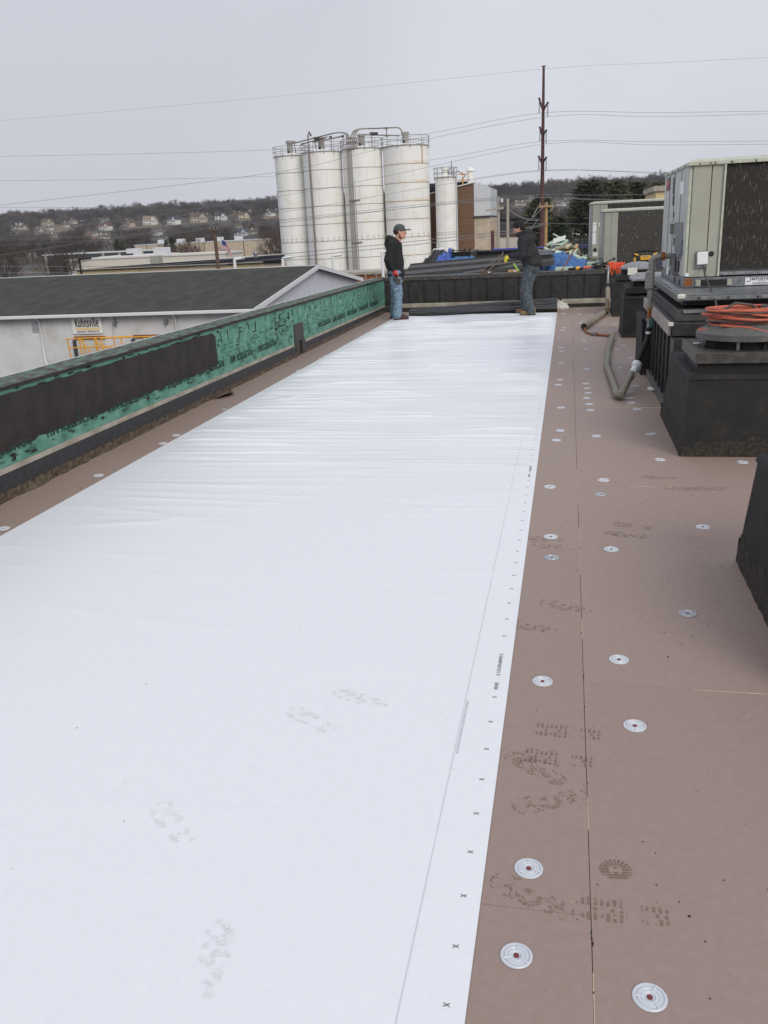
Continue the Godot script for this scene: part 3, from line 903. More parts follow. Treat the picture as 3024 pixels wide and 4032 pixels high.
# ---------- dark metal parapet at the far end ----------
func back_parapet() -> void:
	var t := thing("metal_parapet", "dark standing seam metal parapet wall across the end of the roof", "parapet")
	pbox("core", Vector3(2.2, 0.3, -18.36), Vector3(12.2, 0.72, 0.28), M.dark_wall, t)
	var x := -3.9
	var i := 0
	var pm := MB.new(); pm.box(Vector3.ZERO, Vector3(0.312, 0.47, 0.02), 0.003)
	var rm := MB.new(); rm.box(Vector3.ZERO, Vector3(0.013, 0.47, 0.045), 0.002)
	var pmesh := pm.mesh(); var rmesh := rm.mesh()
	while x < 4.2:
		inst("metal_panel", pmesh, M.black_metal, t, Transform3D(Basis(), Vector3(x + 0.165, 0.39, -18.21)))
		inst("standing_seam", rmesh, M.black_metal, t, Transform3D(Basis(), Vector3(x + 0.33, 0.39, -18.2)))
		x += 0.325
		i += 1
	var cp := MB.new()
	cp.box(Vector3(2.2, 0.66, -18.355), Vector3(12.2, 0.085, 0.36), 0.008)
	part("coping", cp, M.coping, t)
	pbox("base_trim", Vector3(-1.86, 0.115, -18.17), Vector3(3.4, 0.085, 0.05), M.cream, t, 0.006)
	pbox("base_trim", Vector3(2.2, 0.11, -18.15), Vector3(4.65, 0.095, 0.08), M.cream, t, 0.006)
	pbox("base_strip", Vector3(0.2, 0.03, -18.13), Vector3(7.9, 0.07, 0.1), M.bitumen, t, 0.004)

# ---------- neighbouring shed with the sign ----------
func neighbour() -> void:
	var t := thing("grey_shed", "long pale grey block shed with dark shingled gable roof beyond the green parapet", "building")
	var X1 := -14.14; var X0 := -46.0; var Zf := -38.0; var Zr := -59.4; var ze := -48.75
	var ye := -1.5; var yr := -0.17
	pbox("wall", Vector3((X0 + X1) * 0.5, (-6.0 + ye) * 0.5, Zf - 0.15), Vector3(X1 - X0, ye + 6.0, 0.3), M.block_wall, t)
	pbox("wall", Vector3((X0 + X1) * 0.5, (-6.0 + ye) * 0.5, Zr + 0.15), Vector3(X1 - X0, ye + 6.0, 0.3), M.block_wall, t)
	for x in [X1 - 0.15, X0 + 0.15]:
		var g := MB.new()
		var a := Vector3(x, -6.0, Zf - 0.31); var b := Vector3(x, -6.0, Zr + 0.31)
		var pts := [Vector3(x, -6.0, Zf - 0.31), Vector3(x, -6.0, Zr + 0.31), Vector3(x, ye - 0.02, Zr + 0.31), Vector3(x, yr - 0.06, ze), Vector3(x, ye - 0.02, Zf - 0.31)]
		for s in [-0.14, 0.14]:
			var o := Vector3(s, 0, 0)
			for k in 3:
				var p: Vector3 = pts[0] + o; var q: Vector3 = pts[k + 1] + o; var r: Vector3 = pts[k + 2] + o
				if (q - p).cross(r - p).x * s > 0: g.tri(p, q, r)
				else: g.tri(p, r, q)
		part("gable_end", g, M.gable, t)
	# roof slopes
	for s in [[Zf + 0.35, ye - 0.05], [Zr - 0.35, ye - 0.05]]:
		var r := MB.new()
		r.hexa([Vector3(X0 - 0.3, s[1], s[0]), Vector3(X1 + 0.28, s[1], s[0]), Vector3(X1 + 0.28, yr, ze), Vector3(X0 - 0.3, yr, ze),
			Vector3(X0 - 0.3, s[1] + 0.09, s[0]), Vector3(X1 + 0.28, s[1] + 0.09, s[0]), Vector3(X1 + 0.28, yr + 0.09, ze), Vector3(X0 - 0.3, yr + 0.09, ze)])
		part("roof", r, M.shingle, t)
		var fb := MB.new()
		fb.hexa([Vector3(X1 + 0.285, s[1] - 0.12, s[0]), Vector3(X1 + 0.34, s[1] - 0.12, s[0]), Vector3(X1 + 0.34, yr - 0.1, ze), Vector3(X1 + 0.285, yr - 0.1, ze),
			Vector3(X1 + 0.285, s[1] + 0.11, s[0]), Vector3(X1 + 0.34, s[1] + 0.11, s[0]), Vector3(X1 + 0.34, yr + 0.12, ze), Vector3(X1 + 0.285, yr + 0.12, ze)])
		part("barge_board", fb, M.trim_white, t)
	pbox("ridge_cap", Vector3((X0 + X1) * 0.5, yr + 0.09, ze), Vector3(X1 - X0 + 0.5, 0.03, 0.3), M.pale_grey, t)
	pbox("gutter", Vector3((X0 + X1) * 0.5, ye - 0.04, Zf + 0.4), Vector3(X1 - X0 + 0.6, 0.15, 0.13), M.trim_white, t, 0.02)
	for x in [-24.88, -21.0, -17.84, -14.5, -29.4, -35.0]:
		ptube("downspout", [Vector3(x, ye - 0.1, Zf + 0.36), Vector3(x, ye - 0.25, Zf + 0.1), Vector3(x, -3.72, Zf + 0.1), Vector3(x + 0.1, -3.8, Zf + 0.2), Vector3(x + 0.35, -3.86, Zf + 0.25)], 0.05, 0.05, M.trim_white, t, 8)
	var v := Vector3(-25.15, -2.02, Zf + 0.03)
	pbox("vent_frame", v, Vector3(0.42, 0.5, 0.06), M.trim_white, t, 0.01)
	var vent := pbox("vent", v + Vector3(0, 0, 0.02), Vector3(0.33, 0.41, 0.06), M.dark_wall, t)
	for k in 7:
		pbox("louvre", v + Vector3(0, -0.17 + k * 0.057, 0.06), Vector3(0.33, 0.025, 0.03), M.pale_grey, vent, 0.0, Basis(Vector3.RIGHT, 0.5))
	# doorway openings: dark lintel, pale roller door
	for d in [[-22.35, 1.5], [-19.24, 1.56]]:
		var dr := pbox("roller_door", Vector3(d[0], -4.33, Zf + 0.02), Vector3(d[1], 3.33, 0.05), plain(rgb(196, 196, 188), 0.7), t)
		pbox("lintel", Vector3(d[0], -2.6, Zf + 0.05), Vector3(d[1] + 0.1, 0.14, 0.12), M.rust, dr)
		pbox("jamb", Vector3(d[0] - d[1] * 0.5 - 0.08, -4.35, Zf + 0.05), Vector3(0.16, 3.3, 0.12), M.dark_wall, dr)
	for x in [-20.92, -18.3]:
		var lm := pbox("wall_lamp", Vector3(x, -1.95, Zf + 0.1), Vector3(0.16, 0.2, 0.2), M.galv, t, 0.03)
		ptube("lamp_arm", [Vector3(x, -1.95, Zf + 0.02), Vector3(x + 0.08, -2.05, Zf + 0.28)], 0.03, 0.03, M.galv, lm, 6)
	# sign
	var sg := thing("shop_sign", "white sign reading Kuhnsville Asphalt Products over yellow lines on the shed wall", "sign", Vector3(-22.39, -2.01, Zf + 0.04))
	pbox("panel", Vector3(0, 0, 0.02), Vector3(1.56, 0.8, 0.04), plain(rgb(226, 227, 224), 0.5), sg, 0.005)
	var kt := text_mesh("Kuhnsville", 0.46, 0.006, true)
	inst("lettering", kt, M.dark, sg, Transform3D(Basis().scaled(Vector3(0.54, 1.2, 1)), Vector3(0, 0.1, 0.045)))
	inst("lettering", text_mesh("ASPHALT PRODUCTS", 0.125, 0.006, true), M.dark_wall, sg, Transform3D(Basis().scaled(Vector3(0.98, 1, 1)), Vector3(0.02, -0.3, 0.045)))
	for y in [-0.15, -0.2]:
		pbox("yellow_line", Vector3(0.02, y, 0.043), Vector3(1.34, 0.028, 0.004), plain(rgb(226, 178, 70), 0.5), sg)
	# yellow guard rail and gate in front of the doors
	var gr := thing("yellow_guard_rail", "yellow steel guard rail with diagonal braces in front of the shed doors", "railing", Vector3(-22.98, -2.5, Zf + 1.0))
	var bar := func(a: Vector3, b: Vector3, r := 0.03) -> void:
		ptube("rail", [a, b], r, r, M.yellow_steel, gr, 6)
	for y in [0.0, -0.42]:
		bar.call(Vector3(0.0, y - 0.03, 0), Vector3(3.3, y + 0.02, 0))
		bar.call(Vector3(2.05, y + 0.02, 0.5), Vector3(5.8, y + 0.06, 0.5))
	for x in [0.0, 0.62, 0.8, 1.42, 1.5, 2.4]:
		bar.call(Vector3(x, 0.0, 0), Vector3(x + 0.08, -1.3, 0))
	for x in [2.05, 3.05, 4.2, 5.8]:
		bar.call(Vector3(x, 0.05, 0.5), Vector3(x, -1.2, 0.5))
	bar.call(Vector3(0.62, 0, 0), Vector3(1.25, -0.85, 0)); bar.call(Vector3(1.42, 0, 0), Vector3(2.0, -0.8, 0))
	pbox("toe_board", Vector3(0.95, -0.98, 0.02), Vector3(1.9, 0.13, 0.06), M.yellow_steel, gr)
	pbox("toe_board", Vector3(0.95, -1.24, 0.02), Vector3(1.9, 0.22, 0.06), M.yellow_steel, gr)
	pbox("platform", Vector3(1.6, -2.4, -0.05), Vector3(3.6, 2.1, 0.9), M.dark_wall, gr)

# ---------- silos ----------
func silo(called: String, label: String, x: float, z: float, r: float, top: float, rings: Array, rusty: bool, rail: bool, box_h: float) -> Node3D:
	var t := thing(called, label, "silo", Vector3(x, -6.0, z), 0.0, "" if called == "slim_silo" else "white silos in a row")
	var H := top + 6.0
	var mb := MB.new()
	mb.lathe([Vector2(r, 0), Vector2(r, H), Vector2(r * 0.96, H + 0.05), Vector2(0.0, H + 0.42)], 56)
	part("shell", mb, M.silo, t)
	var sm: Material = M.silo_seam_rust if rusty else M.silo_seam
	for q in rings:
		var rb := MB.new()
		var y: float = q + 6.0
		rb.lathe([Vector2(r + 0.002, y - 0.032), Vector2(r + 0.025, y - 0.028), Vector2(r + 0.025, y + 0.028), Vector2(r + 0.002, y + 0.032)], 56)
		part("ring_seam", rb, sm, t)
	var e := MB.new()
	e.lathe([Vector2(r, H - 0.04), Vector2(r + 0.07, H - 0.03), Vector2(r + 0.07, H + 0.06), Vector2(r * 0.97, H + 0.07)], 56)
	part("top_rim", e, M.silo_seam if not rusty else M.silo_fit, t)
	# upright plate joints between the rings
	var js := MB.new()
	var ys: Array = [H]
	for q in rings: ys.append(q + 6.0)
	for i in ys.size() - 1:
		for k in 7:
			var a := TAU * k / 7.0 + (0.22 if i % 2 else 0.67)
			var d := Vector3(cos(a), 0, sin(a)) * (r + 0.004)
			js.box(d + Vector3(0, (ys[i] + ys[i + 1]) * 0.5, 0), Vector3(0.008, ys[i] - ys[i + 1] - 0.1, 0.02), 0.0, Basis(Vector3.UP, -a))
	part("plate_joint", js, plain(rgb(196, 193, 184), 0.7), t)
	for k in 9:
		var a := PI * 0.1 + PI * 0.8 * k / 8.0
		for yy in [0.9, 1.12]:
			var w := pbox("vent_slot", Vector3(cos(a), 0, sin(a)) * (r + 0.01) + Vector3(0, yy + 6.0, 0), Vector3(0.22, 0.05, 0.03), M.silo_seam, t, 0.0, Basis(Vector3.UP, PI / 2 - a))
	if rail:
		var rr := r + 0.12
		for yy in [0.45, 0.95]:
			var pts := []
			for k in 49:
				var a := TAU * k / 48
				pts.append(Vector3(cos(a) * rr, H + yy, sin(a) * rr))
			ptube("guard_rail", pts, 0.028, 0.028, M.silo_fit, t, 5)
		for k in 12:
			var a := TAU * (k + 0.3) / 12
			var d := Vector3(cos(a) * rr, 0, sin(a) * rr)
			ptube("rail_post", [d + Vector3(0, H - 0.25, 0), d + Vector3(0, H + 0.95, 0)], 0.026, 0.026, M.silo_fit, t, 5)
	if box_h > 0.0:
		var bx := MB.new()
		bx.lathe([Vector2(0.0, H + 0.2), Vector2(0.34, H + 0.2), Vector2(0.34, H + box_h), Vector2(0.42, H + box_h), Vector2(0.42, H + box_h + 0.22), Vector2(0.0, H + box_h + 0.26)], 8)
		var o := part("dust_filter", bx, M.silo_fit, t)
		pbox("hatch", Vector3(-0.1, H + 0.5, 0.34), Vector3(0.2, 0.3, 0.05), M.dark, o)
	return t

func silos() -> void:
	var rg := [7.95, 6.15, 4.38, 2.62, 0.82, -0.98, -2.8, -4.6]
	var rg2 := [7.86, 6.08, 4.31, 2.52, 0.78, -1.0, -2.8, -4.6]
	var s1 := silo("white_silo", "slender white silo at the end of the row, plain shell without pipes", -29.4, -95.5, 1.73, 9.55, rg2, false, true, 1.35)
	var s2 := silo("white_silo", "white silo with one thin dark pipe running down its front", -25.55, -94.2, 2.05, 9.6, rg2, false, true, 1.3)
	var s3 := silo("white_silo", "white silo carrying a bundle of vertical pipes down its front", -21.3, -94.5, 2.05, 9.7, rg2, false, true, 1.25)
	var s4 := silo("white_silo", "wide white silo with rust streaks and orange stained seams", -16.75, -95.0, 2.36, 9.7, rg, true, true, 1.2)
	var s5 := silo("slim_silo", "slim short white silo with railed top standing against the brown brick building", -12.66, -95.0, 1.09, 6.5, [-4.0], false, true, 0.0)
	# rust runs on the wide silo: flakes of rust stuck to the shell
	var rng := RandomNumberGenerator.new(); rng.seed = 44
	var rs := MB.new(); var ry := MB.new()
	for i in 190:
		var a := 0.62 + rng.randfn(0.0, 0.012)
		var y := rng.randf_range(13.95, 15.6)
		var h := rng.randf_range(0.03, 0.16)
		rs.box(Vector3(cos(a) * 2.366, y, sin(a) * 2.366), Vector3(0.006, h, rng.randf_range(0.02, 0.05)), 0.0, Basis(Vector3.UP, -a))
	for i in 320:
		var band: float = [13.95, 12.15, 10.38][rng.randi() % 3]
		var a := rng.randf_range(0.2, 2.2)
		if rng.randf() < 0.55: a = 0.6 + rng.randfn(0.0, 0.25)
		ry.box(Vector3(cos(a) * 2.365, band + 0.05 + abs(rng.randfn(0.0, 0.12)), sin(a) * 2.365), Vector3(0.004, rng.randf_range(0.03, 0.1), rng.randf_range(0.03, 0.12)), 0.0, Basis(Vector3.UP, -a))
	var o1 := part("rust_streak", rs, tone(rgb(188, 130, 76), 0.12, 0.05, 401, 0.8, 0.9), s4); o1.set_meta("kind", "stuff")
	var o2 := part("rust_specks", ry, tone(rgb(226, 214, 190), 0.04, 0.05, 402, 0.8, 0.9), s4); o2.set_meta("kind", "stuff")
	# pipe down the second silo
	ptube("down_pipe", [Vector3(-0.95, 17.3, 0.4), Vector3(-0.9, 17.6, 1.2), Vector3(-0.82, 17.2, 1.95), Vector3(-0.82, 15.2, 2.02), Vector3(-0.82, 0, 2.02)], 0.09, 0.09, M.pipe_brown, s2, 8)
	# bundle on the third
	for k in 6:
		var x := -1.12 + k * 0.215
		ptube("fill_pipe", [Vector3(x, 16.9 - k * 0.05, 1.9), Vector3(x, 0, 1.98)], 0.075, 0.075, plain(rgb(158, 154, 148), 0.6) if k % 2 else M.silo_fit, s3, 8)
	for y in [15.7, 16.3, 10.7, 6.5]:
		pbox("pipe_clamp", Vector3(-0.58, y, 1.99), Vector3(1.2, 0.16, 0.17), M.pipe_brown, s3)
	var arch := func(a: Vector3, b: Vector3, c: Vector3, d: Vector3, mt: Material) -> void:
		var pts := []
		for i in 13:
			var u := i / 12.0
			pts.append(a.bezier_interpolate(b, c, d, u))
		ptube("transfer_pipe", pts, 0.07, 0.07, mt, s3, 7)
	var off := Vector3(-21.3, -6.0, -94.5)
	for q in [[-22.3, -22.4, -27.0], [-22.1, -22.2, -26.2]]:
		arch.call(Vector3(q[0], 10.6, -92.7) - off, Vector3(q[0], 11.35, -92.7) - off, Vector3(q[1] - 0.8, 11.35, -92.8) - off, Vector3(-23.9, 11.3, -93.0) - off, M.silo_fit)
	for q in [[-21.9, -19.3], [-21.7, -19.5], [-21.5, -19.7]]:
		arch.call(Vector3(q[0], 10.6, -92.7) - off, Vector3(q[0], 11.5, -92.7) - off, Vector3(q[0] + 0.4, 11.55, -92.8) - off, Vector3(-20.2, 11.5, -93.0) - off, M.silo_fit)
	for q in [[Vector3(-23.9, 11.3, -93.0), Vector3(-28.3, 10.75, -94.0)], [Vector3(-24.6, 11.0, -93.2), Vector3(-27.9, 10.6, -94.5)], [Vector3(-20.2, 11.5, -93.0), Vector3(-17.7, 11.5, -93.8)], [Vector3(-20.8, 11.0, -93.2), Vector3(-17.2, 10.75, -94.2)], [Vector3(-26.2, 10.6, -93.4), Vector3(-22.8, 11.0, -93.2)]]:
		ptube("transfer_pipe", [q[0] - off, q[1] - off], 0.065, 0.065, M.pipe_brown, s3, 7)
	arch.call(Vector3(-17.7, 11.5, -93.8) - off, Vector3(-17.0, 11.55, -93.9) - off, Vector3(-16.9, 11.3, -94.0) - off, Vector3(-16.95, 10.75, -94.4) - off, M.silo_fit)
	arch.call(Vector3(-28.3, 10.75, -94.0) - off, Vector3(-28.9, 10.75, -94.2) - off, Vector3(-29.1, 10.7, -94.4) - off, Vector3(-29.2, 10.6, -94.8) - off, M.pipe_brown)
	for q in [[-28.25, 10.75], [-26.0, 11.0], [-24.3, 11.0], [-20.0, 11.1], [-18.4, 11.45], [-23.0, 11.0]]:
		ptube("pipe_support", [Vector3(q[0], 9.7, -93.7) - off, Vector3(q[0], q[1], -93.4) - off], 0.04, 0.04, M.steel_red, s3, 5)
		pbox("pipe_joint", Vector3(q[0], q[1], -93.4) - off, Vector3(0.28, 0.2, 0.2), M.pipe_brown, s3)
	pbox("valve_cluster", Vector3(-25.75, 10.9, -93.3) - off, Vector3(0.5, 0.35, 0.4), M.dark_wall, s3)
	pbox("valve_cluster", Vector3(-19.6, 11.0, -93.4) - off, Vector3(0.55, 0.3, 0.3), M.dark_wall, s3)
	# slim silo fittings
	var f := MB.new(); f.lathe([Vector2(0.0, 12.7), Vector2(0.28, 12.7), Vector2(0.28, 13.2), Vector2(0.42, 13.25), Vector2(0.42, 13.55), Vector2(0, 13.6)], 12)
	part("vent_hood", f, M.silo, s5)
	for k in 5:
		ptube("fitting", [Vector3(0.3 + k * 0.16, 12.6, 0.2), Vector3(0.3 + k * 0.16, 13.2 + 0.2 * (k % 3), 0.2)], 0.035, 0.03, M.galv, s5, 6)
	ptube("fitting", [Vector3(0.62, 12.6, 0.1), Vector3(0.66, 14.1, 0.1)], 0.05, 0.03, M.dark_wall, s5, 6)
	ptube("down_pipe", [Vector3(1.16, 13.0, 0.3), Vector3(1.18, 0, 0.3)], 0.07, 0.07, M.pale_grey, s5, 8)
	ptube("pipe_arm", [Vector3(1.2, 13.1, 0.2), Vector3(2.1, 12.6, 0.2), Vector3(1.75, 12.2, 0.2)], 0.05, 0.05, M.dark_wall, s5, 6)
	# brick building with pale cladding
	var b := thing("brick_building", "tall brown brick building with pale grey upper cladding and tan lower wall", "building", Vector3(-11.2, -6.0, -97.0))
	var w := MB.new()
	w.hexa([Vector3(-3.6, 0, 0), Vector3(1.25, 0, 0), Vector3(1.25, 0, -9), Vector3(-3.6, 0, -9), Vector3(-3.6, 11.0, 0), Vector3(1.25, 11.9, 0), Vector3(1.25, 11.9, -9), Vector3(-3.6, 11.0, -9)])
	part("brick_wall", w, M.brick, b)
	var cl := MB.new()
	cl.hexa([Vector3(1.26, 8.6, 0.05), Vector3(3.0, 8.6, -0.3), Vector3(3.0, 8.6, -9), Vector3(1.26, 8.6, -9), Vector3(1.26, 11.95, 0.05), Vector3(3.0, 11.4, -0.3), Vector3(3.0, 11.4, -9), Vector3(1.26, 11.95, -9)])
	part("grey_cladding", cl, M.pale_grey, b)
	pbox("tan_wall", Vector3(2.12, 4.2, -4.6), Vector3(1.73, 8.5, 9.0), M.tan_wall, b)
	pbox("belt_course", Vector3(2.12, 8.52, -4.5), Vector3(1.8, 0.16, 9.2), M.dark_wall, b)
	var rc := MB.new()
	rc.hexa([Vector3(-3.7, 11.0, 0.2), Vector3(1.3, 11.92, 0.2), Vector3(1.3, 11.92, -9), Vector3(-3.7, 11.0, -9), Vector3(-3.7, 11.12, 0.2), Vector3(1.3, 12.05, 0.2), Vector3(1.3, 12.05, -9), Vector3(-3.7, 11.12, -9)])
	part("roof_edge", rc, M.pale_roof, b)
	for k in 26:
		pbox("brick_course", Vector3(-1.17, 0.5 + k * 0.42, 0.006), Vector3(4.83, 0.05, 0.012), M.wood_pole if k % 2 else M.brick, b)
	var st := MB.new(); st.lathe([Vector2(0.0, 11.7), Vector2(0.33, 11.7), Vector2(0.33, 13.15), Vector2(0.5, 13.2), Vector2(0.42, 13.45), Vector2(0.0, 13.6)], 16, Vector3(0.75, 0, -1.5))
	part("exhaust_stack", st, M.silo, b)
	for q in [[-0.5, 12.9], [-0.5, 12.3]]:
		ptube("yellow_rail", [Vector3(q[0], q[1], -0.8), Vector3(0.5, q[1], -0.8)], 0.05, 0.05, M.yellow_steel, b, 5)
	ptube("yellow_rail", [Vector3(0.0, 11.8, -0.8), Vector3(0.0, 13.0, -0.8)], 0.06, 0.06, M.yellow_steel, b, 5)
	# dark block seen between the silos
	var db := thing("dark_hall", "dark roofed brick hall glimpsed between the wide silo and the slim silo", "building", Vector3(-14.6, -6.0, -112.0))
	pbox("wall", Vector3(0, 6.0, 0), Vector3(5.0, 12.0, 6.0), M.brick, db)
	pbox("roof", Vector3(0, 12.1, 0), Vector3(5.4, 1.1, 6.4), M.roof_black, db)
	# low rusty plant at the feet of the silos
	var lp := thing("rusty_tank_base", "low rusty steel bund with pale pipes at the feet of the silos", "tank", Vector3(-14.6, -6.0, -66.0))
	pbox("bund", Vector3(0, 2.3, 0), Vector3(7.0, 4.6, 4.0), M.rust, lp, 0.1)
	pbox("rim", Vector3(0, 4.68, 0), Vector3(7.2, 0.2, 4.2), M.cream, lp)
	for k in 9:
		pbox("rim_post", Vector3(-3.2 + k * 0.8, 4.35, 2.05), Vector3(0.08, 0.55, 0.08), M.cream, lp)
	# white pipe brackets standing up in front of the silos
	for q in [[-23.95, 0.11, 0.77, 0, "white painted pipe bracket standing beyond the shed ridge, beside the flagpole"], [-20.26, 0.03, 0.73, 0, "white painted pipe bracket in front of the plain slender silo"], [-16.51, 0.05, 0.68, 0, "white painted pipe bracket in front of the silo with one dark pipe"], [-12.88, 0.16, 0.42, 0, "white painted pipe bracket beside the wide rusty silo's foot"], [-9.21, 0.15, 0.71, 0, "white painted pipe bracket in front of the slim silo"]]:
		var br := thing("pipe_bracket", q[4], "bracket", Vector3(q[0], -6.0, -62.0), 0.0, "white pipe brackets")
		ptube("post", [Vector3(0, 0, 0), Vector3(0, q[1] + 6.0, 0)], 0.11, 0.11, M.white, br, 8)
		ptube("arm", [Vector3(0, q[1] + 6.0, 0), Vector3(q[2], q[1] + 6.05, 0)], 0.09, 0.09, M.white, br, 8)

# ---------- low buildings across the yard ----------
func far_buildings() -> void:
	var t := thing("tan_warehouse", "low tan corrugated warehouse with black roof behind the shed ridge", "building", Vector3(-36.0, -6.0, -70.0))
	# ribbed wall in separate corrugated sheets
	var rb := MB.new()
	for k in 5:
		var x := k * 0.2
		rb.hexa([Vector3(x, 0, 0), Vector3(x + 0.2, 0, 0), Vector3(x + 0.2, 0, -0.05), Vector3(x, 0, -0.05), Vector3(x, 5.55, 0), Vector3(x + 0.2, 5.55, 0), Vector3(x + 0.2, 5.55, -0.05), Vector3(x, 5.55, -0.05)])
		rb.box(Vector3(x + 0.1, 2.77, 0.03), Vector3(0.08, 5.55, 0.06))
	var rbm := rb.mesh()
	for k in 17:
		inst("wall_sheet", rbm, M.tan_metal, t, Transform3D(Basis(), Vector3(-5.5 + k * 1.0, 0, 0)))
	pbox("side_wall", Vector3(12.0, 2.78, -0.55), Vector3(2.2, 5.6, 1.0), M.tan_wall, t)
	var rf := MB.new()
	rf.hexa([Vector3(-5.7, 5.5, 0.2), Vector3(13.1, 5.5, 0.2), Vector3(6.2, 5.5, -22), Vector3(-3.3, 5.5, -8.0), Vector3(-5.7, 5.6, 0.2), Vector3(13.1, 5.66, 0.2), Vector3(6.2, 5.62, -22), Vector3(-3.3, 5.6, -8.0)])
	part("roof", rf, M.roof_black, t)
	var fe := MB.new()
	fe.hexa([Vector3(-3.3, 5.5, -8.0), Vector3(6.2, 5.5, -22), Vector3(6.2, 5.5, -22.3), Vector3(-3.3, 5.5, -8.3), Vector3(-3.3, 5.68, -8.0), Vector3(6.2, 5.74, -22), Vector3(6.2, 5.74, -22.3), Vector3(-3.3, 5.68, -8.3)])
	part("far_edge", fe, M.pale_roof, t)
	pbox("fascia", Vector3(3.0, 5.6, 0.25), Vector3(17.0, 0.08, 0.12), M.cream, t)
	var rv := MB.new(); rv.lathe([Vector2(0.2, 5.6), Vector2(0.2, 6.0), Vector2(0.3, 6.0), Vector2(0.26, 6.2), Vector2(0, 6.3)], 12, Vector3(5.8, 0, -14))
	part("roof_ventilator", rv, M.galv, t)
	pbox("roof_unit", Vector3(-1.4, 6.0, -7.0), Vector3(0.9, 0.7, 0.8), M.unit, t)
	var b := func(called: String, label: String, ce: Vector3, s: Vector3, wm: Material, rm: Material, units: int) -> Node3D:
		var o := thing(called, label, "building", Vector3(ce.x, -6.0, ce.z))
		pbox("wall", Vector3(0, s.y * 0.5, 0), s, wm, o)
		pbox("roof_edge", Vector3(0, s.y + 0.12, 0), Vector3(s.x + 0.3, 0.3, s.z + 0.3), rm, o)
		for k in units:
			pbox("roof_unit", Vector3(s.x * (-0.4 + 0.8 * (k + 0.5) / units), s.y + 0.8, s.z * 0.2), Vector3(2.2, 1.2, 2.0), M.pale_grey, o, 0.05)
		return o
	var wb: Node3D = b.call("white_flat_building", "flat roofed white building with a grey box on its front", Vector3(-79.0, 0, -156), Vector3(11.0, 5.1, 10), plain(rgb(214, 206, 194), 0.8), M.pale_roof, 1)
	pbox("front_box", Vector3(0.5, 3.6, 5.2), Vector3(4.4, 1.6, 0.6), M.pale_grey, wb)
	pbox("roof_strip", Vector3(0.2, 5.5, 5.3), Vector3(2.4, 0.4, 0.2), M.dark_wall, wb)
	b.call("white_flat_building", "small pale block building beside the bare trees", Vector3(-88.0, 0, -152), Vector3(4.6, 4.9, 6), plain(rgb(198, 194, 188), 0.8), M.pale_roof, 0)
	b.call("white_flat_building", "long low white building with a thin pale roof edge beside the flagpole", Vector3(-66.0, 0, -140), Vector3(24.0, 5.2, 8), plain(rgb(206, 200, 190), 0.8), M.pale_roof, 1)
	var tw: Node3D = b.call("tan_flat_warehouse", "long tan flat roofed warehouse with vehicles lined up behind it", Vector3(-113.0, 0, -268), Vector3(40.0, 6.5, 16), M.tan_wall, M.pale_grey, 5)
	for k in 6: pbox("wall_joint", Vector3(-16.0 + k * 6.4, 3.2, 8.02), Vector3(0.2, 6.4, 0.06), M.dark_wall, tw)
	var dk: Node3D = b.call("dark_flat_building", "long dark walled building with pale pilasters below the hillside", Vector3(-130.0, 0, -238), Vector3(34.0, 5.1, 14), M.dark_wall, M.pale_grey, 0)
	for x in [-16.0, 2.0, 7.0, 14.0]: pbox("pilaster", Vector3(x, 2.6, 7.1), Vector3(0.7, 5.2, 0.3), M.cream, dk)
	b.call("dark_wood_building", "dark building block behind the grey utility poles", Vector3(-11.0, 0, -160), Vector3(9.0, 8.2, 10), M.dark_wall, M.roof_black, 0)
	b.call("pale_low_building", "low pale building behind the rusty post and grey poles", Vector3(-8.4, 0, -130), Vector3(6.4, 6.0, 6), plain(rgb(200, 192, 182), 0.8), M.steel_red, 0)
	b.call("cream_tower", "small cream block building peeping over the rooftop units", Vector3(8.0, 0, -62), Vector3(5.7, 9.15, 8), plain(rgb(206, 184, 140), 0.8), M.cream, 0)
	b.call("white_house_block", "white gabled building partly hidden by the evergreen trees", Vector3(2.2, 0, -150), Vector3(3.6, 6.4, 6), plain(rgb(214, 212, 206), 0.8), M.pale_roof, 0)
	# vehicles behind the tan warehouse
	for k in 7:
		var v := thing("parked_van", "white boxy van parked in the line behind the tan flat warehouse", "van", Vector3(-128.0 + k * 5.2 + (k % 3) * 0.7, hill(-330.0), -330.0), 0.2 * (k % 3), "vans parked behind the tan warehouse")
		pbox("body", Vector3(0, 1.65, 0), Vector3(3.8, 2.5, 2.0), M.white, v, 0.25)
		pbox("cab", Vector3(2.4, 1.2, 0), Vector3(1.3, 1.6, 1.9), M.white, v, 0.3)
		pbox("windscreen", Vector3(2.72, 1.7, 0), Vector3(0.7, 0.6, 1.7), M.dark, v, 0.1)
		for wx in [-1.2, 2.2]:
			for wz in [-0.95, 0.95]:
				var wh := MB.new(); wh.lathe([Vector2(0, -0.12), Vector2(0.4, -0.12), Vector2(0.4, 0.12), Vector2(0, 0.12)], 12, Vector3(wx, 0.4, wz), Basis(Vector3.RIGHT, PI / 2))
				part("wheel", wh, M.rubber, v)
	# flag
	var fl := thing("flag_pole", "flagpole flying a drooping striped flag in front of the tan warehouse", "flagpole", Vector3(-54.4, -6.0, -136.0))
	ptube("pole", [Vector3(0, 0, 0), Vector3(0, 7.6, 0)], 0.09, 0.05, M.pale_grey, fl, 8)
	var bl := MB.new(); bl.lathe([Vector2(0, 7.55), Vector2(0.09, 7.62), Vector2(0.09, 7.7), Vector2(0, 7.78)], 10)
	part("finial", bl, M.yellow_steel, fl)
	var fp := func(u: float, v: float) -> Vector3: # hangs down in folds, swinging out to one side
		return Vector3(0.06 + u * 1.9 * (0.75 + 0.2 * v), 7.3 - v * 1.5 - u * u * 2.0, 0.16 * sin(u * 9.0 + v * 2.0) * (0.3 + u))
	var stripes := [MB.new(), MB.new(), MB.new()]
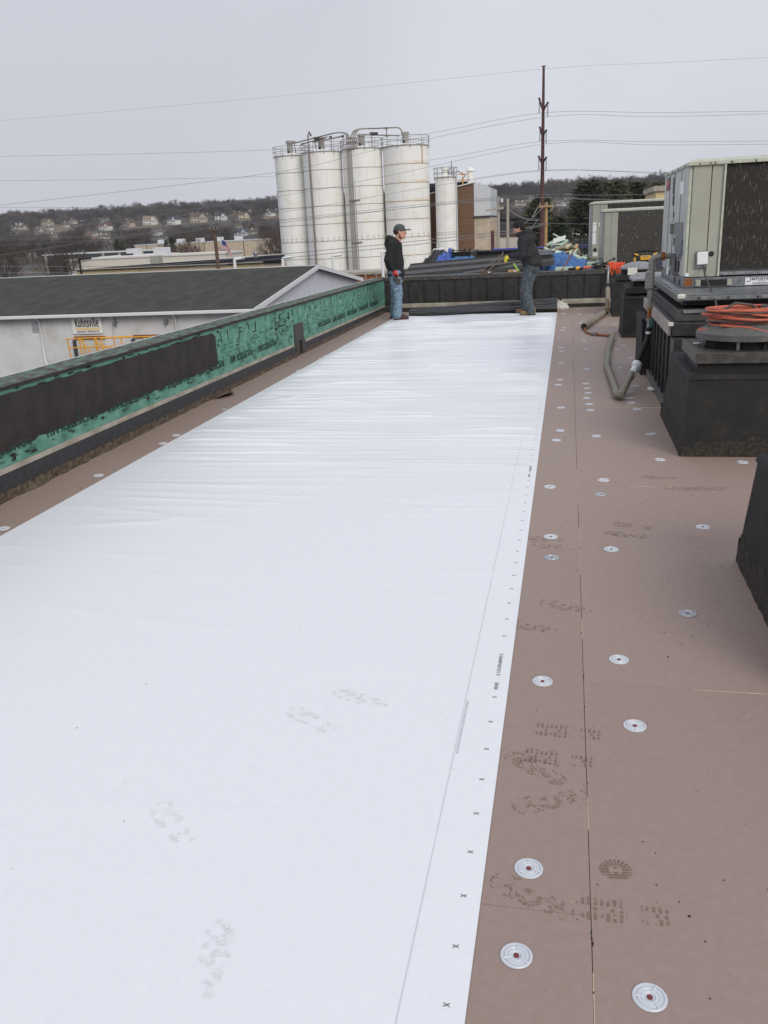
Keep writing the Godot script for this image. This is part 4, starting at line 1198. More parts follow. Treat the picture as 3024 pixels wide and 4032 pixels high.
	for s in 13:
		for i in 14:
			var u0 := i / 14.0; var u1 := (i + 1) / 14.0
			var m: MB = stripes[s % 2]
			if s < 7 and u1 <= 0.43: m = stripes[2]
			m.quad(fp.call(u0, (s + 1) / 13.0), fp.call(u1, (s + 1) / 13.0), fp.call(u1, s / 13.0), fp.call(u0, s / 13.0))
	part("red_stripes", stripes[0], plain(rgb(170, 62, 72), 0.8), fl)
	part("white_stripes", stripes[1], plain(rgb(206, 200, 202), 0.8), fl)
	part("blue_canton", stripes[2], plain(rgb(54, 58, 118), 0.8), fl)

# ---------- rooftop units ----------
func ragged_foot(b: Array, h: float, slope: float, seed_: int, parent: Node) -> void:
	# dirt and torn felt round the foot of a kerb: a ragged skirt with its own outline
	var pn := noise(3.0, seed_, 4)
	var cs := [Vector3(b[0], 0, b[2]), Vector3(b[1], 0, b[2]), Vector3(b[1], 0, b[3]), Vector3(b[0], 0, b[3])]
	var mid := Vector3((b[0] + b[1]) * 0.5, 0, (b[2] + b[3]) * 0.5)
	for s in 4:
		var a: Vector3 = cs[s]; var c: Vector3 = cs[(s + 1) % 4]
		var out: Vector3 = ((a + c) * 0.5 - mid).normalized()
		var n := int(a.distance_to(c) / 0.025) + 2
		var rows := [[], [], []]
		for j in n:
			var p := a.lerp(c, j / float(n - 1))
			var q := pn.get_noise_2d(p.x * 1.2 + p.z * 1.2, s * 10.0)
			rows[0].append(p + out * (0.004 + abs(pn.get_noise_2d(p.x * 9.0 + p.z * 9.0, 5.0)) * 0.01) + Vector3(0, 0.002, 0))
			var hh := h * (0.55 + 0.5 * q)
			rows[1].append(p + out * (0.004 + q * 0.001) + Vector3(0, hh * 0.5, 0) - out * slope * hh * 0.5)
			rows[2].append(p + out * 0.0012 + Vector3(0, hh, 0) - out * slope * hh)
		var mb := MB.new(); mb.sheet(rows, s % 2 == 0)
		part("torn_felt_foot", mb, M.curb_foot, parent)

func kerb_box(t: Node3D, b: Array, tp: Array, h: float, seed_: int, foot := 0.16) -> void:
	var mb := MB.new(); mb.frustum(b, 0.0, tp, h)
	part("kerb", mb, M.curb, t)
	var e := MB.new()
	e.frustum([tp[0] - 0.012, tp[1] + 0.012, tp[2] - 0.012, tp[3] + 0.012], h - 0.03, [tp[0] - 0.004, tp[1] + 0.004, tp[2] - 0.004, tp[3] + 0.004], h + 0.006)
	part("kerb_edge", e, M.curb, t)
	ragged_foot(b, foot, (tp[0] - b[0]) / h, seed_, t)

func rooftop_units() -> void:
	# fan on a black kerb with the coiled hose
	var f := thing("roof_fan", "roof exhaust fan with conical grey hood on a black kerb under the coiled hose", "roof fan")
	kerb_box(f, [0.818, 1.79, -7.74, -6.3], [0.856, 1.75, -7.5, -6.36], 0.575, 11, 0.2)
	var nk := MB.new(); nk.frustum([0.91, 1.68, -7.15, -6.42], 0.58, [0.91, 1.68, -7.15, -6.42], 0.652)
	part("neck", nk, M.dark, f)
	var cp := MB.new(); cp.box(Vector3(1.295, 0.688, -6.78), Vector3(0.81, 0.075, 0.8), 0.004)
	part("kerb_cap", cp, M.coping, f)
	var fc := Vector3(1.275, 0, -6.77)
	var dm := MB.new(); dm.lathe([Vector2(0.25, 0.72), Vector2(0.25, 0.83), Vector2(0.0, 0.83)], 36, fc)
	part("drum", dm, M.dark, f)
	for k in 10:
		var a := TAU * k / 10
		pbox("hood_bracket", fc + Vector3(cos(a) * 0.285, 0.76, sin(a) * 0.285), Vector3(0.012, 0.09, 0.02), M.galv if k % 2 else M.dark, f, 0.0, Basis(Vector3.UP, -a))
	var hd := MB.new(); hd.lathe([Vector2(0.3, 0.795), Vector2(0.338, 0.79), Vector2(0.338, 0.832), Vector2(0.326, 0.84), Vector2(0.2, 0.905), Vector2(0.0, 0.925)], 48, fc)
	part("hood", hd, M.hood_dark, f)
	one("loose_plate", lathe_mb([Vector2(0.0, 0.0), Vector2(0.03, 0.0), Vector2(0.03, 0.003), Vector2(0.0, 0.004)], Vector3(0.965, 0.727, -6.9)), M.white, "small white disc lying loose on the fan kerb's cap", "disc")
	# coil of hose on the fan
	var hz := thing("hose_coil", "coiled orange and grey hose heaped on the roof fan's conical hood", "hose", fc + Vector3(0, 0.86, 0))
	var rng := RandomNumberGenerator.new(); rng.seed = 21
	var colors := [M.orange_hose, M.orange_hose, M.orange_hose, plain(rgb(86, 74, 72), 0.6), M.orange_hose]
	for k in 22:
		var pts := []
		var rx := rng.randf_range(0.2, 0.3); var rz := rng.randf_range(0.16, 0.23)
		var cy := 0.005 + k * 0.0062
		var ph := rng.randf() * TAU; var tilt := rng.randf_range(-0.05, 0.05)
		var ox := rng.randf_range(-0.02, 0.03); var oz := rng.randf_range(-0.03, 0.03)
		for i in 41:
			var a := TAU * i / 40.0
			var rr := 1.0 + 0.05 * sin(a * 3.0 + ph)
			var px := cos(a) * rx * rr; var pz := sin(a) * rz * rr
			var base: float = 0.06 - sqrt(px * px + pz * pz) * 0.26
			pts.append(Vector3(ox + px, max(base, -0.01) * 0.5 + cy + tilt * px + 0.008 * sin(a * 2.0 + ph), oz + pz))
		ptube("loop", pts, 0.0085, 0.0085, colors[k % 5], hz, 7)
	ptube("loop", [Vector3(-0.24, 0.1, 0.1), Vector3(-0.1, 0.18, 0.12), Vector3(0.02, 0.16, 0.1), Vector3(0.1, 0.08, 0.14), Vector3(0.25, 0.05, 0.2), Vector3(0.34, 0.0, 0.22)], 0.009, 0.009, colors[3], hz, 7)
	ptube("tail", [Vector3(-0.2, 0.03, 0.18), Vector3(-0.02, 0.02, 0.25), Vector3(0.12, -0.02, 0.29), Vector3(0.2, -0.05, 0.32), Vector3(0.3, -0.05, 0.3)], 0.0085, 0.0085, M.orange_hose, hz, 7)
	var lp := []
	for i in 17:
		var a := TAU * i / 16.0
		lp.append(Vector3(0.2 + cos(a) * 0.045, 0.0 + sin(a) * 0.05, 0.31 + 0.02 * cos(a)))
	ptube("loop", lp, 0.0085, 0.0085, M.orange_hose, hz, 7)
	var plugm := MB.new(); plugm.tube([Vector3(0.08, 0.14, 0.08), Vector3(0.2, 0.15, 0.1)], 0.022, 0.018, 10)
	part("connector", plugm, M.dark_wall, hz)
	# lead from the unit's socket box to the coil
	var ld := MB.new()
	ld.tube([Vector3(1.214, 1.2, -8.6), Vector3(1.22, 1.12, -8.5), Vector3(1.245, 1.0, -8.25), Vector3(1.25, 0.93, -8.0), Vector3(1.2, 0.9, -7.6), Vector3(1.11, 0.93, -7.1), Vector3(1.08, 0.96, -6.95), Vector3(1.06, 0.93, -6.85)], 0.009, 0.009, 8)
	one("power_lead", ld, plain(rgb(66, 64, 64), 0.6), "dark power lead running from the unit's socket box down to the hose coil", "cable")
	# near black kerb at the roof edge
	var n := thing("black_kerb", "empty black tarred kerb box with a ragged brown foot", "kerb")
	kerb_box(n, [0.852, 1.95, -4.26, -2.9], [0.9, 1.9, -4.2, -2.96], 0.56, 12, 0.22)
	pbox("cap_flange", Vector3(1.42, 0.62, -3.58), Vector3(0.9, 0.08, 1.1), M.hood, n, 0.004)
	pbox("neck", Vector3(1.42, 0.57, -3.58), Vector3(0.82, 0.05, 1.0), M.dark, n)
	# two mushroom vents farther down
	var v := thing("roof_vent", "domed grey mushroom vent on a tall black kerb near the metal parapet", "roof vent")
	kerb_box(v, [0.785, 1.66, -16.95, -16.05], [0.79, 1.6, -16.9, -16.12], 0.585, 13, 0.12)
	pbox("kerb_cap", Vector3(1.22, 0.655, -16.45), Vector3(0.76, 0.09, 0.66), M.curb, v, 0.004)
	var vm := MB.new(); vm.lathe([Vector2(0.28, 0.69), Vector2(0.28, 0.8), Vector2(0.0, 0.8)], 28, Vector3(1.22, 0, -16.42)); part("drum", vm, M.dark, v)
	pbox("white_box", Vector3(1.1, 0.76, -16.12), Vector3(0.16, 0.12, 0.05), M.pvc_white, v, 0.004)
	var vd := MB.new(); vd.lathe([Vector2(0.29, 0.8), Vector2(0.32, 0.79), Vector2(0.32, 0.815), Vector2(0.24, 0.87), Vector2(0.12, 0.905), Vector2(0.0, 0.915)], 40, Vector3(1.22, 0, -16.42)); part("hood", vd, M.hood, v)
	var v2 := thing("roof_vent", "square hooded grey vent on a black kerb between domed vent and large unit", "roof vent")
	kerb_box(v2, [0.785, 1.55, -13.95, -13.08], [0.8, 1.5, -13.9, -13.12], 0.575, 14, 0.12)
	pbox("kerb_cap", Vector3(1.17, 0.66, -13.5), Vector3(0.7, 0.09, 0.7), M.curb, v2, 0.004)
	pbox("neck", Vector3(1.17, 0.76, -13.5), Vector3(0.5, 0.11, 0.5), M.dark, v2)
	var hm := MB.new(); hm.frustum([0.9, 1.5, -13.82, -13.15], 0.815, [1.0, 1.4, -13.72, -13.25], 0.875)
	hm.frustum([0.895, 1.505, -13.825, -13.145], 0.79, [0.895, 1.505, -13.825, -13.145], 0.816)
	part("hood", hm, M.hood, v2)
	# small kerb at the side of the big unit
	var sk := thing("black_kerb", "narrow black kerb box tucked behind the conduit beside the large unit", "kerb")
	kerb_box(sk, [0.805, 0.885, -10.7, -9.84], [0.8, 0.88, -10.66, -9.88], 0.6, 15, 0.1)
	big_unit()
	# the two units beyond the metal parapet
	rear_unit("tan and grey packaged unit with a dark coil beyond the metal parapet", Vector3(0.76, 0.2, -22.0), Vector3(2.3, 1.62, 1.6), 0.31, M.coil_b)
	rear_unit("taller grey green packaged unit with paper labels behind its tan neighbour", Vector3(0.58, 0.2, -26.0), Vector3(2.6, 1.87, 1.8), 0.4, M.coil)

func lathe_mb(p: Array, o: Vector3, sides := 24) -> MB:
	var m := MB.new(); m.lathe(p, sides, o)
	return m

func big_unit() -> void:
	var k := thing("unit_kerb", "tall black ribbed metal kerb carrying the large rooftop unit", "kerb")
	pbox("core", Vector3(2.0, 0.32, -9.3), Vector3(2.16, 0.64, 2.9), M.dark, k)
	var pm := MB.new(); pm.box(Vector3.ZERO, Vector3(0.012, 0.62, 0.3), 0.002)
	var rm := MB.new(); rm.box(Vector3.ZERO, Vector3(0.032, 0.62, 0.012), 0.002)
	var pmm := pm.mesh(); var rmm := rm.mesh()
	for i in 9:
		inst("wall_panel", pmm, M.black_metal, k, Transform3D(Basis(), Vector3(0.912, 0.325, -8.0 - i * 0.32)))
		inst("panel_rib", rmm, M.black_metal, k, Transform3D(Basis(), Vector3(0.9, 0.325, -8.16 - i * 0.32)))
	pbox("corner_post", Vector3(0.95, 0.33, -7.87), Vector3(0.09, 0.63, 0.06), M.black_metal, k, 0.004)
	pbox("front_panel", Vector3(2.0, 0.33, -7.87), Vector3(2.0, 0.62, 0.03), M.black_metal, k)
	pbox("base_angle", Vector3(0.885, 0.03, -9.2), Vector3(0.05, 0.06, 2.75), M.hood_dark, k, 0.004)
	pbox("side_trim", Vector3(0.884, 0.705, -9.35), Vector3(0.024, 0.11, 2.72), plain(rgb(150, 140, 132), 0.5), k, 0.003)
	pbox("top_plate", Vector3(2.0, 0.705, -9.33), Vector3(2.2, 0.108, 2.78), M.black_metal, k, 0.004)
	pbox("corner_tab", Vector3(0.885, 0.755, -7.95), Vector3(0.04, 0.03, 0.04), M.pvc_white, k, 0.003)
	# stepped sheet metal stand
	var a := MB.new(); a.frustum([0.945, 3.1, -10.75, -8.1], 0.765, [0.955, 3.1, -10.7, -8.12], 0.865)
	part("lower_ledge", a, M.black_metal, k)
	pbox("bellows", Vector3(2.05, 0.9, -9.45), Vector3(2.08, 0.09, 2.4), M.rubber, k, 0.03)
	var b := MB.new(); b.frustum([0.94, 3.1, -10.8, -8.08], 0.935, [0.945, 3.1, -10.78, -8.09], 0.985)
	part("upper_ledge", b, M.hood_dark, k)
	var c := MB.new(); c.frustum([0.945, 3.1, -10.78, -8.09], 0.9855, [1.02, 3.1, -10.72, -8.5], 1.004)
	part("sloping_flange", c, M.galv, k)
	pbox("front_strip", Vector3(2.05, 0.96, -8.072), Vector3(2.1, 0.032, 0.012), M.galv, k, 0.002)
	pbox("front_strip", Vector3(2.05, 0.845, -8.1), Vector3(2.1, 0.03, 0.012), M.galv, k, 0.002)
	var bolt := MB.new(); bolt.lathe([Vector2(0.011, 0.0), Vector2(0.009, 0.006), Vector2(0, 0.007)], 8)
	var bm := bolt.mesh()
	for i in 13:
		inst("bolt", bm, M.dark_wall, k, Transform3D(Basis(), Vector3(0.962, 0.992, -8.2 - i * 0.19)))
		inst("bolt", bm, M.dark_wall, k, Transform3D(Basis(Vector3.BACK, PI / 2), Vector3(0.944, 0.83, -8.22 - i * 0.19)))
	for i in 7:
		inst("bolt", bm, M.dark_wall, k, Transform3D(Basis(Vector3.RIGHT, PI / 2), Vector3(1.12 + i * 0.24, 0.96, -8.064)))
	pbox("sealant_blob", Vector3(0.975, 0.975, -8.078), Vector3(0.07, 0.045, 0.03), M.pvc_white, k, 0.01)
	# the unit
	var u := thing("rooftop_unit", "large grey green packaged rooftop unit with a scuffed dark coil face", "air conditioner")
	pbox("base_rail", Vector3(2.1, 1.05, -9.72), Vector3(2.08, 0.092, 2.12), M.hood, u, 0.004)
	pbox("front_rail", Vector3(2.1, 1.052, -8.655), Vector3(2.09, 0.088, 0.02), M.grey_metal, u, 0.003)
	pbox("rail_slot", Vector3(1.316, 1.047, -8.648), Vector3(0.235, 0.056, 0.02), M.dark, u)
	for x in [1.18, 1.455]:
		pbox("rail_bracket", Vector3(x, 1.047, -8.638), Vector3(0.045, 0.062, 0.02), M.unit, u, 0.006)
	pbox("rust_patch", Vector3(1.095, 1.056, -8.6435), Vector3(0.07, 0.07, 0.003), M.rust, u)
	pbox("side_panel", Vector3(1.064, 1.585, -9.72), Vector3(0.03, 0.965, 2.1), M.unit_side, u, 0.003)
	for q in [[-9.2, 0.012], [-9.75, 0.012], [-10.2, 0.012]]:
		pbox("panel_seam", Vector3(1.0478, 1.585, q[0]), Vector3(0.004, 0.95, q[1]), M.dark_wall, u)
	pbox("corner_strip", Vector3(1.064, 1.585, -8.68), Vector3(0.036, 0.965, 0.036), M.unit_top, u, 0.008)
	pbox("front_panel", Vector3(1.16, 1.585, -8.668), Vector3(0.155, 0.965, 0.03), M.unit, u, 0.002)
	pbox("front_panel", Vector3(1.295, 1.585, -8.67), Vector3(0.1, 0.965, 0.03), M.unit, u, 0.002)
	pbox("coil_frame", Vector3(1.352, 1.585, -8.66), Vector3(0.018, 0.965, 0.05), M.unit_top, u, 0.002)
	pbox("coil", Vector3(2.24, 1.61, -8.69), Vector3(1.74, 0.9, 0.04), M.coil, u)
	pbox("sill_rail", Vector3(2.24, 1.125, -8.665), Vector3(1.76, 0.03, 0.05), M.hood, u, 0.003)
	# coil fins: fine wires across the dark face
	var fn := MB.new()
	for i in 44:
		fn.box(Vector3(2.24, 1.17 + i * 0.02, -8.668), Vector3(1.74, 0.0022, 0.006))
	var fo := part("coil_fins", fn, plain(rgb(66, 62, 58), 0.6), u); fo.set_meta("kind", "stuff")
	pbox("body", Vector3(2.15, 1.585, -9.74), Vector3(2.1, 0.95, 2.05), M.unit_side, u)
	var cp := MB.new()
	cp.frustum([1.036, 3.2, -10.8, -8.63], 2.068, [1.036, 3.2, -10.8, -8.63], 2.095)
	cp.frustum([1.036, 3.2, -10.8, -8.63], 2.0955, [1.1, 3.14, -10.72, -8.7], 2.125)
	part("top_cover", cp, M.unit_top, u)
	for x in [1.13, 1.22, 1.26, 1.4, 1.6]:
		pbox("cover_screw", Vector3(x, 2.08, -8.628), Vector3(0.012, 0.014, 0.006), M.rust if x < 1.3 else M.dark, u)
	for q in [-8.9, -9.4, -9.9, -10.4, -10.75]:
		pbox("cover_screw", Vector3(1.033, 2.078, q), Vector3(0.006, 0.016, 0.016), M.dark, u)
	# details on the side: logo plate, papers, louvre, slots, handle
	var lg := pbox("maker_plate", Vector3(1.046, 1.976, -10.37), Vector3(0.006, 0.13, 0.34), plain(rgb(58, 44, 44), 0.4), u)
	lg.set_meta("label", "dark plate with a red emblem")
	var em := MB.new()
	em.lathe([Vector2(0.0, 0.0), Vector2(0.034, 0.0), Vector2(0.034, 0.003), Vector2(0.0, 0.003)], 18, Vector3(1.043, 1.965, -10.42), Basis(Vector3.BACK, PI / 2))
	em.box(Vector3(1.041, 1.99, -10.36), Vector3(0.003, 0.03, 0.24), 0.0)
	em.box(Vector3(1.041, 1.955, -10.3), Vector3(0.003, 0.05, 0.03), 0.0, Basis(Vector3.RIGHT, 0.5))
	part("red_emblem", em, plain(rgb(196, 62, 58), 0.4), lg)
	pbox("paper_label", Vector3(1.0465, 1.9, -9.13), Vector3(0.003, 0.115, 0.3), M.sticker, u)
	pbox("paper_label", Vector3(1.0465, 1.09, -10.0), Vector3(0.003, 0.07, 0.2), M.sticker, u)
	pbox("paper_label", Vector3(1.08, 1.125, -8.65), Vector3(0.03, 0.03, 0.003), M.sticker, u)
	for q in [[1.94, -9.86, 0.16], [1.8, -9.82, 0.1], [1.22, -9.62, 0.06], [1.66, -9.72, 0.05], [1.4, -9.55, 0.08]]:
		pbox("slot", Vector3(1.0465, q[0], q[1]), Vector3(0.004, q[2], 0.09), M.dark_wall, u)
	var lv := pbox("louvre_frame", Vector3(1.044, 1.525, -9.68), Vector3(0.012, 0.12, 0.42), M.unit, u, 0.003)
	for i in 5:
		pbox("louvre", Vector3(1.036, 1.485 + i * 0.02, -9.68), Vector3(0.012, 0.009, 0.34), M.dark, lv)
	for q in [[1.19, -9.73, 0.07, 0.16], [1.185, -9.05, 0.1, 0.13], [1.04, -9.4, 0.05, 0.12], [1.04, -9.0, 0.045, 0.08]]:
		pbox("knockout", Vector3(1.0455 if q[0] > 1.1 else 1.0575, q[0], q[1]), Vector3(0.004, q[2], q[3]), M.dark, u)
	pbox("door_handle", Vector3(1.04, 1.365, -8.87), Vector3(0.02, 0.135, 0.1), M.grey_metal, u, 0.006)
	pbox("side_door", Vector3(1.0455, 1.42, -9.15), Vector3(0.005, 0.34, 0.55), M.grey_metal, u, 0.002)
	pbox("corner_bracket", Vector3(1.02, 1.15, -10.72), Vector3(0.09, 0.12, 0.2), M.grey_metal, u, 0.005)
	# socket box with tilted white lid, round knockout
	var sb := pbox("socket_box", Vector3(1.197, 1.255, -8.643), Vector3(0.104, 0.148, 0.024), M.grey_metal, u, 0.004)
	pbox("socket_lid", Vector3(1.203, 1.268, -8.622), Vector3(0.094, 0.112, 0.026), M.white, sb, 0.006, Basis(Vector3.BACK, 0.05))
	var kh := MB.new(); kh.lathe([Vector2(0, 0.0), Vector2(0.024, 0.0), Vector2(0.024, 0.004), Vector2(0, 0.004)], 20, Vector3(1.282, 1.303, -8.656), Basis(Vector3.RIGHT, PI / 2))
	part("round_knockout", kh, M.dark, u)
	# notice
	var st := pbox("notice", Vector3(1.71, 1.05, -8.643), Vector3(0.235, 0.066, 0.003), M.sticker, u)
	inst("lettering", text_mesh("IMPORTANT", 0.034, 0.0006, true), M.dark_wall, st, Transform3D(Basis().scaled(Vector3(1.05, 1, 1)), Vector3(1.735, 1.068, -8.6405)))
	for q in [[1.048, 0.07], [1.034, 0.16], [1.025, 0.15]]:
		pbox("printed_line", Vector3(1.735, q[0], -8.641), Vector3(q[1], 0.004, 0.001), M.ink, st)
	var ar := MB.new()
	ar.tri(Vector3(1.602, 1.047, -8.6405), Vector3(1.618, 1.039, -8.6405), Vector3(1.618, 1.055, -8.6405))
	ar.box(Vector3(1.627, 1.047, -8.6408), Vector3(0.018, 0.006, 0.001))
	part("arrow", ar, M.dark_wall, st)

func rear_unit(label: String, at: Vector3, s: Vector3, pw: float, coil: Material) -> void:
	var u := thing("rooftop_unit", label, "air conditioner", at)
	pbox("base", Vector3(s.x * 0.5, 0.1, -s.z * 0.5), Vector3(s.x - 0.1, 0.2, s.z - 0.1), M.dark_wall, u)
	pbox("body", Vector3(s.x * 0.5, s.y * 0.5 + 0.1, -s.z * 0.5 - 0.03), Vector3(s.x - 0.01, s.y - 0.2, s.z - 0.06), M.unit_side, u)
	pbox("front_panel", Vector3(0.06 + pw * 0.25, s.y * 0.5 + 0.1, -0.012), Vector3(pw * 0.5 - 0.004, s.y - 0.22, 0.03), M.unit, u, 0.003)
	pbox("front_panel", Vector3(0.06 + pw * 0.75, s.y * 0.5 + 0.1, -0.012), Vector3(pw * 0.5 - 0.004, s.y - 0.22, 0.03), M.unit, u, 0.003)
	pbox("corner_strip", Vector3(0.03, s.y * 0.5 + 0.1, -0.02), Vector3(0.055, s.y - 0.22, 0.05), M.hood, u, 0.005)
	pbox("coil", Vector3(0.07 + pw + (s.x - pw - 0.1) * 0.5, s.y * 0.5 + 0.08, -0.02), Vector3(s.x - pw - 0.1, s.y - 0.25, 0.03), coil, u)
	var fn := MB.new()
	for i in 30:
		fn.box(Vector3(0.07 + pw + (s.x - pw - 0.1) * 0.5, 0.25 + i * (s.y - 0.35) / 30.0, -0.002), Vector3(s.x - pw - 0.1, 0.006, 0.008))
	var fo := part("coil_fins", fn, plain(rgb(84, 80, 76), 0.6), u); fo.set_meta("kind", "stuff")
	var cp := MB.new()
	cp.frustum([-0.02, s.x, -s.z, 0.03], s.y - 0.01, [-0.02, s.x, -s.z, 0.03], s.y + 0.03)
	cp.frustum([-0.02, s.x, -s.z, 0.03], s.y + 0.0305, [0.1, s.x - 0.1, -s.z + 0.1, -0.06], s.y + 0.055)
	part("top_cover", cp, M.unit_top, u)
	if pw > 0.35:
		for q in [[1.35, 0.06], [1.22, 0.18], [1.02, 0.18], [0.86, 0.14]]:
			pbox("paper_label", Vector3(0.12, q[0], 0.006), Vector3(0.1, q[1], 0.003), M.sticker, u)
		pbox("paper_label", Vector3(0.26, 1.32, 0.006), Vector3(0.05, 0.1, 0.003), M.sticker, u)
		pbox("paper_label", Vector3(0.16, 0.52, 0.006), Vector3(0.12, 0.09, 0.003), M.sticker, u)
		part("round_knockout", lathe_rot([Vector2(0, 0), Vector2(0.05, 0), Vector2(0.05, 0.004), Vector2(0, 0.004)], Vector3(0.15, 0.64, 0.004)), M.dark, u)

func lathe_rot(p: Array, o: Vector3) -> MB:
	var m := MB.new(); m.lathe(p, 18, o, Basis(Vector3.RIGHT, PI / 2))
	return m

# ---------- pipes on the roof ----------
func pipes() -> void:
	var g := thing("gas_riser", "grey threaded gas pipe with valve and elbow rising beside the large unit", "pipe")
	var bx := 0.8; var bz := -9.08
	ptube("pipe", [Vector3(bx, 0.9, bz), Vector3(bx, 1.22, bz)], 0.03, 0.03, M.pipe_grey, g, 12)
	pbox("valve_body", Vector3(bx - 0.012, 1.06, bz), Vector3(0.085, 0.19, 0.085), M.pipe_grey, g, 0.02)
	ptube("elbow", [Vector3(bx, 1.2, bz), Vector3(bx, 1.245, bz), Vector3(bx + 0.02, 1.27, bz), Vector3(bx + 0.07, 1.28, bz)], 0.034, 0.032, M.pipe_grey, g, 12)
	ptube("pipe", [Vector3(bx + 0.06, 1.28, bz), Vector3(bx + 0.17, 1.283, bz)], 0.027, 0.027, M.pipe_grey, g, 12)
	ptube("union", [Vector3(bx + 0.085, 1.281, bz), Vector3(bx + 0.12, 1.282, bz)], 0.04, 0.04, M.rust, g, 8)
	ptube("elbow", [Vector3(bx + 0.16, 1.283, bz), Vector3(bx + 0.2, 1.28, bz), Vector3(bx + 0.205, 1.25, bz), Vector3(bx + 0.205, 1.15, bz), Vector3(bx + 0.215, 1.12, bz), Vector3(bx + 0.26, 1.115, bz)], 0.027, 0.026, M.pipe_grey, g, 12)
	for q in [[0.9, 0.82, 0.024, M.pipe_grey], [0.82, 0.79, 0.034, M.pvc], [0.79, 0.69, 0.022, M.rust], [0.69, 0.67, 0.03, M.galv], [0.67, 0.6, 0.02, M.galv], [0.6, 0.565, 0.026, M.dark], [0.565, 0.535, 0.026, M.white]]:
		ptube("fitting", [Vector3(bx, q[0], bz), Vector3(bx - 0.002, q[1] - 0.002, bz)], q[2], q[2], q[3], g, 10)
	var tp := pbox("green_tape", Vector3(bx + 0.024, 0.655, bz + 0.012), Vector3(0.02, 0.09, 0.03), plain(rgb(40, 110, 88), 0.6), g, 0.004)
	ptube("black_hose", [Vector3(bx, 0.54, bz), Vector3(bx - 0.01, 0.48, bz), Vector3(bx - 0.06, 0.34, bz), Vector3(0.69, 0.2, bz)], 0.027, 0.027, M.rubber, g, 12)
	var c := thing("conduit_run", "run of dirty plastic conduit pieces strung on a rusty cable across the boards", "conduit")
	var e := Vector3(0.505, 0.045, -8.38)
	ptube("coupling", [Vector3(0.708, 0.245, -9.075), Vector3(0.69, 0.215, -9.04)], 0.05, 0.05, M.white, c, 10)
	ptube("sleeve", [Vector3(0.695, 0.222, -9.05), Vector3(0.63, 0.13, -8.88)], 0.036, 0.037, M.white, c, 12)
	ptube("sleeve", [Vector3(0.665, 0.185, -9.0), e + Vector3(0.035, 0.018, -0.12), e], 0.03, 0.036, M.pvc, c, 14)
	ptube("elbow", [e + Vector3(0.035, 0.02, -0.14), e + Vector3(0.0, 0.0, 0.0), e + Vector3(-0.012, 0.0, -0.03), e + Vector3(-0.03, 0, -0.22)], 0.038, 0.036, M.pvc, c, 14)
	ptube("sleeve", [e + Vector3(-0.014, 0, -0.1), Vector3(0.46, 0.045, -10.2), Vector3(0.53, 0.045, -11.6), Vector3(0.66, 0.045, -13.1)], 0.035, 0.038, M.pvc, c, 14)
	ptube("cable", [Vector3(0.665, 0.05, -13.05), Vector3(0.6, 0.02, -13.2), Vector3(0.4, 0.016, -13.4), Vector3(0.3, 0.016, -13.65), Vector3(0.265, 0.03, -14.2), Vector3(0.62, 0.03, -16.1), Vector3(0.72, 0.02, -16.7), Vector3(0.76, 0.05, -17.15), Vector3(0.752, 0.2, -17.3)], 0.016, 0.016, M.rust, c, 8)
	ptube("cable_joint", [Vector3(0.44, 0.022, -13.36), Vector3(0.36, 0.022, -13.46)], 0.035, 0.03, M.pipe_brown, c, 10)
	ptube("sleeve", [Vector3(0.262, 0.055, -14.15), Vector3(0.63, 0.055, -16.16)], 0.052, 0.052, M.pvc, c, 14)
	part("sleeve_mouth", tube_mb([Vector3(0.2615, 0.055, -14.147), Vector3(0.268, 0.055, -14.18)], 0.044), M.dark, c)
	ptube("upright_sleeve", [Vector3(0.755, 0.0, -17.28), Vector3(0.765, 0.36, -17.85)], 0.048, 0.046, M.pvc, c, 14)
	ptube("upright_top", [Vector3(0.765, 0.36, -17.85), Vector3(0.768, 0.42, -17.95)], 0.046, 0.046, M.dark, c, 12)
	ptube("upright_conduit", [Vector3(0.768, 0.42, -17.95), Vector3(0.775, 0.6, -18.12), Vector3(0.78, 0.78, -18.14)], 0.026, 0.026, M.galv, c, 10)

func tube_mb(pts: Array, r: float) -> MB:
	var m := MB.new(); m.tube(pts, r, r, 12)
	return m

# ---------- the roof beyond the metal parapet ----------
func cloth(lo: Vector3, hi: Vector3, seed_: int, amp: float) -> MB:
	# crumpled sheet heaped over a rectangle
	var pn := noise(0.8, seed_, 3)
	var rows := []
	for i in 25:
		var row := []
		for j in 25:
			var u := j / 24.0; var w := i / 24.0
			var dome: float = pow(sin(PI * u) * sin(PI * w), 0.55)
			var q: float = pn.get_noise_2d(u * 4.0, w * 4.0)
			var r: float = 1.0 - abs(pn.get_noise_2d(u * 6.0 + 20.0, w * 3.0 + u * 3.0)) * 1.6
			var x: float = lerp(lo.x, hi.x, u) + pn.get_noise_2d(w * 5.0, 60.0) * 0.1
			var z: float = lerp(lo.z, hi.z, w)
			row.append(Vector3(x, lo.y + (hi.y - lo.y) * dome * (0.75 + 0.35 * q) + r * amp * dome, z))
		rows.append(row)
	var m := MB.new(); m.sheet(rows, hi.z < lo.z)
	return m

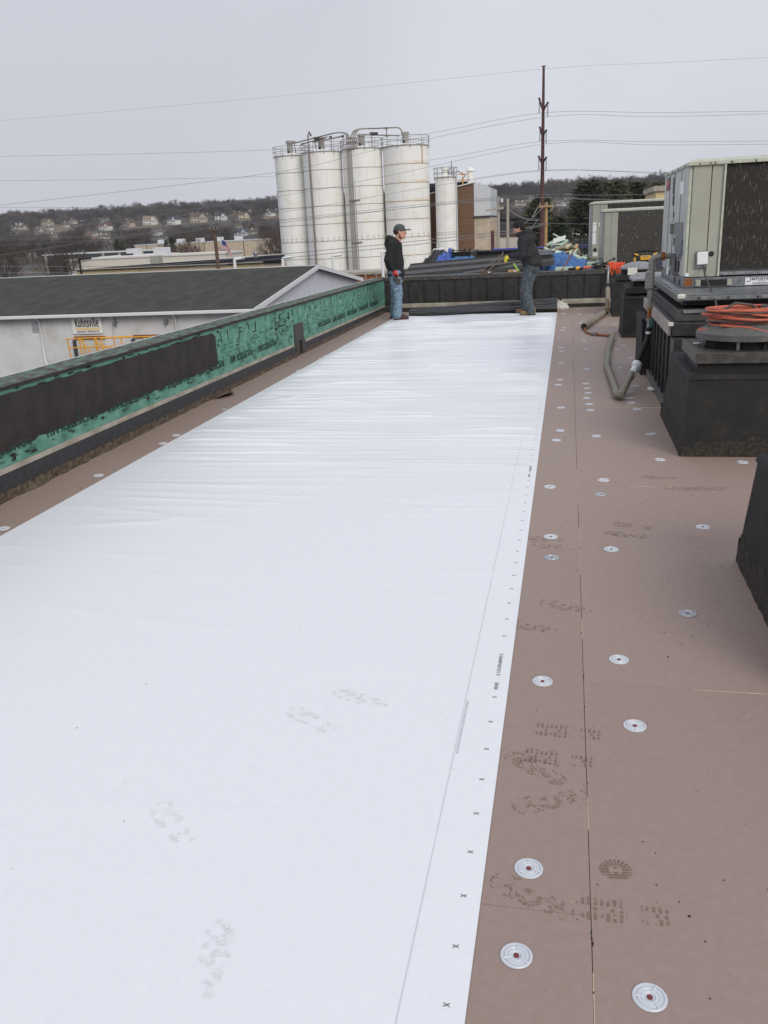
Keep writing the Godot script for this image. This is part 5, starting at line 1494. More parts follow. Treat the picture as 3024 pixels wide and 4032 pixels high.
func rear_roof() -> void:
	var rt := Node3D.new(); rt.name = "rear_roof"; add_child(rt); rt.set_meta("kind", "structure")
	pbox("roof_deck", Vector3(4.0, 0.0, -28.0), Vector3(16.0, 0.4, 19.0), M.roof_black, rt)
	pbox("building_wall", Vector3(4.0, -3.1, -28.0), Vector3(15.8, 5.8, 18.8), M.block_wall, rt)
	var w := thing("rear_parapet", "dark metal parapet with a bright blue edge behind the heaps of debris", "parapet", Vector3(0, 0, -29.5))
	for k in 9:
		pbox("metal_panel", Vector3(-2.55 + k * 0.9, 0.5, 0), Vector3(0.88, 0.62, 0.08), M.black_metal, w, 0.004)
	pbox("coping", Vector3(1.0, 0.83, 0), Vector3(8.2, 0.07, 0.25), M.black_metal, w, 0.006)
	pbox("blue_edge", Vector3(0.2, 0.88, 0.08), Vector3(5.2, 0.045, 0.12), plain(rgb(84, 92, 178), 0.5), w)
	var sw := MB.new()
	sw.hexa([Vector3(-3.0, 0.2, -29.6), Vector3(-2.9, 0.2, -29.6), Vector3(-3.9, 0.2, -19.5), Vector3(-4.0, 0.2, -19.5), Vector3(-3.0, 0.9, -29.6), Vector3(-2.9, 0.9, -29.6), Vector3(-3.9, 0.62, -19.5), Vector3(-4.0, 0.62, -19.5)])
	one("side_parapet", sw, M.coping, "grey coped side wall sloping away beyond the corner of the metal parapet", "parapet")
	# stack of long black roof panels
	var sheets := [[Vector3(-3.75, 0.76, -19.2), Vector3(-0.35, 0.9, -19.9), 0.0, 0.5], [Vector3(-3.5, 0.86, -19.9), Vector3(-0.3, 1.0, -20.6), 0.0, 0.45], [Vector3(-2.2, 0.72, -18.95), Vector3(-0.3, 0.92, -19.25), 0.0, 0.35]]
	for s in sheets:
		var p := thing("metal_roof_sheet", "long black metal roof sheet stacked slantwise behind the metal parapet", "metal sheet", Vector3.ZERO, 0.0, "black roof sheets stacked behind the parapet")
		var a: Vector3 = s[0]; var b: Vector3 = s[1]
		var d := (b - a).normalized(); var q := Vector3(0.05, -0.12, 1.0).normalized() * float(s[3])
		var up := Vector3(0, 0.012, 0)
		var m := MB.new(); m.hexa([a, b, b + q, a + q, a + up, b + up, b + q + up, a + q + up])
		part("sheet", m, M.black_metal, p)
		var fl := MB.new(); fl.hexa([a + q, b + q, b + q + Vector3(0, -0.08, 0.01), a + q + Vector3(0, -0.06, 0.01), a + q + Vector3(0, 0.012, 0.012), b + q + Vector3(0, 0.012, 0.012), b + q + Vector3(0, -0.08, 0.022), a + q + Vector3(0, -0.06, 0.022)])
		part("folded_edge", fl, M.black_metal, p)
		var rb := MB.new(); rb.hexa([a + up, b + up, b + up + q * 0.04, a + up + q * 0.04, a + up * 3.0, b + up * 3.0, b + up * 3.0 + q * 0.04, a + up * 3.0 + q * 0.04])
		part("seam_rib", rb, M.black_metal, p)
	one("tarp_heap", cloth(Vector3(-3.55, 0.45, -22.8), Vector3(-2.75, 1.15, -24.4), 61, 0.06), M.tarp_b, "violet blue tarpaulin bundled up beside the black sheets", "tarpaulin")
	one("tarp_heap", cloth(Vector3(-3.3, 0.45, -22.2), Vector3(-2.05, 0.98, -24.2), 62, 0.05), M.tarp, "light blue tarpaulin spread under a black crate", "tarpaulin")
	one("felt_heap", cloth(Vector3(-3.9, 0.45, -22.9), Vector3(-3.0, 1.12, -24.9), 63, 0.09), M.rubber, "black felt heaped beside the violet blue tarpaulin", "felt")
	var cr := thing("black_crate", "flat black slatted plastic crate lying on the light blue tarpaulin", "crate", Vector3(-2.72, 0.9, -23.3))
	for k in 4: pbox("slat", Vector3(0, 0.015 + k * 0.03, 0.12), Vector3(0.46, 0.016, 0.02), M.dark, cr)
	pbox("tray", Vector3(0, 0.06, -0.02), Vector3(0.46, 0.11, 0.24), M.rubber, cr, 0.006)
	for x in [-0.21, 0.08, 0.22]: pbox("post", Vector3(x, 0.1, 0.12), Vector3(0.03, 0.2, 0.03), M.dark, cr)
	pbox("lid", Vector3(-0.1, 0.15, -0.1), Vector3(0.4, 0.02, 0.2), M.dark_wall, cr)
	# planks and timber offcuts
	for q in [[Vector3(-1.83, 0.7, -18.75), Vector3(-1.4, 1.02, -19.3), 0.045, "grey weathered plank leaning on the black roof sheets, upper of the pair"], [Vector3(-1.68, 0.71, -18.7), Vector3(-1.33, 0.99, -19.2), 0.04, "grey weathered plank leaning on the black roof sheets, lower of the pair"]]:
		var d: Vector3 = (q[1] - q[0]).normalized()
		var s := d.cross(Vector3.BACK).normalized()
		var m := MB.new()
		m.box((q[0] + q[1]) * 0.5, Vector3(q[0].distance_to(q[1]), 0.02, q[2] * 2.0), 0.003, Basis(d, s, d.cross(s)))
		one("plank", m, M.scrap_grey, q[3], "plank")
	for q in [[Vector3(-1.63, 0.725, -18.4), Vector3(0.25, 0.045, 0.09), M.wood_pole, "short brown timber offcut with a white tag on the coping"], [Vector3(-1.11, 0.728, -18.42), Vector3(0.2, 0.05, 0.08), M.wood_new, "short yellow timber offcut with a white tag on the coping"]]:
		var tb := thing("timber_offcut", q[3], "timber", q[0])
		pbox("block", Vector3.ZERO, q[1], q[2], tb, 0.004, Basis(Vector3.UP, 0.2))
		pbox("tag", Vector3(0.04, 0.0, q[1].z * 0.5 + 0.012), Vector3(0.05, 0.02, 0.004), M.sticker, tb, 0.0, Basis(Vector3.UP, 0.2))
	var gb := MB.new(); gb.tube([Vector3(-1.1, 0.86, -18.55), Vector3(-1.04, 0.77, -18.5), Vector3(-0.98, 0.71, -18.45)], 0.03, 0.022, 8)
	one("green_bottle", gb, plain(rgb(116, 158, 74), 0.4), "bright green bottle tipped against the coping", "bottle")
	# heap of torn-out insulation
	var dp := thing("debris_heap", "heap of torn pale green and tan insulation boards on the rear roof", "debris heap", Vector3(-0.1, 0.2, -22.6))
	var rng := RandomNumberGenerator.new(); rng.seed = 90
	for i in 210:
		var u := rng.randf_range(-0.75, 0.72)
		var w2 := rng.randf_range(-0.9, 0.75)
		var hmax: float = (1.0 - abs(u + 0.12) * 0.75) * (1.0 - abs(w2) * 0.35)
		var y: float = 0.04 + hmax * (1.0 - 0.5 * pow(rng.randf(), 2.2)) * 1.06
		var s := Vector3(rng.randf_range(0.12, 0.34), rng.randf_range(0.018, 0.045), rng.randf_range(0.06, 0.16))
		var bs := Basis.from_euler(Vector3(rng.randf_range(-0.9, 0.9), rng.randf() * TAU, rng.randf_range(-0.7, 0.7)))
		var mt: Material = [M.scrap_pale, M.scrap_pale, M.scrap_tan, M.scrap_grey, M.scrap_white, M.scrap_tan][rng.randi() % 6]
		pbox("insulation_scrap", Vector3(u, y, w2), s, mt, dp, 0.004, bs)
	one("tarp_heap", cloth(Vector3(-0.75, 0.4, -18.85), Vector3(0.62, 1.05, -20.4), 64, 0.07), M.tarp, "deep blue tarpaulin in folds before the insulation heap", "tarpaulin")
	pbox("foam_block", Vector3(-0.08, 0.725, -18.62), Vector3(0.36, 0.07, 0.16), M.scrap_pale, dp_world(dp), 0.006)
	var br := MB.new(); br.tube([Vector3(-0.13, 0.69, -18.5), Vector3(0.14, 1.12, -18.95)], 0.016, 0.014, 8)
	var bo := thing("broom", "broom with a reddish brown stick leaning on the deep blue tarpaulin", "broom")
	part("stick", br, plain(rgb(116, 66, 46), 0.7), bo)
	ptube("head", [Vector3(0.13, 1.1, -18.93), Vector3(0.17, 1.17, -19.0)], 0.024, 0.04, M.wood_new, bo, 8)
	var du := thing("metal_duct", "short dark grey box duct standing behind the roofer in dark jeans", "duct", Vector3(-0.5, 0.2, -19.6))
	pbox("box", Vector3(0, 0.55, 0), Vector3(0.3, 0.5, 0.3), M.black_metal, du, 0.005)
	pbox("flange", Vector3(-0.02, 0.83, 0), Vector3(0.36, 0.1, 0.34), M.grey_metal, du, 0.005)
	pbox("inner_plate", Vector3(0.05, 0.6, 0.16), Vector3(0.18, 0.12, 0.03), M.grey_metal, du, 0.003)
	# mesh fence beyond the heap
	var fe := thing("mesh_fence", "grey mesh fence panels beyond the insulation heap", "fence", Vector3(-0.02, 0.2, -29.0))
	for k in 5:
		ptube("post", [Vector3(k * 0.22, 0.3, 0), Vector3(k * 0.22, 0.93, 0)], 0.012, 0.012, M.galv, fe, 6)
		var fm := MB.new()
		for i in 9: fm.box(Vector3(k * 0.22 + 0.11, 0.4 + i * 0.06, 0), Vector3(0.22, 0.012, 0.01))
		for i in 6: fm.box(Vector3(k * 0.22 + 0.02 + i * 0.036, 0.65, 0), Vector3(0.006, 0.5, 0.01))
		part("mesh_panel", fm, M.galv, fe)

func dp_world(_d: Node3D) -> Node3D:
	var b := thing("foam_block", "pale green block of insulation lying on the coping below the broom", "insulation")
	return b

# ---------- poles and wires ----------
func catmull(p: Array, n: int) -> Array:
	var out := []
	for i in p.size() - 1:
		var a: Vector3 = p[max(i - 1, 0)]; var b: Vector3 = p[i]; var c: Vector3 = p[i + 1]; var d: Vector3 = p[min(i + 2, p.size() - 1)]
		for k in n:
			out.append(b.cubic_interpolate(c, a, d, k / float(n)))
	out.append(p[p.size() - 1])
	return out

func power_lines() -> void:
	var t := thing("steel_pole", "tall rust red steel transmission pole with three pairs of insulator strings", "utility pole", Vector3(-2.75, -6.0, -95.0))
	ptube("shaft", [Vector3(0, 0, 0), Vector3(0, 8, 0), Vector3(0.01, 22.1, 0)], 0.33, 0.115, M.steel_red, t, 12)
	pbox("top_plate", Vector3(0.01, 22.17, 0), Vector3(0.44, 0.05, 0.3), M.steel_red, t)
	var arms := [[-3.13, 13.29, 12.51, 11.97], [-2.30, 12.79, 12.39, 11.54], [-3.04, 10.65, 10.04, 9.35], [-2.41, 10.29, 10.02, 9.06], [-3.12, 7.95, 7.43, 6.65], [-2.38, 7.78, 7.46, 6.56]]
	for a in arms:
		var z: float = 0.0 if a[0] < -2.7 else 0.5
		var tip := Vector3(a[0] + 2.75, a[1] + 6.0, z)
		ptube("arm", [Vector3(0.0, a[2] + 5.75, 0), Vector3(tip.x * 0.45, a[2] + 6.1, z * 0.5), tip], 0.11, 0.085, M.steel_red, t, 8)
		pbox("arm_head", tip, Vector3(0.22, 0.2, 0.22), M.dark_wall, t, 0.05)
		var st := MB.new()
		var bt: float = a[3] + 6.0
		var prof := [Vector2(0.012, bt)]
		var n := 9
		for k in n:
			var y: float = lerp(bt + 0.08, tip.y - 0.2, k / float(n - 1))
			prof.append(Vector2(0.016, y - 0.03)); prof.append(Vector2(0.105, y)); prof.append(Vector2(0.03, y + 0.04))
		prof.append(Vector2(0.012, tip.y))
		st.lathe(prof, 10, Vector3(tip.x, 0, z))
		part("insulator_string", st, M.insulator, t)
	var W := [
		["high thin earth wire passing over the steel pole's top", 0.012, [[-77.06,17.44,-110.00], [-33.14,16.46,-102.00], [-2.85,15.91,-95.00], [7.96,15.60,-95.00], [20.34,15.21,-95.00]]],
		["conductor of the steel pole's upper pair, hung from the rear arm", 0.02, [[-81.50,13.91,-115.00], [-35.21,11.25,-105.00], [-17.14,11.16,-100.00], [-3.13,11.97,-95.00], [8.18,11.25,-95.00], [20.79,10.54,-95.00]]],
		["conductor of the steel pole's upper pair, hung from the front arm", 0.02, [[-54.12,5.29,-75.00], [-27.68,7.12,-82.00], [-17.62,9.13,-88.00], [-2.3,11.54,-94.50], [8.16,10.83,-94.50], [20.70,10.30,-94.50]]],
		["conductor of the steel pole's middle pair, hung from the rear arm", 0.02, [[-82.19,10.81,-115.00], [-35.48,8.35,-105.00], [-15.19,8.64,-100.00], [-3.04,9.35,-95.00], [8.32,8.63,-95.00], [21.04,7.90,-95.00]]],
		["conductor of the steel pole's middle pair, hung from the front arm", 0.02, [[-54.75,2.45,-75.00], [-27.33,5.03,-82.00], [-17.88,6.56,-88.00], [-2.41,9.06,-94.50], [8.29,8.30,-94.50], [20.96,7.59,-94.50]]],
		["conductor of the steel pole's lower pair, hung from the rear arm", 0.02, [[-82.96,7.35,-115.00], [-53.94,5.87,-108.00], [-35.38,5.67,-104.00], [-15.26,6.09,-100.00], [-3.12,6.65,-95.00], [9.21,5.74,-95.00], [21.34,4.84,-95.00]]],
		["conductor of the steel pole's lower pair, hung from the front arm", 0.02, [[-55.12,0.79,-75.00], [-26.91,3.62,-82.00], [-13.65,5.47,-90.00], [-2.38,6.56,-94.50], [9.17,5.65,-94.50], [21.23,4.74,-94.50]]],
		["top wire of the wooden pole line crossing in front of the silos", 0.017, [[-65.68,2.71,-90.00], [-35.97,2.32,-72.00], [-26.94,2.57,-66.00], [-20.39,2.67,-62.00], [-4.57,3.33,-60.00], [2.58,3.09,-60.00], [13.57,2.65,-60.00]]],
		["middle wire of the wooden pole line crossing in front of the silos", 0.017, [[-65.71,2.56,-90.00], [-35.99,2.17,-72.00], [-26.95,2.47,-66.00], [-20.39,2.58,-62.00], [-3.97,3.18,-60.00], [2.59,2.82,-60.00], [13.62,2.17,-60.00]]],
		["bottom wire of the wooden pole line crossing in front of the silos", 0.017, [[-65.85,1.92,-90.00], [-36.01,2.02,-72.00], [-26.96,2.40,-66.00], [-20.41,2.45,-62.00], [-4.60,3.25,-60.40], [2.61,2.78,-60.40], [13.72,2.12,-60.40]]],
		["upper of two thick dark telephone cables slung low before the silos", 0.025, [[-58.94,0.07,-80.00], [-35.65,-0.29,-70.00], [-19.66,0.36,-60.00], [-5.11,1.13,-58.00], [-1.41,1.58,-61.8]]],
		["lower of two thick dark telephone cables slung low before the silos", 0.025, [[-59.09,-0.60,-80.00], [-35.71,-0.70,-70.00], [-19.68,0.08,-60.00], [-5.11,0.95,-58.00], [-1.41,1.52,-61.8]]],
		["single wire running from the grey poles to the rear rooftop units", 0.015, [[-5.16,1.78,-60.00], [1.19,1.40,-60.00], [5.79,1.13,-60.00]]]]
	for w in W:
		var pts := []
		for q in w[2]: pts.append(Vector3(q[0], q[1], q[2]))
		var mb := MB.new(); mb.tube(catmull(pts, 8), w[1] * 0.75, w[1] * 0.75, 5)
		one("power_line", mb, M.wire, w[0], "wire")
	var pole := func(called: String, label: String, at: Vector3, top: float, r: float, mt: Material, arm: float) -> Node3D:
		var p := thing(called, label, "utility pole", Vector3(at.x, -6.0, at.z))
		ptube("shaft", [Vector3(0, 0, 0), Vector3(0, top + 6.0, 0)], r * 1.25, r, mt, p, 10)
		if arm > 0.0:
			pbox("cross_arm", Vector3(0, top + 5.75, 0.16), Vector3(arm, 0.12, 0.1), mt, p)
			for k in 3:
				var ins := MB.new(); ins.lathe([Vector2(0.03, 0), Vector2(0.06, 0.05), Vector2(0.03, 0.12), Vector2(0.05, 0.16), Vector2(0, 0.2)], 8, Vector3(arm * (-0.45 + 0.45 * k), top + 5.81, 0.16))
				part("insulator", ins, M.insulator, p)
		return p
	pole.call("wood_pole", "dark wooden utility pole rising behind the shed roof ridge", Vector3(-26.9, 0, -66.0), 2.45, 0.13, M.wood_pole, 0.7)
	var g1: Node3D = pole.call("grey_pole", "weathered grey utility pole with a slanting cross arm, left of its twin", Vector3(-4.56, 0, -60.0), 3.35, 0.095, M.wood_grey, 0.0)
	g1.set_meta("label", "weathered grey utility pole carrying a slanting cross arm")
	pbox("cross_arm", Vector3(-0.2, 8.6, 0.18), Vector3(1.15, 0.12, 0.1), M.wood_grey, g1, 0.0, Basis(Vector3.BACK, 0.09))
	ptube("transformer", [Vector3(0.24, 9.0, 0.2), Vector3(0.24, 9.25, 0.2)], 0.1, 0.1, M.pale_grey, g1, 10)
	pole.call("grey_pole", "plain weathered grey utility pole without arms beside the armed one", Vector3(-3.95, 0, -60.0), 3.2, 0.095, M.wood_grey, 0.0)
	var yp: Node3D = pole.call("new_wood_pole", "fresh yellow wooden utility pole beside the rust red steel pole", Vector3(-1.52, 0, -62.0), 2.9, 0.1, M.wood_new, 0.9)
	for q in [[Vector3(-0.5, 8.7, 0.2), Vector3(-0.9, 8.0, 0.2)], [Vector3(0.5, 8.7, 0.2), Vector3(0.25, 8.3, 0.2)]]:
		ptube("jumper_wire", [q[0], q[1]], 0.03, 0.03, M.wood_grey, yp, 6)
	for q in [[-3.9, 2.55, -2.1, 1.85], [-3.9, 2.5, -1.95, 1.75], [-3.2, 1.55, -1.6, 2.75], [-2.9, 1.2, -2.0, 1.9]]:
		var mb := MB.new()
		var a := Vector3(q[0], q[1], -60.0); var b := Vector3(q[2], q[3], -61.5)
		mb.tube(catmull([a, (a + b) * 0.5 - Vector3(0, 0.22, 0), b], 8), 0.02, 0.02, 5)
		one("slack_wire", mb, M.wire, "slack wire looping between the grey poles and the new wooden pole", "wire", "slack wires by the poles")
	var rpo := thing("rusty_post", "short rusty steel post standing behind the rear roof's dark parapet", "post")
	ptube("shaft", [Vector3(-3.26, -6.0, -40.0), Vector3(-3.3, 1.36, -40.0)], 0.085, 0.075, M.steel_red, rpo, 8)
	ptube("cap", [Vector3(-3.3, 1.36, -40.0), Vector3(-3.3, 1.4, -40.0)], 0.09, 0.09, M.rust, rpo, 8)
	var lp := thing("yard_lamp", "dark square headed yard lamp standing beyond the tan warehouse wall", "lamp post", Vector3(-38.76, -6.0, -66.0))
	ptube("post", [Vector3(0, 0, 0), Vector3(0, 6.5, 0)], 0.11, 0.08, M.dark, lp, 8)
	pbox("head", Vector3(0.5, 6.55, 0), Vector3(1.0, 0.16, 0.4), M.dark, lp, 0.03)
	var rv := thing("roof_ventilator", "small white ventilator on the shed ridge", "ventilator", Vector3(-36.0, 0.0, -48.75))
	var rm := MB.new(); rm.lathe([Vector2(0.1, 0.0), Vector2(0.1, 0.25), Vector2(0.17, 0.28), Vector2(0.1, 0.42), Vector2(0, 0.45)], 12)
	part("cowl", rm, M.white, rv)

# ---------- hillside houses ----------
var HOUSES = [ [-597,25.2,-904,5.5,0],[-525,18.5,-784,5.6,1],[-504,17.3,-768,8.6,2],[-512,21.2,-824,12.6,3],[-456,15.0,-736,8.2,0],[-456,13.8,-718,6.6,2],[-457,17.1,-764,9.3,2],[-492,21.9,-838,9.4,2],[-376,11.9,-690,11.9,4],[-372,14.2,-724,11.8,3],[-372,9.2,-652,4.0,5],[-351,7.4,-626,3.8,0],[-324,5.0,-588,4.8,0],[-316,4.5,-580,3.5,2],[-478,23.7,-874,7.1,1],[-388,7.6,-630,5.8,2],[-360,15.4,-740,13.6,6],[-331,14.4,-726,12.9,7],[-312,14.9,-734,15.7,3],[-300,16.5,-756,11.5,7],[-282,17.0,-764,10.1,8],[-328,23.2,-864,5.3,5],[-262,18.0,-778,10.3,7],[-283,5.2,-590,8.4,0],[-257,2.4,-544,5.0,1],[-202,2.1,-540,9.3,9],[-198,2.9,-552,5.1,2],[-62,16.5,-756,6.2,1],[-41,15.5,-742,4.7,0],[-36,15.1,-736,4.0,0],[-33,21.3,-826,5.3,1],[-6,12.5,-700,7.6,0],[-2,14.8,-732,4.0,1] ]

func house(h: Array, i: int, rng: RandomNumberGenerator) -> void:
	var wn := ["white", "pale grey", "beige", "tan", "white", "orange brick", "white", "white", "cream", "pale"]
	var rn := ["grey", "dark grey", "brown", "brown", "dark red", "brown", "tan", "black", "brown", "dark blue"]
	var wc := [rgb(206, 205, 200), rgb(170, 170, 168), rgb(182, 175, 163), rgb(168, 158, 144), rgb(204, 200, 194), rgb(160, 124, 100), rgb(208, 206, 202), rgb(210, 210, 208), rgb(196, 186, 164), rgb(180, 182, 184)]
	var rc := [rgb(96, 92, 88), rgb(74, 74, 76), rgb(92, 80, 72), rgb(88, 72, 62), rgb(92, 58, 56), rgb(92, 74, 64), rgb(130, 116, 100), rgb(56, 58, 66), rgb(96, 80, 68), rgb(66, 74, 92)]
	var c: int = h[4]
	var w: float = h[3] * 0.88
	var size := "small" if w < 6.0 else ("large" if w > 11.0 else "medium")
	var wing: bool = w > 6.5
	var chim: bool = rng.randf() < 0.45
	var lab := "%s %s house with %s roof%s%s on the wooded hillside" % [size, wn[c], rn[c], " and side wing" if wing else "", " and chimney" if chim else ""]
	var t := thing("hillside_house", lab, "house", Vector3(h[0], h[1] - 0.6, h[2]), rng.randf_range(-0.5, 0.5), "houses on the wooded hillside")
	var key := "hw%d" % c
	if not M.has(key):
		M[key] = plain(wc[c], 0.85); M["hr%d" % c] = plain(rc[c], 0.9)
	var wm: Material = M[key]; var rm: Material = M["hr%d" % c]
	var W: float = w * (0.62 if wing else 0.95); var D: float = clampf(w * 0.6, 3.0, 8.0); var E: float = clampf(w * 0.42, 2.3, 5.6); var R: float = D * 0.36
	var ox: float = -w * 0.5 + W * 0.5
	var block := func(cx: float, bw: float, bd: float, e: float, r: float, turned: bool, zo: float) -> void:
		pbox("wall", Vector3(cx, e * 0.5 + 0.0, zo), Vector3(bw, e, bd), wm, t)
		var m := MB.new(); var g := MB.new()
		var ov := 0.35
		if turned: # ridge runs towards the viewer, gable in front
			for s in [-1.0, 1.0]:
				m.hexa([Vector3(cx + s * (bw * 0.5 + ov), e - 0.2, zo - bd * 0.5 - ov), Vector3(cx + s * (bw * 0.5 + ov), e - 0.2, zo + bd * 0.5 + ov), Vector3(cx, e + r, zo + bd * 0.5 + ov), Vector3(cx, e + r, zo - bd * 0.5 - ov),
					Vector3(cx + s * (bw * 0.5 + ov), e, zo - bd * 0.5 - ov), Vector3(cx + s * (bw * 0.5 + ov), e, zo + bd * 0.5 + ov), Vector3(cx, e + r + 0.2, zo + bd * 0.5 + ov), Vector3(cx, e + r + 0.2, zo - bd * 0.5 - ov)])
			g.tri(Vector3(cx - bw * 0.5, e, zo + bd * 0.5), Vector3(cx + bw * 0.5, e, zo + bd * 0.5), Vector3(cx, e + r, zo + bd * 0.5))
			g.tri(Vector3(cx + bw * 0.5, e, zo - bd * 0.5), Vector3(cx - bw * 0.5, e, zo - bd * 0.5), Vector3(cx, e + r, zo - bd * 0.5))
		else:
			for s in [-1.0, 1.0]:
				m.hexa([Vector3(cx - bw * 0.5 - ov, e - 0.2, zo + s * (bd * 0.5 + ov)), Vector3(cx + bw * 0.5 + ov, e - 0.2, zo + s * (bd * 0.5 + ov)), Vector3(cx + bw * 0.5 + ov, e + r, zo), Vector3(cx - bw * 0.5 - ov, e + r, zo),
					Vector3(cx - bw * 0.5 - ov, e, zo + s * (bd * 0.5 + ov)), Vector3(cx + bw * 0.5 + ov, e, zo + s * (bd * 0.5 + ov)), Vector3(cx + bw * 0.5 + ov, e + r + 0.2, zo), Vector3(cx - bw * 0.5 - ov, e + r + 0.2, zo)])
			g.tri(Vector3(cx + bw * 0.5, e, zo + bd * 0.5), Vector3(cx + bw * 0.5, e, zo - bd * 0.5), Vector3(cx + bw * 0.5, e + r, zo))
			g.tri(Vector3(cx - bw * 0.5, e, zo - bd * 0.5), Vector3(cx - bw * 0.5, e, zo + bd * 0.5), Vector3(cx - bw * 0.5, e + r, zo))
		part("gable", g, wm, t); part("roof", m, rm, t)
	block.call(ox, W, D, E, R, false, 0.0)
	if wing: block.call(w * 0.5 - w * 0.2, w * 0.4, D * 0.9, E * 0.92, R * 1.1, true, D * 0.2)
	if chim: pbox("chimney", Vector3(ox - W * 0.3, E + R * 0.9, 0), Vector3(0.9, 2.2, 0.9), wm, t)
	if not M.has("pane"): M.pane = plain(rgb(52, 56, 64), 0.2)
	var nw: int = clampi(int(W / 2.2), 2, 4)
	for r in 2:
		for k in nw:
			pbox("window", Vector3(ox - W * 0.5 + W * (k + 0.5) / nw, E * (0.25 + 0.48 * r), D * 0.5 + 0.03), Vector3(W / nw * 0.42, E * 0.22, 0.1), M.pane, t)
	if wing:
		for k in 2: pbox("window", Vector3(w * 0.22 + k * w * 0.15, E * 0.66, D * 0.65 + 0.03), Vector3(w * 0.08, E * 0.24, 0.1), M.pane, t)

var tree_rng := RandomNumberGenerator.new()

func grow(tr: MB, tw: MB, a: Vector3, d: Vector3, ln: float, r: float, depth: int, maxd: int, kids: int, spread: float, twig: float) -> void:
	var b := a + d * ln * 0.5 + Vector3(tree_rng.randf_range(-1, 1), tree_rng.randf_range(-0.3, 0.6), tree_rng.randf_range(-1, 1)) * ln * 0.06
	var c := b + (d + Vector3(tree_rng.randf_range(-0.2, 0.2), 0.08, tree_rng.randf_range(-0.2, 0.2))).normalized() * ln * 0.5
	var m: MB = tr if depth < 2 else tw
	m.tube([a, b, c], max(r, twig), max(r * 0.62, twig * 0.8), 6 if depth < 2 else 3, false)
	if depth >= maxd: return
	for k in kids:
		var az := TAU * (k + tree_rng.randf()) / kids
		var side := d.cross(Vector3.UP if abs(d.y) < 0.95 else Vector3.RIGHT).normalized().rotated(d, az)
		var nd := (d + side * spread * tree_rng.randf_range(0.6, 1.3) + Vector3(0, 0.12, 0)).normalized()
		var u := tree_rng.randf_range(0.35, 1.0)
		var st := a.lerp(b, u * 2.0) if u < 0.5 else b.lerp(c, u * 2.0 - 1.0)
		grow(tr, tw, st, nd, ln * tree_rng.randf_range(0.55, 0.8), r * 0.55, depth + 1, maxd, kids, spread, twig)

func hillside() -> void:
	var rng := RandomNumberGenerator.new(); rng.seed = 404
	for i in HOUSES.size():
		house(HOUSES[i], i, rng)
	# leafless woods: one mass of grey-brown trees over the ridge and between the houses
	var variants := []
	for k in 4:
		tree_rng.seed = 900 + k
		var tr := MB.new(); var tw := MB.new()
		grow(tr, tw, Vector3.ZERO, Vector3.UP, 5.0, 0.22, 0, 4, 4, 0.75, 0.055)
		for arr in [tr]:
			var base := tw.v.size()
			tw.v.append_array(tr.v); tw.n.append_array(tr.n); tw.uv.append_array(tr.uv); tw.c.append_array(tr.c)
			for q in tr.idx: tw.idx.append(q + base)
		variants.append(tw.mesh())
	var keep := func(x: float, z: float, top: float) -> bool:
		var d := -z
		for h in HOUSES:
			var hd: float = -h[2]
			if d > hd + 4.0: continue
			var hx: float = h[0] / hd * d
			if abs(x - hx) > h[3] * 0.62 * d / hd + 2.0: continue
			if (top - 1.65) / d > (h[1] + 1.2 - 1.65) / hd: return false
		return true
	var bark := [plain(rgb(78, 71, 67), 0.95), plain(rgb(62, 56, 53), 0.95), plain(rgb(98, 91, 87), 0.95), plain(rgb(70, 58, 51), 0.95)]
	var ns := noise(0.006, 77, 3)
	for k in 4:
		var xfs := []
		for i in 2600:
			var zone := rng.randf()
			var z: float; var hh: float
			if zone < 0.5:
				z = rng.randf_range(-985.0, -850.0); hh = rng.randf_range(0.55, 1.0) + 0.6 * pow(rng.randf(), 3.0)
			else:
				z = rng.randf_range(-860.0, -330.0); hh = rng.randf_range(0.5, 1.0)
			var x := rng.randf_range(-0.86, 0.34) * -z
			if zone >= 0.5 and ns.get_noise_2d(x, z) < -0.28: continue
			var y := hill(z)
			var s: float = hh * 1.0
			if not keep.call(x, z, y + 12.5 * s): continue
			xfs.append(Transform3D(Basis(Vector3.UP, rng.randf() * TAU).scaled(Vector3(s, s * rng.randf_range(0.85, 1.1), s)), Vector3(x, y - 0.3, z)))
		var mm := MultiMesh.new()
		mm.transform_format = MultiMesh.TRANSFORM_3D; mm.mesh = variants[k]; mm.instance_count = xfs.size()
		for i in xfs.size(): mm.set_instance_transform(i, xfs[i])
		var mi := MultiMeshInstance3D.new()
		mi.name = numbered("leafless_woodland"); mi.multimesh = mm; mi.material_override = bark[k]
		add_child(mi)
		meta(mi, "grey brown leafless woodland covering the hillside behind and between the houses", "woodland", "leafless woodland on the hillside")
		mi.set_meta("kind", "stuff")
	# undergrowth filling the wood floor
	# conifers dotted over the slope
	var cm := conifer_mesh(7, 1.0, 0)
	var spots := 0
	while spots < 60:
		var z := rng.randf_range(-860.0, -380.0)
		var x := rng.randf_range(-0.84, 0.3) * -z
		var s := rng.randf_range(0.5, 1.05)
		if not keep.call(x, z, hill(z) + 9.0 * s): continue
		var t := thing("conifer", "dark green conifer among the leafless trees on the hillside", "tree", Vector3(x, hill(z) - 0.2, z), rng.randf() * TAU, "conifers dotted over the hillside")
		t.scale = Vector3(s, s, s)
		inst("crown", cm[0], M.needle, t); inst("trunk", cm[1], M.wood_pole, t)
		spots += 1

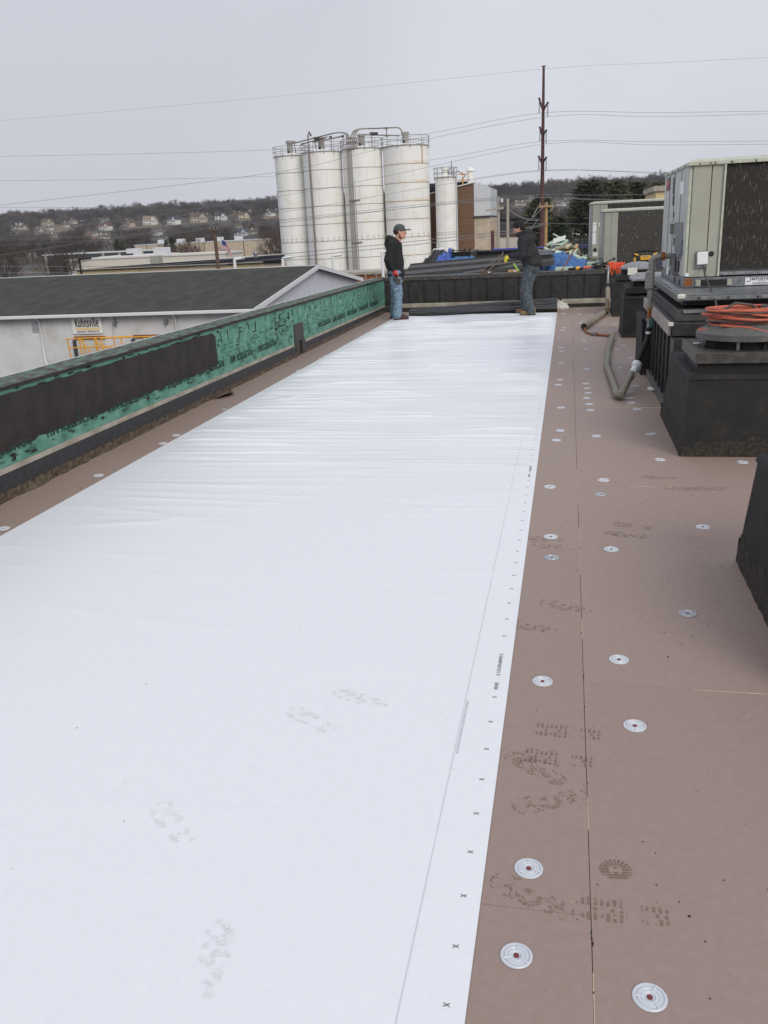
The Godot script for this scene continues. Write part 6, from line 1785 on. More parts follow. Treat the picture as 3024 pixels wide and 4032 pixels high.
# layered evergreen: whorls of drooping branches, each a spray of needle tufts. Returns [crown, trunk] about 9 m tall
func conifer_mesh(seed_: int, dens: float, kind: int) -> Array:
	if not M.has("needle"):
		M.needle = mottled(ntex([[0.2, rgb(50, 58, 44)], [0.5, rgb(70, 79, 58)], [0.85, rgb(96, 103, 76)]], 0.05, 120, 4), Vector3.ONE * 0.5, 0.9)
		M.needle_b = mottled(ntex([[0.2, rgb(60, 67, 48)], [0.5, rgb(82, 89, 62)], [0.85, rgb(108, 112, 80)]], 0.05, 121, 4), Vector3.ONE * 0.5, 0.9)
	var r := RandomNumberGenerator.new(); r.seed = seed_
	var cr := MB.new(); var tk := MB.new()
	tk.tube([Vector3.ZERO, Vector3(0.05, 4.5, 0), Vector3(0, 9.0, 0)], 0.2, 0.03, 7)
	var lvls := int(26 * dens)
	for l in lvls:
		var u := l / float(lvls)
		var y: float = lerp(0.9, 8.7, u) + r.randf_range(-0.15, 0.15)
		var reach: float = (lerp(2.1, 0.25, pow(u, 1.1)) if kind == 0 else lerp(2.5, 0.5, pow(u, 1.7))) * r.randf_range(0.75, 1.15)
		var nb := int(8 if kind == 0 else 7)
		for b in nb:
			if kind == 1 and r.randf() < 0.18: continue
			var az := TAU * (b + r.randf()) / nb
			var rr := reach * r.randf_range(0.6, 1.15)
			var dir := Vector3(cos(az), 0, sin(az))
			var droop: float = -0.25 if kind == 0 else r.randf_range(-0.05, 0.25)
			tk.tube([Vector3(0, y, 0), Vector3(0, y, 0) + dir * rr * 0.9 + Vector3(0, droop * rr, 0)], 0.03, 0.01, 3, false)
			var n := int((9 + rr * 9.0) * dens)
			for k in n:
				var w := pow(r.randf(), 0.6)
				var p := Vector3(0, y, 0) + dir * rr * w + Vector3(0, droop * rr * w, 0) + Vector3(r.randf_range(-1, 1), r.randf_range(-0.6, 0.6), r.randf_range(-1, 1)) * (0.1 + 0.2 * w)
				var a := (dir + Vector3(r.randf_range(-0.9, 0.9), r.randf_range(-0.5, 0.9), r.randf_range(-0.9, 0.9))).normalized() * r.randf_range(0.16, 0.36)
				var s := a.cross(Vector3(r.randf() - 0.5, r.randf() - 0.5, r.randf() - 0.5)).normalized() * r.randf_range(0.035, 0.08)
				cr.tri(p - s, p + s, p + a)
				cr.tri(p + a * 0.3 - s * 1.2, p + a * 0.35 + s * 1.2, p + a * 1.15 + s * 0.5)
	return [cr.mesh(), tk.mesh()]

func trees() -> void:
	# evergreens behind the rear units
	var a := conifer_mesh(71, 2.0, 1); var b := conifer_mesh(72, 2.0, 1)
	for q in [[2.4, -120.0, 1.42, a, "tall dark pine with a ragged top behind the rear rooftop units", 0.4], [5.6, -124.0, 1.4, b, "dark pine standing next to the tall ragged pine behind the large unit", 1.9], [8.8, -130.0, 1.4, a, "dark pine rising behind the cream block building", 3.0],
			[-4.4, -140.0, 1.3, b, "rounded olive green pine behind the rust red steel pole", 0.9], [-1.2, -112.0, 0.95, a, "short dark pine between the steel pole and the tall ragged pine", 2.2], [11.5, -126.0, 1.35, b, "dark pine at the end of the row behind the large unit", 5.0]]:
		var t := thing("pine_tree", q[4], "tree", Vector3(q[0], -6.0, q[1]), q[5])
		t.scale = Vector3(q[2] * 1.3, q[2], q[2] * 1.3)
		inst("crown", q[3][0], M.needle if q[3] == a else M.needle_b, t); inst("trunk", q[3][1], M.wood_pole, t)
	# bare trees in the middle distance
	var vs := []
	for k in 3:
		tree_rng.seed = 50 + k
		var tr := MB.new(); var tw := MB.new()
		grow(tr, tw, Vector3.ZERO, Vector3.UP, 4.4, 0.2, 0, 5, 4, 0.72, 0.013)
		vs.append([tr.mesh(), tw.mesh()])
	M.bark = plain(rgb(74, 66, 60), 0.95)
	M.bark_b = plain(rgb(92, 78, 70), 0.95)
	for q in [[-75.0, -108.0, 0.95, 0, 0.0, "spreading dark leafless tree beyond the shed's far roof end"], [-69.5, -112.0, 0.85, 1, 1.0, "leafless tree with a forked trunk beside the spreading dark one"], [-64.5, -106.0, 0.8, 2, 2.0, "leafless tree before the dark walled building"], [-80.0, -116.0, 1.0, 1, 4.0, "tall leafless tree at the end of the dark tree group"], [-72.0, -96.0, 0.66, 2, 3.0, "low leafless tree in front of the dark tree group"],
			[-61.0, -118.0, 0.5, 0, 2.6, "small leafless tree beside the yard lamp"], [-73.5, -165.0, 0.86, 2, 0.5, "reddish leafless tree before the tan flat warehouse"], [-78.0, -168.0, 0.8, 0, 1.5, "round reddish leafless tree behind the white flat building"], [-69.0, -160.0, 0.75, 1, 2.5, "reddish leafless tree at the white building's corner"], [-63.0, -158.0, 0.62, 2, 3.5, "thin leafless tree next to the flagpole side of the white building"],
			[-50.5, -152.0, 1.0, 0, 4.4, "large dark leafless tree beside the plain slender silo"], [-53.5, -158.0, 0.8, 1, 5.1, "leafless tree between the flagpole and the large dark leafless tree"], [-46.5, -148.0, 0.9, 2, 0.2, "leafless tree half hidden by the plain slender silo"]]:
		var t := thing("bare_tree", q[5], "tree", Vector3(q[0], -6.0, q[1]), q[4])
		t.scale = Vector3.ONE * float(q[2])
		inst("trunk", vs[q[3]][0], M.bark if q[1] > -120.0 else M.bark_b, t); inst("crown", vs[q[3]][1], M.bark if q[1] > -120.0 else M.bark_b, t)
	tree_rng.seed = 60
	var st := MB.new(); var sw := MB.new()
	for k in 5:
		grow(st, sw, Vector3(k * 0.12, 0, 0), Vector3(-0.5 + k * 0.25, 1, 0).normalized(), 0.9, 0.03, 0, 3, 3, 0.6, 0.012)
	var sh := thing("bare_shrub", "pale bare shrub showing white against the wide rusty silo", "shrub", Vector3(-6.1, -2.0, -42.0))
	sh.scale = Vector3(1.1, 1.35, 1.1)
	part("stems", st, M.wood_grey, sh); part("twigs", sw, M.wood_grey, sh)
	# conifers by the tan warehouse
	var c := conifer_mesh(73, 1.4, 0)
	for q in [[-88.0, -190.0, 0.95, "dark conifer standing over the reddish leafless trees"], [-132.0, -250.0, 0.9, "dark conifer before the dark walled building"], [-140.0, -262.0, 1.0, "pointed dark conifer beside the one before the dark walled building"], [-120.0, -255.0, 0.9, "dark conifer at the end of the dark walled building"]]:
		var t := thing("conifer", q[3], "tree", Vector3(q[0], -6.0, q[1]))
		t.scale = Vector3.ONE * float(q[2])
		inst("crown", c[0], M.needle, t); inst("trunk", c[1], M.wood_pole, t)

# ---------- fastener plates ----------
var PL_A = [ [-0.079,-17.664],[-0.074,-16.832],[-0.072,-16.610],[-0.075,-15.555],[-0.055,-14.499],[-0.077,-14.175],[-0.103,-13.080],[-0.074,-12.137],[-0.059,-11.804],[-0.059,-10.767],[-0.062,-9.576],[-0.078,-9.264],[-0.041,-8.060],[-0.038,-7.117],[-0.065,-6.783],[-0.089,-5.492],[-0.064,-4.535],[-0.053,-4.220],[-0.064,-2.933],[-0.072,-1.920],[-0.088,-1.622] ]
var PL_B = [ [0.219,-17.632],[0.219,-16.633],[0.448,-16.471],[0.243,-15.538],[0.226,-15.167],[0.418,-15.526],[0.223,-14.365],[0.762,-14.825],[0.662,-13.825],[0.240,-13.065],[0.240,-12.816],[0.706,-12.945],[0.758,-12.277],[0.261,-11.946],[0.650,-11.867],[0.777,-11.096],[0.225,-10.573],[0.231,-10.278],[0.618,-10.691],[0.615,-10.324],[0.207,-9.324],[0.219,-9.044],[0.221,-8.789],[0.202,-8.515],[0.221,-8.217],[0.226,-7.938],[0.703,-9.149],[0.622,-8.845],[0.588,-8.501],[0.615,-8.518],[0.610,-8.275],[0.638,-7.973],[0.248,-6.926],[0.675,-6.999],[0.670,-6.204],[0.259,-5.662],[0.227,-5.335],[0.761,-4.756],[0.251,-4.365],[0.541,-3.601],[1.215,-6.150],[0.226,-3.140],[0.254,-2.666],[0.210,-1.552] ]
var PL_C = [ [-3.393,-4.435],[-3.415,-5.632],[-3.366,-6.628],[-3.380,-6.928],[-3.374,-8.057],[-3.327,-10.471],[-3.314,-11.509],[-3.319,-11.759],[-3.306,-12.856],[-3.287,-14.090],[-3.272,-13.805],[-3.268,-15.130],[-3.238,-16.130] ]

func plates() -> void:
	var m := MB.new()
	# stamped disc: raised rim, annular groove, recessed hub
	m.lathe([Vector2(0.0385, 0.0), Vector2(0.0385, 0.002), Vector2(0.0365, 0.0036), Vector2(0.0325, 0.0036), Vector2(0.0312, 0.0008), Vector2(0.0285, 0.0008), Vector2(0.0272, 0.0034), Vector2(0.0225, 0.0036), Vector2(0.0212, 0.002), Vector2(0.0195, 0.002), Vector2(0.0185, 0.0036), Vector2(0.0135, 0.0036), Vector2(0.0095, 0.0006), Vector2(0.0, 0.0004)], 40)
	for k in 3:
		var a := TAU * k / 3.0 + 0.4
		m.box(Vector3(cos(a) * 0.0235, 0.0034, sin(a) * 0.0235), Vector3(0.021, 0.0024, 0.0052), 0.0006, Basis(Vector3.UP, -a))
	var pm := m.mesh()
	var s := MB.new()
	s.lathe([Vector2(0.0068, 0.0008), Vector2(0.0066, 0.003), Vector2(0.0045, 0.0042), Vector2(0.0, 0.0044)], 14)
	var sm := s.mesh()
	var rng := RandomNumberGenerator.new(); rng.seed = 3
	var go := func(list: Array, label: String, group: String) -> void:
		for q in list:
			var worn := rng.randf() > 0.75
			var t := thing("fastener_plate", label.replace("round", "dull grey round") if worn else label, "fastener plate", Vector3(q[0], 0.0003, q[1]), rng.randf() * TAU, group)
			inst("disc", pm, M.plate_worn if worn else M.plate, t)
			inst("screw_head", sm, M.screw, t)
	go.call(PL_A, "round metal fastener plate on the board strip beside the membrane's printed edge", "fastener plates along the membrane's printed edge")
	go.call(PL_B, "round metal fastener plate on boards between the long joint and black kerbs", "fastener plates between the joint and the kerbs")
	go.call(PL_C, "round metal fastener plate on the board strip at the green parapet's foot", "fastener plates along the green parapet")

# ---------- the two roofers ----------
# local frame of a figure: x forward, y up, z to the side that faces the open roof
func glove_hand(f: Field, wrist: Vector3, palm: Vector3, fwd: Vector3, thumb: Vector3, curl: Vector3, k := 0.008) -> void:
	f.cap(wrist, palm, 0.031, 0.036, 0.015)
	var side := fwd.cross(curl).normalized()
	f.cap(palm - side * 0.022, palm + side * 0.022, 0.024, 0.024, 0.012)
	var ln := [0.058, 0.068, 0.064, 0.052]
	for i in 4:
		var root: Vector3 = palm + side * (-0.033 + i * 0.022) + fwd * 0.028
		var k1: Vector3 = root + (fwd * 0.8 + curl * 0.5).normalized() * ln[i] * 0.5
		var k2: Vector3 = k1 + (fwd * 0.15 + curl).normalized() * ln[i] * 0.45
		var k3: Vector3 = k2 + (curl * 0.7 - fwd * 0.6).normalized() * ln[i] * 0.35
		f.cap(root, k1, 0.0125, 0.0115, k); f.cap(k1, k2, 0.0115, 0.0105, k * 0.6); f.cap(k2, k3, 0.0105, 0.0095, k * 0.6)
	var t1 := palm + thumb * 0.03 - fwd * 0.01
	var t2 := t1 + (thumb * 0.6 + fwd * 0.8).normalized() * 0.036
	f.cap(palm - fwd * 0.015, t1, 0.016, 0.0145, k); f.cap(t1, t2, 0.0135, 0.012, k)
	f.cap(t2, t2 + (fwd + curl * 0.8).normalized() * 0.028, 0.012, 0.0105, k)

func face_field(c: Vector3, tilt: float) -> Field:
	# head about 0.23 m tall centred on c, looking along +x
	var f := Field.new(c - Vector3(0.16, 0.22, 0.13), c + Vector3(0.18, 0.17, 0.13), 0.0065)
	var b := Basis(Vector3.BACK, tilt)
	var p := func(x: float, y: float, z: float) -> Vector3: return c + b * Vector3(x, y, z)
	f.ball(p.call(-0.012, 0.03, 0), Vector3(0.098, 0.092, 0.077), 0.02)
	f.ball(p.call(0.02, -0.03, 0), Vector3(0.076, 0.088, 0.064), 0.03)
	f.cap(p.call(0.03, -0.075, -0.025), p.call(0.06, -0.092, 0.0), 0.03, 0.022, 0.03)
	f.cap(p.call(0.03, -0.075, 0.025), p.call(0.06, -0.092, 0.0), 0.03, 0.022, 0.03)
	f.cap(p.call(0.082, 0.02, 0), p.call(0.108, -0.022, 0), 0.009, 0.015, 0.014) # nose
	f.cap(p.call(0.078, 0.03, -0.035), p.call(0.078, 0.03, 0.035), 0.014, 0.014, 0.015) # brow
	f.cap(p.call(0.083, -0.052, -0.02), p.call(0.083, -0.052, 0.02), 0.01, 0.01, 0.01) # lips
	for s in [-1.0, 1.0]:
		f.cap(p.call(-0.012, 0.02, s * 0.076), p.call(-0.004, -0.025, s * 0.073), 0.016, 0.011, 0.006) # ear
		f.ball(p.call(0.06, -0.012, s * 0.04), Vector3(0.02, 0.018, 0.022), 0.02) # cheek
	f.cap(p.call(-0.03, -0.06, 0), p.call(-0.05, -0.19, 0), 0.056, 0.062, 0.03) # neck
	return f

func worker_one() -> void:
	var t := thing("person", "person in black hoodie, grey cap, faded blue jeans and red glove, holding a drill", "person", Vector3(-3.19, 0.0, -16.63))
	var skin := tone(rgb(196, 146, 126), 0.05, 0.05, 501, 4.0, 0.6)
	var body := MB.new()
	face_field(Vector3(0.1, 1.595, 0.0), -0.04).net(body)
	var bf := Field.new(Vector3(-0.35, 0.02, -0.42), Vector3(0.35, 1.52, 0.42), 0.026)
	bf.cap(Vector3(-0.02, 1.3, 0), Vector3(-0.03, 0.92, 0), 0.12, 0.12, 0.05, Vector3(0.8, 1, 1.2))
	bf.cap(Vector3(0.02, 1.46, 0), Vector3(-0.02, 1.3, 0), 0.05, 0.1, 0.05)
	bf.cap(Vector3(-0.03, 1.39, -0.18), Vector3(-0.03, 1.39, 0.18), 0.06, 0.06, 0.05)
	for s in [-1.0, 1.0]:
		bf.cap(Vector3(-0.03, 1.38, s * 0.19), Vector3(-0.08, 1.1, s * 0.24), 0.048, 0.04, 0.04)
		bf.cap(Vector3(-0.08, 1.1, s * 0.24), Vector3(0.0, 0.92, s * 0.23), 0.04, 0.03, 0.03)
	bf.cap(Vector3(-0.02, 0.9, 0.09), Vector3(0.03, 0.47, 0.14), 0.08, 0.055, 0.04); bf.cap(Vector3(0.03, 0.47, 0.14), Vector3(0.01, 0.08, 0.2), 0.05, 0.035, 0.03)
	bf.cap(Vector3(-0.03, 0.9, -0.09), Vector3(-0.06, 0.47, -0.13), 0.08, 0.055, 0.04); bf.cap(Vector3(-0.06, 0.47, -0.13), Vector3(-0.12, 0.08, -0.18), 0.05, 0.035, 0.03)
	bf.net(body)
	part("body", body, skin, t)
	var fold := noise(7.0, 502, 3)
	var hf := Field.new(Vector3(-0.36, 0.74, -0.36), Vector3(0.3, 1.62, 0.37), 0.0145)
	hf.cap(Vector3(-0.03, 1.34, 0), Vector3(-0.03, 1.08, 0), 0.155, 0.165, 0.06, Vector3(0.96, 1, 1.22))
	hf.cap(Vector3(-0.03, 1.08, 0), Vector3(-0.015, 0.86, 0), 0.165, 0.16, 0.06, Vector3(1.0, 1, 1.12))
	hf.cap(Vector3(-0.03, 1.38, -0.17), Vector3(-0.03, 1.38, 0.17), 0.085, 0.085, 0.06)
	for s in [-1.0, 1.0]:
		hf.cap(Vector3(-0.04, 1.37, s * 0.2), Vector3(-0.1, 1.11, s * 0.255), 0.082, 0.075, 0.04)
		hf.cap(Vector3(-0.1, 1.11, s * 0.255), Vector3(-0.01, 0.945, s * 0.245), 0.074, 0.052, 0.03)
	hf.cap(Vector3(-0.13, 1.19, -0.1), Vector3(-0.14, 1.02, -0.08), 0.1, 0.09, 0.06)
	# hood lying on the shoulders, collar round the neck
	hf.cap(Vector3(-0.11, 1.485, -0.09), Vector3(-0.11, 1.485, 0.09), 0.062, 0.062, 0.03)
	hf.cap(Vector3(-0.1, 1.49, 0.09), Vector3(0.05, 1.43, 0.075), 0.045, 0.03, 0.03); hf.cap(Vector3(-0.1, 1.49, -0.09), Vector3(0.05, 1.43, -0.075), 0.045, 0.03, 0.03)
	hf.cap(Vector3(-0.1, 1.44, 0), Vector3(-0.13, 1.4, 0), 0.09, 0.08, 0.04)
	# ribbed hem
	hf.cap(Vector3(-0.015, 0.83, -0.04), Vector3(-0.015, 0.83, 0.04), 0.15, 0.15, 0.03, Vector3(1.02, 0.35, 1.05))
	hf.rough(fold, 0.014, Vector3(1.0, 0.7, 1.0))
	var hm := MB.new(); hf.net(hm)
	part("hoodie", hm, tone(rgb(28, 28, 30), 0.12, 0.05, 503, 3.0, 0.9), t)
	var jf := Field.new(Vector3(-0.3, 0.03, -0.33), Vector3(0.28, 0.92, 0.36), 0.0145)
	jf.cap(Vector3(-0.015, 0.86, -0.05), Vector3(-0.015, 0.86, 0.05), 0.14, 0.14, 0.05, Vector3(0.95, 0.9, 1.05))
	jf.cap(Vector3(-0.015, 0.82, 0.08), Vector3(0.035, 0.47, 0.14), 0.118, 0.09, 0.04); jf.cap(Vector3(0.035, 0.47, 0.14), Vector3(0.02, 0.09, 0.2), 0.088, 0.078, 0.03)
	jf.cap(Vector3(-0.03, 0.82, -0.08), Vector3(-0.06, 0.47, -0.13), 0.118, 0.09, 0.04); jf.cap(Vector3(-0.06, 0.47, -0.13), Vector3(-0.115, 0.09, -0.18), 0.088, 0.078, 0.03)
	for q in [[0.02, 0.2], [-0.115, -0.18]]: # bunched cuffs
		jf.cap(Vector3(q[0], 0.15, q[1]), Vector3(q[0], 0.08, q[1]), 0.084, 0.09, 0.02)
	jf.rough(noise(8.0, 504, 3), 0.016, Vector3(1.0, 1.3, 1.0))
	var jm := MB.new(); jf.net(jm)
	part("jeans", jm, mottled(ntex([[0.15, rgb(66, 84, 104)], [0.4, rgb(98, 120, 142)], [0.65, rgb(120, 142, 162)], [0.9, rgb(148, 166, 180)]], 0.02, 505, 5), Vector3(2.2, 1.4, 2.2), 0.9), t)
	for q in [[0.0, 0.2, 0.0], [-0.15, -0.18, 0.1]]:
		var sf := Field.new(Vector3(q[0] - 0.12, 0.0, q[1] - 0.09), Vector3(q[0] + 0.3, 0.16, q[1] + 0.09), 0.009)
		sf.cap(Vector3(q[0] + 0.0, 0.06, q[1]), Vector3(q[0] + 0.2, 0.045, q[1] + 0.01), 0.05, 0.042, 0.02, Vector3(1, 1, 0.95))
		sf.cap(Vector3(q[0] + 0.0, 0.1, q[1]), Vector3(q[0] + 0.08, 0.08, q[1]), 0.048, 0.04, 0.03)
		var sm := MB.new(); sf.net(sm)
		var sho := part("shoe", sm, plain(rgb(66, 56, 52), 0.8), t)
		var so := MB.new()
		for i in 2: so.tube([Vector3(q[0] - 0.03, 0.014, q[1]), Vector3(q[0] + 0.1, 0.014, q[1] + 0.004), Vector3(q[0] + 0.225, 0.018, q[1] + 0.01)], 0.0135 + i * 0.0, 0.013, 8)
		so.box(Vector3(q[0] + 0.09, 0.013, q[1] + 0.005), Vector3(0.29, 0.024, 0.09), 0.01)
		part("sole", so, plain(rgb(104, 48, 46), 0.8), sho)
	var gf := Field.new(Vector3(-0.1, 0.76, 0.16), Vector3(0.14, 0.98, 0.32), 0.0055)
	glove_hand(gf, Vector3(-0.005, 0.945, 0.245), Vector3(0.015, 0.875, 0.245), Vector3(0.25, -0.95, 0.0).normalized(), Vector3(0.7, -0.2, 0.35).normalized(), Vector3(0.3, -0.1, -0.95).normalized())
	var gm := MB.new(); gf.net(gm)
	part("glove", gm, tone(rgb(196, 58, 58), 0.1, 0.05, 506, 5.0, 0.8), t)
	var g2 := Field.new(Vector3(-0.1, 0.76, -0.34), Vector3(0.14, 0.98, -0.16), 0.0055)
	glove_hand(g2, Vector3(-0.005, 0.945, -0.245), Vector3(0.015, 0.875, -0.245), Vector3(0.25, -0.95, 0.0).normalized(), Vector3(0.7, -0.2, -0.35).normalized(), Vector3(0.3, -0.1, 0.95).normalized())
	var gm2 := MB.new(); g2.net(gm2)
	part("glove", gm2, M.screw, t)
	part("hair", hair_back(), plain(rgb(44, 34, 28), 0.9), t)
	var bd := MB.new()
	var bff := Field.new(Vector3(0.02, 1.44, -0.1), Vector3(0.22, 1.6, 0.1), 0.0065)
	bff.cap(Vector3(0.1, 1.505, -0.045), Vector3(0.155, 1.498, 0.0), 0.028, 0.024, 0.02); bff.cap(Vector3(0.1, 1.505, 0.045), Vector3(0.155, 1.498, 0.0), 0.028, 0.024, 0.02)
	bff.cap(Vector3(0.1, 1.505, 0.05), Vector3(0.09, 1.565, 0.062), 0.02, 0.012, 0.015); bff.cap(Vector3(0.1, 1.505, -0.05), Vector3(0.09, 1.565, -0.062), 0.02, 0.012, 0.015)
	bff.cap(Vector3(0.178, 1.552, -0.018), Vector3(0.178, 1.552, 0.018), 0.008, 0.008, 0.01)
	bff.net(bd)
	part("beard", bd, plain(rgb(98, 66, 54), 0.9), t)
	for s in [-1.0, 1.0]:
		pbox("eye", Vector3(0.167, 1.602, s * 0.03), Vector3(0.012, 0.008, 0.018), M.dark, t, 0.003)
	var cf := Field.new(Vector3(-0.06, 1.58, -0.13), Vector3(0.32, 1.78, 0.13), 0.0075)
	cf.ball(Vector3(0.085, 1.652, 0), Vector3(0.112, 0.092, 0.092), 0.01)
	cf.cap(Vector3(0.17, 1.632, -0.03), Vector3(0.25, 1.632, -0.015), 0.055, 0.05, 0.012, Vector3(1, 0.18, 1)); cf.cap(Vector3(0.17, 1.632, 0.03), Vector3(0.25, 1.632, 0.015), 0.055, 0.05, 0.012, Vector3(1, 0.18, 1))
	var cm := MB.new(); cf.net(cm)
	# trim the dome below the band
	var capo := part("cap", cm, tone(rgb(74, 76, 80), 0.1, 0.05, 507, 5.0, 0.9), t)
	pbox("cap_emblem", Vector3(0.197, 1.672, 0.02), Vector3(0.006, 0.03, 0.024), M.sticker, capo, 0.002, Basis(Vector3.UP, -0.25))
	# cordless driver
	var d := thing("cordless_drill", "dark olive cordless drill held point down by the roofer in the black hoodie", "drill", Vector3(-3.15, 0.72, -16.39))
	ptube("motor_housing", [Vector3(-0.05, 0.06, 0.005), Vector3(0.07, 0.01, 0.005)], 0.032, 0.028, plain(rgb(52, 54, 44), 0.5), d, 12)
	ptube("grip", [Vector3(-0.015, 0.16, 0), Vector3(0.0, 0.04, 0.004)], 0.02, 0.022, M.dark, d, 10)
	pbox("battery", Vector3(0.02, -0.01, 0.004), Vector3(0.075, 0.07, 0.06), plain(rgb(70, 70, 58), 0.5), d, 0.01)
	ptube("chuck", [Vector3(0.07, 0.01, 0.005), Vector3(0.12, -0.012, 0.005)], 0.02, 0.012, M.galv, d, 10)

func hair_back() -> MB:
	var m := MB.new()
	var f := Field.new(Vector3(-0.06, 1.5, -0.12), Vector3(0.12, 1.66, 0.12), 0.0075)
	f.ball(Vector3(0.062, 1.612, 0), Vector3(0.1, 0.075, 0.08), 0.01)
	f.net(m)
	return m

func worker_two() -> void:
	var t := thing("person", "person in black hooded jacket, black cap and worn dark jeans with yellow gloves", "person", Vector3(-0.7, 0.0, -16.78), PI)
	# turned half round: local x forward is world -x, local -z faces the open roof
	var skin := tone(rgb(196, 146, 126), 0.05, 0.05, 511, 4.0, 0.6)
	var body := MB.new()
	face_field(Vector3(0.2, 1.565, 0.0), -0.3).net(body)
	var bf := Field.new(Vector3(-0.3, 0.02, -0.4), Vector3(0.5, 1.5, 0.4), 0.026)
	bf.cap(Vector3(0.08, 1.3, 0), Vector3(-0.02, 0.95, 0), 0.12, 0.12, 0.05, Vector3(0.8, 1, 1.2))
	bf.cap(Vector3(0.15, 1.43, 0), Vector3(0.09, 1.3, 0), 0.05, 0.1, 0.05)
	for s in [-1.0, 1.0]:
		bf.cap(Vector3(0.09, 1.35, s * 0.17), Vector3(0.12, 1.09, s * 0.23), 0.05, 0.04, 0.04)
		bf.cap(Vector3(0.12, 1.09, s * 0.23), Vector3(0.36, 1.08, s * 0.18), 0.04, 0.03, 0.03)
	bf.cap(Vector3(-0.01, 0.9, -0.09), Vector3(0.06, 0.47, -0.14), 0.08, 0.055, 0.04); bf.cap(Vector3(0.06, 0.47, -0.14), Vector3(-0.02, 0.08, -0.19), 0.05, 0.035, 0.03)
	bf.cap(Vector3(0.0, 0.9, 0.09), Vector3(0.1, 0.47, 0.16), 0.08, 0.055, 0.04); bf.cap(Vector3(0.1, 0.47, 0.16), Vector3(0.07, 0.08, 0.24), 0.05, 0.035, 0.03)
	bf.net(body)
	part("body", body, skin, t)
	var hf := Field.new(Vector3(-0.34, 0.78, -0.36), Vector3(0.46, 1.66, 0.36), 0.0145)
	hf.cap(Vector3(0.08, 1.32, 0), Vector3(0.01, 1.1, 0), 0.155, 0.165, 0.06, Vector3(0.98, 1, 1.2))
	hf.cap(Vector3(0.01, 1.1, 0), Vector3(-0.055, 0.95, 0), 0.165, 0.168, 0.06, Vector3(1.02, 1, 1.12))
	hf.cap(Vector3(-0.05, 0.935, -0.05), Vector3(-0.05, 0.935, 0.05), 0.17, 0.17, 0.03, Vector3(1.08, 0.5, 1.0))
	hf.cap(Vector3(0.06, 1.36, -0.16), Vector3(0.06, 1.36, 0.16), 0.095, 0.095, 0.06)
	for s in [-1.0, 1.0]:
		hf.cap(Vector3(0.1, 1.35, s * 0.18), Vector3(0.12, 1.09, s * 0.24), 0.088, 0.076, 0.04)
		hf.cap(Vector3(0.12, 1.09, s * 0.24), Vector3(0.345, 1.09, s * 0.185), 0.072, 0.05, 0.03)
	# hood down over the collar
	hf.cap(Vector3(0.06, 1.49, -0.09), Vector3(0.06, 1.49, 0.09), 0.068, 0.068, 0.03)
	hf.cap(Vector3(0.07, 1.5, 0.09), Vector3(0.23, 1.45, 0.07), 0.05, 0.038, 0.03); hf.cap(Vector3(0.07, 1.5, -0.09), Vector3(0.23, 1.45, -0.07), 0.05, 0.038, 0.03)
	hf.cap(Vector3(0.03, 1.44, 0), Vector3(-0.03, 1.38, 0), 0.1, 0.09, 0.05)
	hf.rough(noise(6.5, 512, 3), 0.014, Vector3(1, 0.8, 1))
	var hm := MB.new(); hf.net(hm)
	part("jacket", hm, tone(rgb(32, 33, 37), 0.12, 0.05, 513, 3.0, 0.8), t)
	var jf := Field.new(Vector3(-0.28, 0.03, -0.34), Vector3(0.3, 0.98, 0.38), 0.0145)
	jf.cap(Vector3(-0.035, 0.88, -0.05), Vector3(-0.035, 0.88, 0.05), 0.152, 0.152, 0.05, Vector3(1.0, 0.9, 1.0))
	jf.cap(Vector3(-0.03, 0.84, -0.08), Vector3(0.055, 0.47, -0.14), 0.128, 0.09, 0.04); jf.cap(Vector3(0.055, 0.47, -0.14), Vector3(-0.025, 0.08, -0.19), 0.086, 0.092, 0.03)
	jf.cap(Vector3(0.0, 0.84, 0.08), Vector3(0.1, 0.47, 0.16), 0.124, 0.09, 0.04); jf.cap(Vector3(0.1, 0.47, 0.16), Vector3(0.07, 0.08, 0.24), 0.086, 0.09, 0.03)
	jf.cap(Vector3(-0.11, 0.86, -0.06), Vector3(-0.12, 0.8, -0.06), 0.06, 0.06, 0.05)
	jf.rough(noise(8.0, 514, 3), 0.015, Vector3(1.0, 1.3, 1.0))
	var jm := MB.new(); jf.net(jm)
	var je := part("jeans", jm, mottled(ntex([[0.15, rgb(52, 58, 62)], [0.4, rgb(66, 75, 82)], [0.65, rgb(78, 89, 97)], [0.85, rgb(98, 108, 113)], [1.0, rgb(132, 138, 138)]], 0.012, 515, 5), Vector3(2.0, 1.3, 2.0), 0.9), t)
	# torn knee showing skin, pale scuffs, stitched cross on the pocket
	pbox("torn_knee", Vector3(0.143, 0.468, -0.165), Vector3(0.03, 0.03, 0.05), tone(rgb(150, 84, 74), 0.1, 0.05, 516, 5.0, 0.7), je, 0.012, Basis(Vector3.UP, 0.4))
	var em := MB.new()
	var ec := Vector3(-0.075, 0.79, -0.213); var eb := Basis(Vector3.UP, 0.2) * Basis(Vector3.BACK, 0.35)
	for k in 4:
		var a := TAU * k / 4
		em.box(ec + eb * Vector3(cos(a) * 0.022, sin(a) * 0.022, 0), Vector3(0.036, 0.009, 0.004), 0.001, eb * Basis(Vector3.BACK, a))
		em.box(ec + eb * Vector3(cos(a) * 0.042, sin(a) * 0.042, 0), Vector3(0.01, 0.026, 0.004), 0.001, eb * Basis(Vector3.BACK, a))
	part("pocket_cross", em, plain(rgb(30, 31, 32), 0.9), je)
